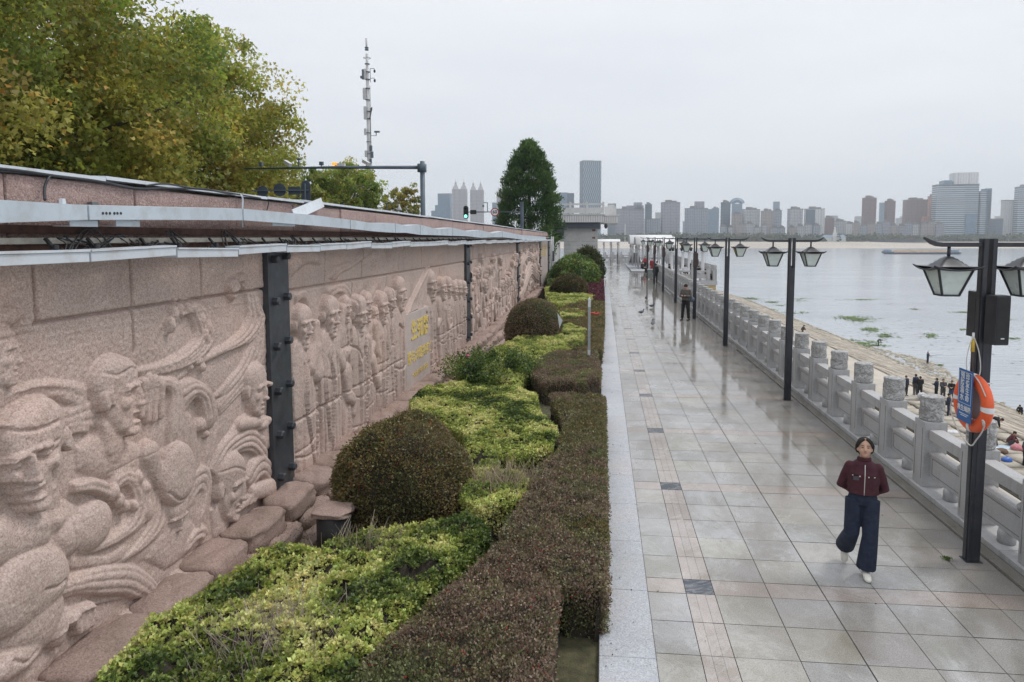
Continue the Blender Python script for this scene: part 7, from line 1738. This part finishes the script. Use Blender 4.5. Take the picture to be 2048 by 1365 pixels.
for py in (425, 417): m_ = MB(); m_.cyl((0, -.125, z(py)), (0, -.105, z(py)), .11, n=16); m_.build('dark_lamp', plain('unlit lens', (.01, .02, .018), .3) if 'unlit lens' not in MATS else MATS['unlit lens'], o)
xs1 = A_(990, 425)[0] - bx; m_ = MB(); m_.bar((.1, 0, z(424.5)), (xs1 + 2, 0, z(424.5)), .07, .07); m_.cyl((xs1 + 2, 0, 0), (xs1 + 2, 0, z(405)), .12); m_.bar((A_(975, 424)[0] - bx, 0, z(424)), (A_(975, 424)[0] - bx, 0, z(406)), .05, .05); m_.bar((A_(975, 406)[0] - bx, 0, z(406)), (A_(967, 406)[0] - bx, 0, z(406)), .05, .05); m_.ell((A_(966.5, 413)[0] - bx, 0, z(412.5)), (.07, .07, .1), 8, 6); m_.build('arm', GPOLE, o)
xs2 = A_(947, 425)[0] - bx; m_ = MB(); m_.box(xs2 - .23, xs2 + .23, -.12, -.06, z(429), z(420.5)); m_.build('countdown_board', DARK, o)
SG = MB(); SG.cyl((xs1, -.10, z(424.8)), (xs1, -.06, z(424.8)), .30, n=28); so = SG.build('speed_sign', plain('sign white', (.75, .75, .76), .5), o)
m_ = MB(); n = 32
for q in range(n):
    a0, a1 = 2 * PI * q / n, 2 * PI * (q + 1) / n; cx_, cz_ = xs1, z(424.8)
    m_.add([(cx_ + r * math.cos(a), -.105, cz_ + r * math.sin(a)) for r, a in ((.24, a0), (.305, a0), (.305, a1), (.24, a1))], [(0, 1, 2, 3)])
m_.build('red_rim', plain('sign red', (.35, .02, .03), .5), so); text_mesh('numerals', '60', .34, DARK, so, (xs1, -.106, z(424.8)), (PI / 2, 0, 0), .001, bold=.008)
# backs of traffic signs over the wall
sy = 20.0; a_ = at_y(612, 400, sy); o = thing('traffic_signs', 'dark backs of traffic signs on a horizontal bar against the plane tree', 'traffic sign', (a_[0], sy, -.12)); S_ = lambda px, py: (at_y(px, py, sy)[0] - a_[0], at_y(px, py, sy)[2] + .12)
DKB = plain('dark sign back', (.045, .065, .085), .6)
m_ = MB(); x, zt_ = S_(612, 361); x1, _ = S_(620, 361); w_ = x1 - x + .02; zb = S_(612, 402)[1]; pts = [(w_ * math.cos(t_), 0, zt_ - w_ + w_ * math.sin(t_)) for t_ in [PI * i / 10 for i in range(11)]] + [(-w_, 0, zb), (w_, 0, zb)]; m_.poly(pts, (0, .02, 0)); m_.build('arrow_board', DKB, o)
for px, py, r_ in ((525, 383, 11), (559, 380, 13)):
    m_ = MB(); c_ = S_(px, py); rr_ = r_ * sy / F * 1.03; m_.cyl((c_[0], 0, c_[1]), (c_[0], .03, c_[1]), rr_, n=24); m_.build('round_sign', DKB, o)
m_ = MB(); c_ = S_(576, 374); d_ = S_(600, 390); m_.box(c_[0], d_[0], 0, .03, d_[1], c_[1]); m_.build('square_sign', DKB, o)
m_ = MB(); c_ = S_(505, 382); d_ = S_(617, 381); m_.bar((c_[0], -.03, c_[1]), (d_[0], -.03, d_[1]), .04, .04); m_.cyl((0, -.04, 0), (0, -.04, zt_ - .1), .03); m_.build('bar', GPOLE, o)
# hanging street lantern by the small tree
a_ = at_y(800, 420, 60); o = thing('hanging_street_lantern', 'small pale hanging street lantern left of the grey gantry pole', 'street lamp', (a_[0] - 1.2, 60, -.12)); zz = at_y(800, 408, 60)[2] + .12
m_ = MB(); m_.cyl((0, 0, 0), (0, 0, zz + .1), .05); m_.bar((0, 0, zz), (1.2, 0, zz), .05, .05); m_.build('pole', GPOLE, o); m_ = MB(); m_.lathe([(.03, 0), (.08, -.25), (.25, -.55), (.2, -.6)], (1.15, 0, zz), 10); m_.build('lantern', CAMW, o, True)

# ================================================================ pavilion at the end of the wall
by = 75.0; Bx = lambda px: at_y(px, 470, by)[0]; Bz = lambda py: at_y(1160, py, by)[2]
PAV_W = plain('pale pavilion stone', (.62, .62, .61), .7, var=.06, scale=.6, dirt=(.42, .41, .38), dirt_amt=.5); PAV_G = plain('grey pavilion block', (.42, .42, .41), .8, var=.08, scale=1.5, dirt=(.3, .29, .27), dirt_amt=.5); PAV_D = plain('dark pavilion metal', (.06, .07, .09), .5)
x0 = Bx(1104); x1 = Bx(1207)
o = thing('pavilion', 'pale stone pavilion with a fluted fascia and rooftop balustrade at the end of the wall', 'building', (x0, by, 0))
m_ = MB(); m_.box(Bx(1127) - x0, Bx(1194) - x0, .9, 12, -.1, Bz(457)); m_.build('wall', PAV_G, o)
m_ = MB(); 
for q in range(9): m_.box(Bx(1127) - x0 + .02, Bx(1194) - x0 - .02, .892, .9, q * .42, q * .42 + .015)
m_.build('course_lines', GRV, o)
m_ = MB(); m_.box(0.3, Bx(1200) - x0, .3, 11, Bz(457), Bz(445.5)); m_.box(.05, Bx(1127) - x0 - .02, .5, 3, Bz(472), Bz(457) - .01); m_.build('recess_shade', PAV_D, o)  # dark boxes fill the recess under the fascia, its shade put into the colour
m_ = MB(); m_.box(-.05, x1 - x0, 0, 12, Bz(445), Bz(430)); m_.build('fascia', PAV_W, o)
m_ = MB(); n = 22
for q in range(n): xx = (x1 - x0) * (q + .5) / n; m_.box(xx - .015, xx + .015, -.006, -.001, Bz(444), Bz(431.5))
FSG = plain('painted flute shade', (.16, .16, .16), .9); m_.build('flute_shade', FSG, o); m_ = MB()  # dark strips on the flat fascia, painted shade of its flutes
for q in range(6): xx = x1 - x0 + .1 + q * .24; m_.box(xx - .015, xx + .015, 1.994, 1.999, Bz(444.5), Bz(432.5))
m_.build('side_flute_shade', FSG, o)
m_ = MB(); m_.box(-.15, x1 - x0 + .1, -.1, 12.1, Bz(430) + .002, Bz(428)); m_.box(x1 - x0 + .11, x1 - x0 + 1.75, 1.9, 12.1, Bz(431), Bz(429)); m_.box(x1 - x0 + .002, x1 - x0 + 1.6, 2, 12, Bz(446), Bz(431) - .002); m_.build('cornice', PAV_W, o)
zb_ = Bz(428); zt_ = Bz(411)
for q in (1140, 1173, 1206): m_ = MB(); xx = Bx(q) - x0; m_.box(xx - .12, xx + .12, .1, .34, zb_, Bz(404)); m_.build('roof_post', PAV_W, o, bevel=.02)
m_ = MB(); m_.box(Bx(1118) - x0, x1 - x0, .15, .29, Bz(410.5), Bz(407)); m_.build('roof_rail', PAV_W, o)
m_ = MB(); m_.box(Bx(1112) - x0, x1 - x0, .17, .27, Bz(426.5), Bz(415.5)); m_.build('roof_panel', PAV_W, o); m_ = MB(); m_.box(x1 - x0 + .1, x1 - x0 + 1.4, 2.1, 2.4, Bz(429), Bz(412)); m_.box(x1 - x0 + .5, x1 - x0 + 1.2, 2.6, 3.4, Bz(412), Bz(408)); m_.build('side_parapet', PAV_W, o)
for py in (459, 474): m_ = MB(); xx = Bx(1187) - x0; m_.box(xx - .15, xx + .18, .88, .90, Bz(py + 4), Bz(py)); m_.build('red_tile', plain('dark red tile', (.17, .07, .055), .7) if 'dark red tile' not in MATS else MATS['dark red tile'], o)
m_ = MB(); m_.ell((Bx(1210) - x0 + .1, 1.5, Bz(452)), (.2, .2, .3), 10, 8); m_.build('hanging_lantern', DARK, o, True)
# grey end wall with pipes between relief wall and pavilion
o = thing('service_wall', 'grey service wall with pipes between the relief wall end and the pavilion', 'wall', (-5.1, 60.2, 0)); m_ = MB(); m_.box(0, .5, 0, 14.5, -.2, 3.5); m_.build('wall', PAV_G, o)
m_ = MB()
for y_ in (.5, 2.5): m_.cyl((.6, y_, 0), (.6, y_, 3.9), .06)
m_.build('pipe', MASTM, o, True); m_ = MB(); m_.box(.52, .8, .9, 1.6, 1.7, 2.6); m_.build('meter_box', PAV_D, o)
# ================================================================ shelters, deck furniture and small things
SHW = plain('white membrane', (.70, .70, .70), .6, var=.05, scale=.5, dirt=(.5, .5, .48), dirt_amt=.4)
def vault(label, xa, xb, yc, wd, ztop, zlow, flat=False, legs=True):
    o = thing('vaulted_canopy', label, 'canopy', (xa, yc - wd / 2, 0), 0, 'white canopies at the far plaza'); L_ = xb - xa; n = 14
    def prof(t): return (wd * t, zlow + (ztop - zlow) * math.sin(PI * t) ** .8)
    m_ = MB(); rings = []
    for i in range(n + 1): y, z_ = prof(i / n); rings.append([(0, y, z_), (L_, y, z_), (L_, y, z_ - .08), (0, y, z_ - .08)])
    m_.loft(rings); m_.build('vault', SHW, o, True)
    for x in np.linspace(.3, L_ - .3, 4).tolist():
        for y in (.25, wd - .25):
            m_ = MB(); m_.cyl((x, y, 0), (x, y, zlow + .1), .07, n=10); m_.cyl((x + .25, y, 0), (x + .12, y, zlow), .04, n=6); m_.ell((x, y - .1, zlow - .35), (.14, .14, .22), 8, 6); m_.build('column', MASTM, o, True)
    return o
vault('nearer white vaulted canopy behind the row of lamp posts', 3.9, 8.6, 84, 6.5, 3.9, 2.95)
vault('farther white vaulted canopy showing over the nearer one', 3.6, 9.2, 93.5, 7, 4.15, 3.0)
vault('white flat canopy at the left end of the promenade near the weeping shrub', -1.2, 2.6, 103, 5, 3.55, 3.2)
m_ = MB(); m_.box(3.2, 9.0, 76, 97, -.02, .14); tag(m_.build('shelter_plinth', G_KERB, bevel=.02), 'low stone platform under the vaulted canopies', 'platform')
q = on_z(1270, 531); o = thing('slanted_planter', 'dark slanted stone block on a low base left of the canopies', 'stone block', (q[0], q[1], .0)); m_ = MB(); m_.box(-.9, .9, -.5, .5, 0, .35); m_.build('base', G_KERB, o); m_ = MB(); m_.taper((0, 0, .352), (1.7, .8), (.6, .5), 1.35); m_.build('block', plain('dark slate', (.10, .10, .11), .6), o)
q = on_z(1303, 559); o = thing('litter_bin', 'grey green litter bin beside the person in long dark clothes', 'bin', (q[0], q[1], 0)); m_ = MB(); m_.box(-.35, .35, -.22, .22, .08, .85); m_.build('body', plain('grey green bin', (.25, .29, .27), .5), o, bevel=.02); m_ = MB(); m_.box(-.39, .39, -.26, .26, .86, .92); m_.build('lid', plain('bin lid', (.40, .44, .42), .5), o, bevel=.01)
m_ = MB()
m_.box(-.37, -.36, -.23, .23, 0, .9); m_.build('side_plate', DARK, o)
for k_, (px, py) in enumerate(((1342, 552), (1365, 548), (1378, 552), (1405, 555))):
    q = on_z(px, py); o = thing('column_lamp', ['white round column topped by dark lanterns above the seated person in black', 'white round column topped by dark lanterns, left of the close pair', 'white round column topped by dark lanterns, right of the close pair', 'white round column topped by dark lanterns nearest the deck corner'][k_], 'column lamp', (q[0], q[1], 0), 0, 'white columns with lanterns on the deck')
    zt_ = at_y(px, 505, q[1])[2]; m_ = MB(); m_.lathe([(.22, 0), (.2, .1), (.15, .15), (.15, zt_ - .1), (.22, zt_)], (0, 0, 0), 16); m_.build('column', SHW, o, True)
    m_ = MB(); m_.lathe([(.34, 0), (.36, .06), (.1, .1)], (0, 0, zt_), 16); m_.build('tray', SHW, o, True)
    for j in range(4):
        a_ = j * PI / 2 + .4; x, y = .2 * math.cos(a_), .2 * math.sin(a_); m_ = MB(); m_.taper((x, y, zt_ + .12), (.10, .10), (.2, .2), .26); m_.taper((x, y, zt_ + .385), (.34, .34), (.06, .06), .12); m_.build('lantern', DARK, o)
# white-headed low lamp by the shrubs
q = on_z(1192, 548); zt_ = at_y(1192, 508, q[1])[2]; o = thing('garden_lamp', 'white post lamp with a flat slanted head beside the weeping shrub', 'garden lamp', (q[0], q[1], 0)); m_ = MB(); m_.cyl((0, 0, 0), (0, 0, zt_), .07); m_.build('post', SHW, o, True); m_ = MB(); m_.bar((-.6, 0, zt_ - .05), (.75, 0, zt_ + .22), .3, .06); m_.build('lamp_head', SHW, o, bevel=.02)
# galvanised post in the hedge
q = on_z(1178, 722, .45); zt_ = at_y(1177, 597, q[1])[2]; o = thing('metal_post', 'slim galvanised square post standing in the clipped hedge by the kerb', 'post', (q[0], q[1], 0)); ZN = plain('galvanised steel', (.36, .39, .41), .4, .5, var=.1, scale=6, dirt=(.5, .52, .53), dirt_amt=.5); m_ = MB(); m_.box(-.035, .035, -.03, .03, -.1, zt_ - .02); m_.build('shaft', ZN, o, bevel=.004); m_ = MB(); m_.box(-.037, .037, -.032, .032, zt_ - .24, zt_ - .03); m_.taper((0, 0, zt_ - .03), (.074, .064), (.03, .03), .05); m_.build('cap', WMET, o)
m_ = MB(); m_.box(-.037, .037, -.034, -.0315, .62, .75); m_.build('label', WMET, o)
# white card in the dome shrub
q = at_y(1118, 642, 22.6); m_ = MB(); m_.poly([(-.05, 0, .28), (.12, .03, .02), (.02, .02, -.25)], (0, .01, 0)); o = m_.build('card', WMET); o.location = (q[0], q[1] - .1, q[2]); tag(o, 'white triangular card stuck in the right side of the dark dome shrub', 'card')
# red flowers
q = on_z(1188, 627, .6); o = thing('red_flowers', 'bunch of bright red flowers among the olive hedges behind the metal post', 'flowers', (q[0], q[1], .45)); m_ = MB(); r_ = random.Random(2); RF = plain('red petals', (.55, .05, .035), .6)
for i in range(9): m_ = MB(); c_ = (r_.uniform(-.2, .2), r_.uniform(-.15, .15), r_.uniform(.06, .2)); [m_.ell((c_[0] + .05 * math.cos(a), c_[1] + .05 * math.sin(a), c_[2]), (.05, .03, .02), 8, 5) for a in (0, 1.3, 2.5, 3.8, 5)]; m_.build('flower', RF, o, True)
# thin yellow folding barrier on the kerb
a_ = on_z(1226, 592); b_ = on_z(1217, 577); o = thing('folding_barrier', 'thin yellowish folded barrier frame lying on the paving by the purple hedge', 'barrier', (a_[0], a_[1], 0)); m_ = MB(); YB = plain('faded yellow paint', (.42, .36, .24), .6)
d = b_ - a_; m_.cyl((0, 0, .03), (d[0] - .25, d[1], .62), .022, n=6); m_.cyl((d[0] - .5, d[1] + .3, .62), (d[0] - .1, d[1], .62), .02, n=6); m_.cyl((d[0] - .25, d[1], .62), (d[0] - .2, d[1] + .9, .05), .02, n=6); m_.build('frame', YB, o, True)
# black drum with a stone lid beside the nearest ball shrub
q = on_z(663, 1088, 0.0); o = thing('spotlight_drum', 'black cylinder with a rough stone lid beside the nearest ball shrub', 'drum', (q[0], q[1] + .1, -.15)); m_ = MB(); m_.lathe([(.215, 0), (.215, .5)], (0, 0, 0), 28); m_.build('drum', plain('black ribbed plastic', (.02, .021, .022), .6, bmp=.6, bscale=50), o, True)
me = rock(-4.3, 5, .54, .24, .23, .05, 99); link('stone_lid', me, o)
# litter leaves on kerb and hedge top
rng = np.random.default_rng(5); n = 170; P = np.stack([rng.uniform(.02, .5, n) ** 1.3, rng.uniform(4, 34, n), np.full(n, .042)], -1); P2 = np.stack([rng.uniform(.6, 4.5, 130), rng.uniform(5, 40, 130), np.full(130, .004)], -1); P = np.concatenate([P, P2]); dv = rng.normal(size=P.shape) * np.array([1, 1, .05])
cl = Cloud(); cl.add(*leaves(P, dv, rng.uniform(.012, .03, len(P)), palette(P, [(.10, .06, .03), (.2, .14, .06), (.05, .04, .03)], 2, 3, rng=rng), .6, rng=rng)); tag(link('fallen_leaves', cl.mesh('fallen_leaves', LEAF)), kind='stuff')
# weed at the lamp foot
P = np.tile(np.array([[4.12, 8.30, .01]]), (160, 1)) + rng.normal(0, .022, (160, 3)) * np.array([1.2, 1, 0]); cl = Cloud(); cl.add(*leaves(P, rng.normal(0, .6, P.shape) + np.array([0, 0, .8]), .022, palette(P, [(.05, .09, .02), (.12, .20, .03)], 3, 2, rng=rng), .5, rng=rng)); tag(link('weed', cl.mesh('weed', LEAF)), 'small green weed growing at the foot of the nearest lamp post', 'weed')
# ---------------------------------------------------------------- air
hz = MB(); hz.box(-3400, 3400, -300, 3420, -18, 290)
o = hz.build('haze', None if False else bpy.data.materials.new('haze air')); tag(o, kind='stuff')
hm = o.data.materials[0]; hm.use_nodes = True; nt = hm.node_tree; nt.nodes.clear(); ho = nt.nodes.new('ShaderNodeOutputMaterial'); pv = nt.nodes.new('ShaderNodeVolumePrincipled')
pv.inputs['Color'].default_value = (.88, .95, 1.0, 1); pv.inputs['Density'].default_value = .00024; pv.inputs['Anisotropy'].default_value = .2
nt.links.new(pv.outputs[0], ho.inputs['Volume'])
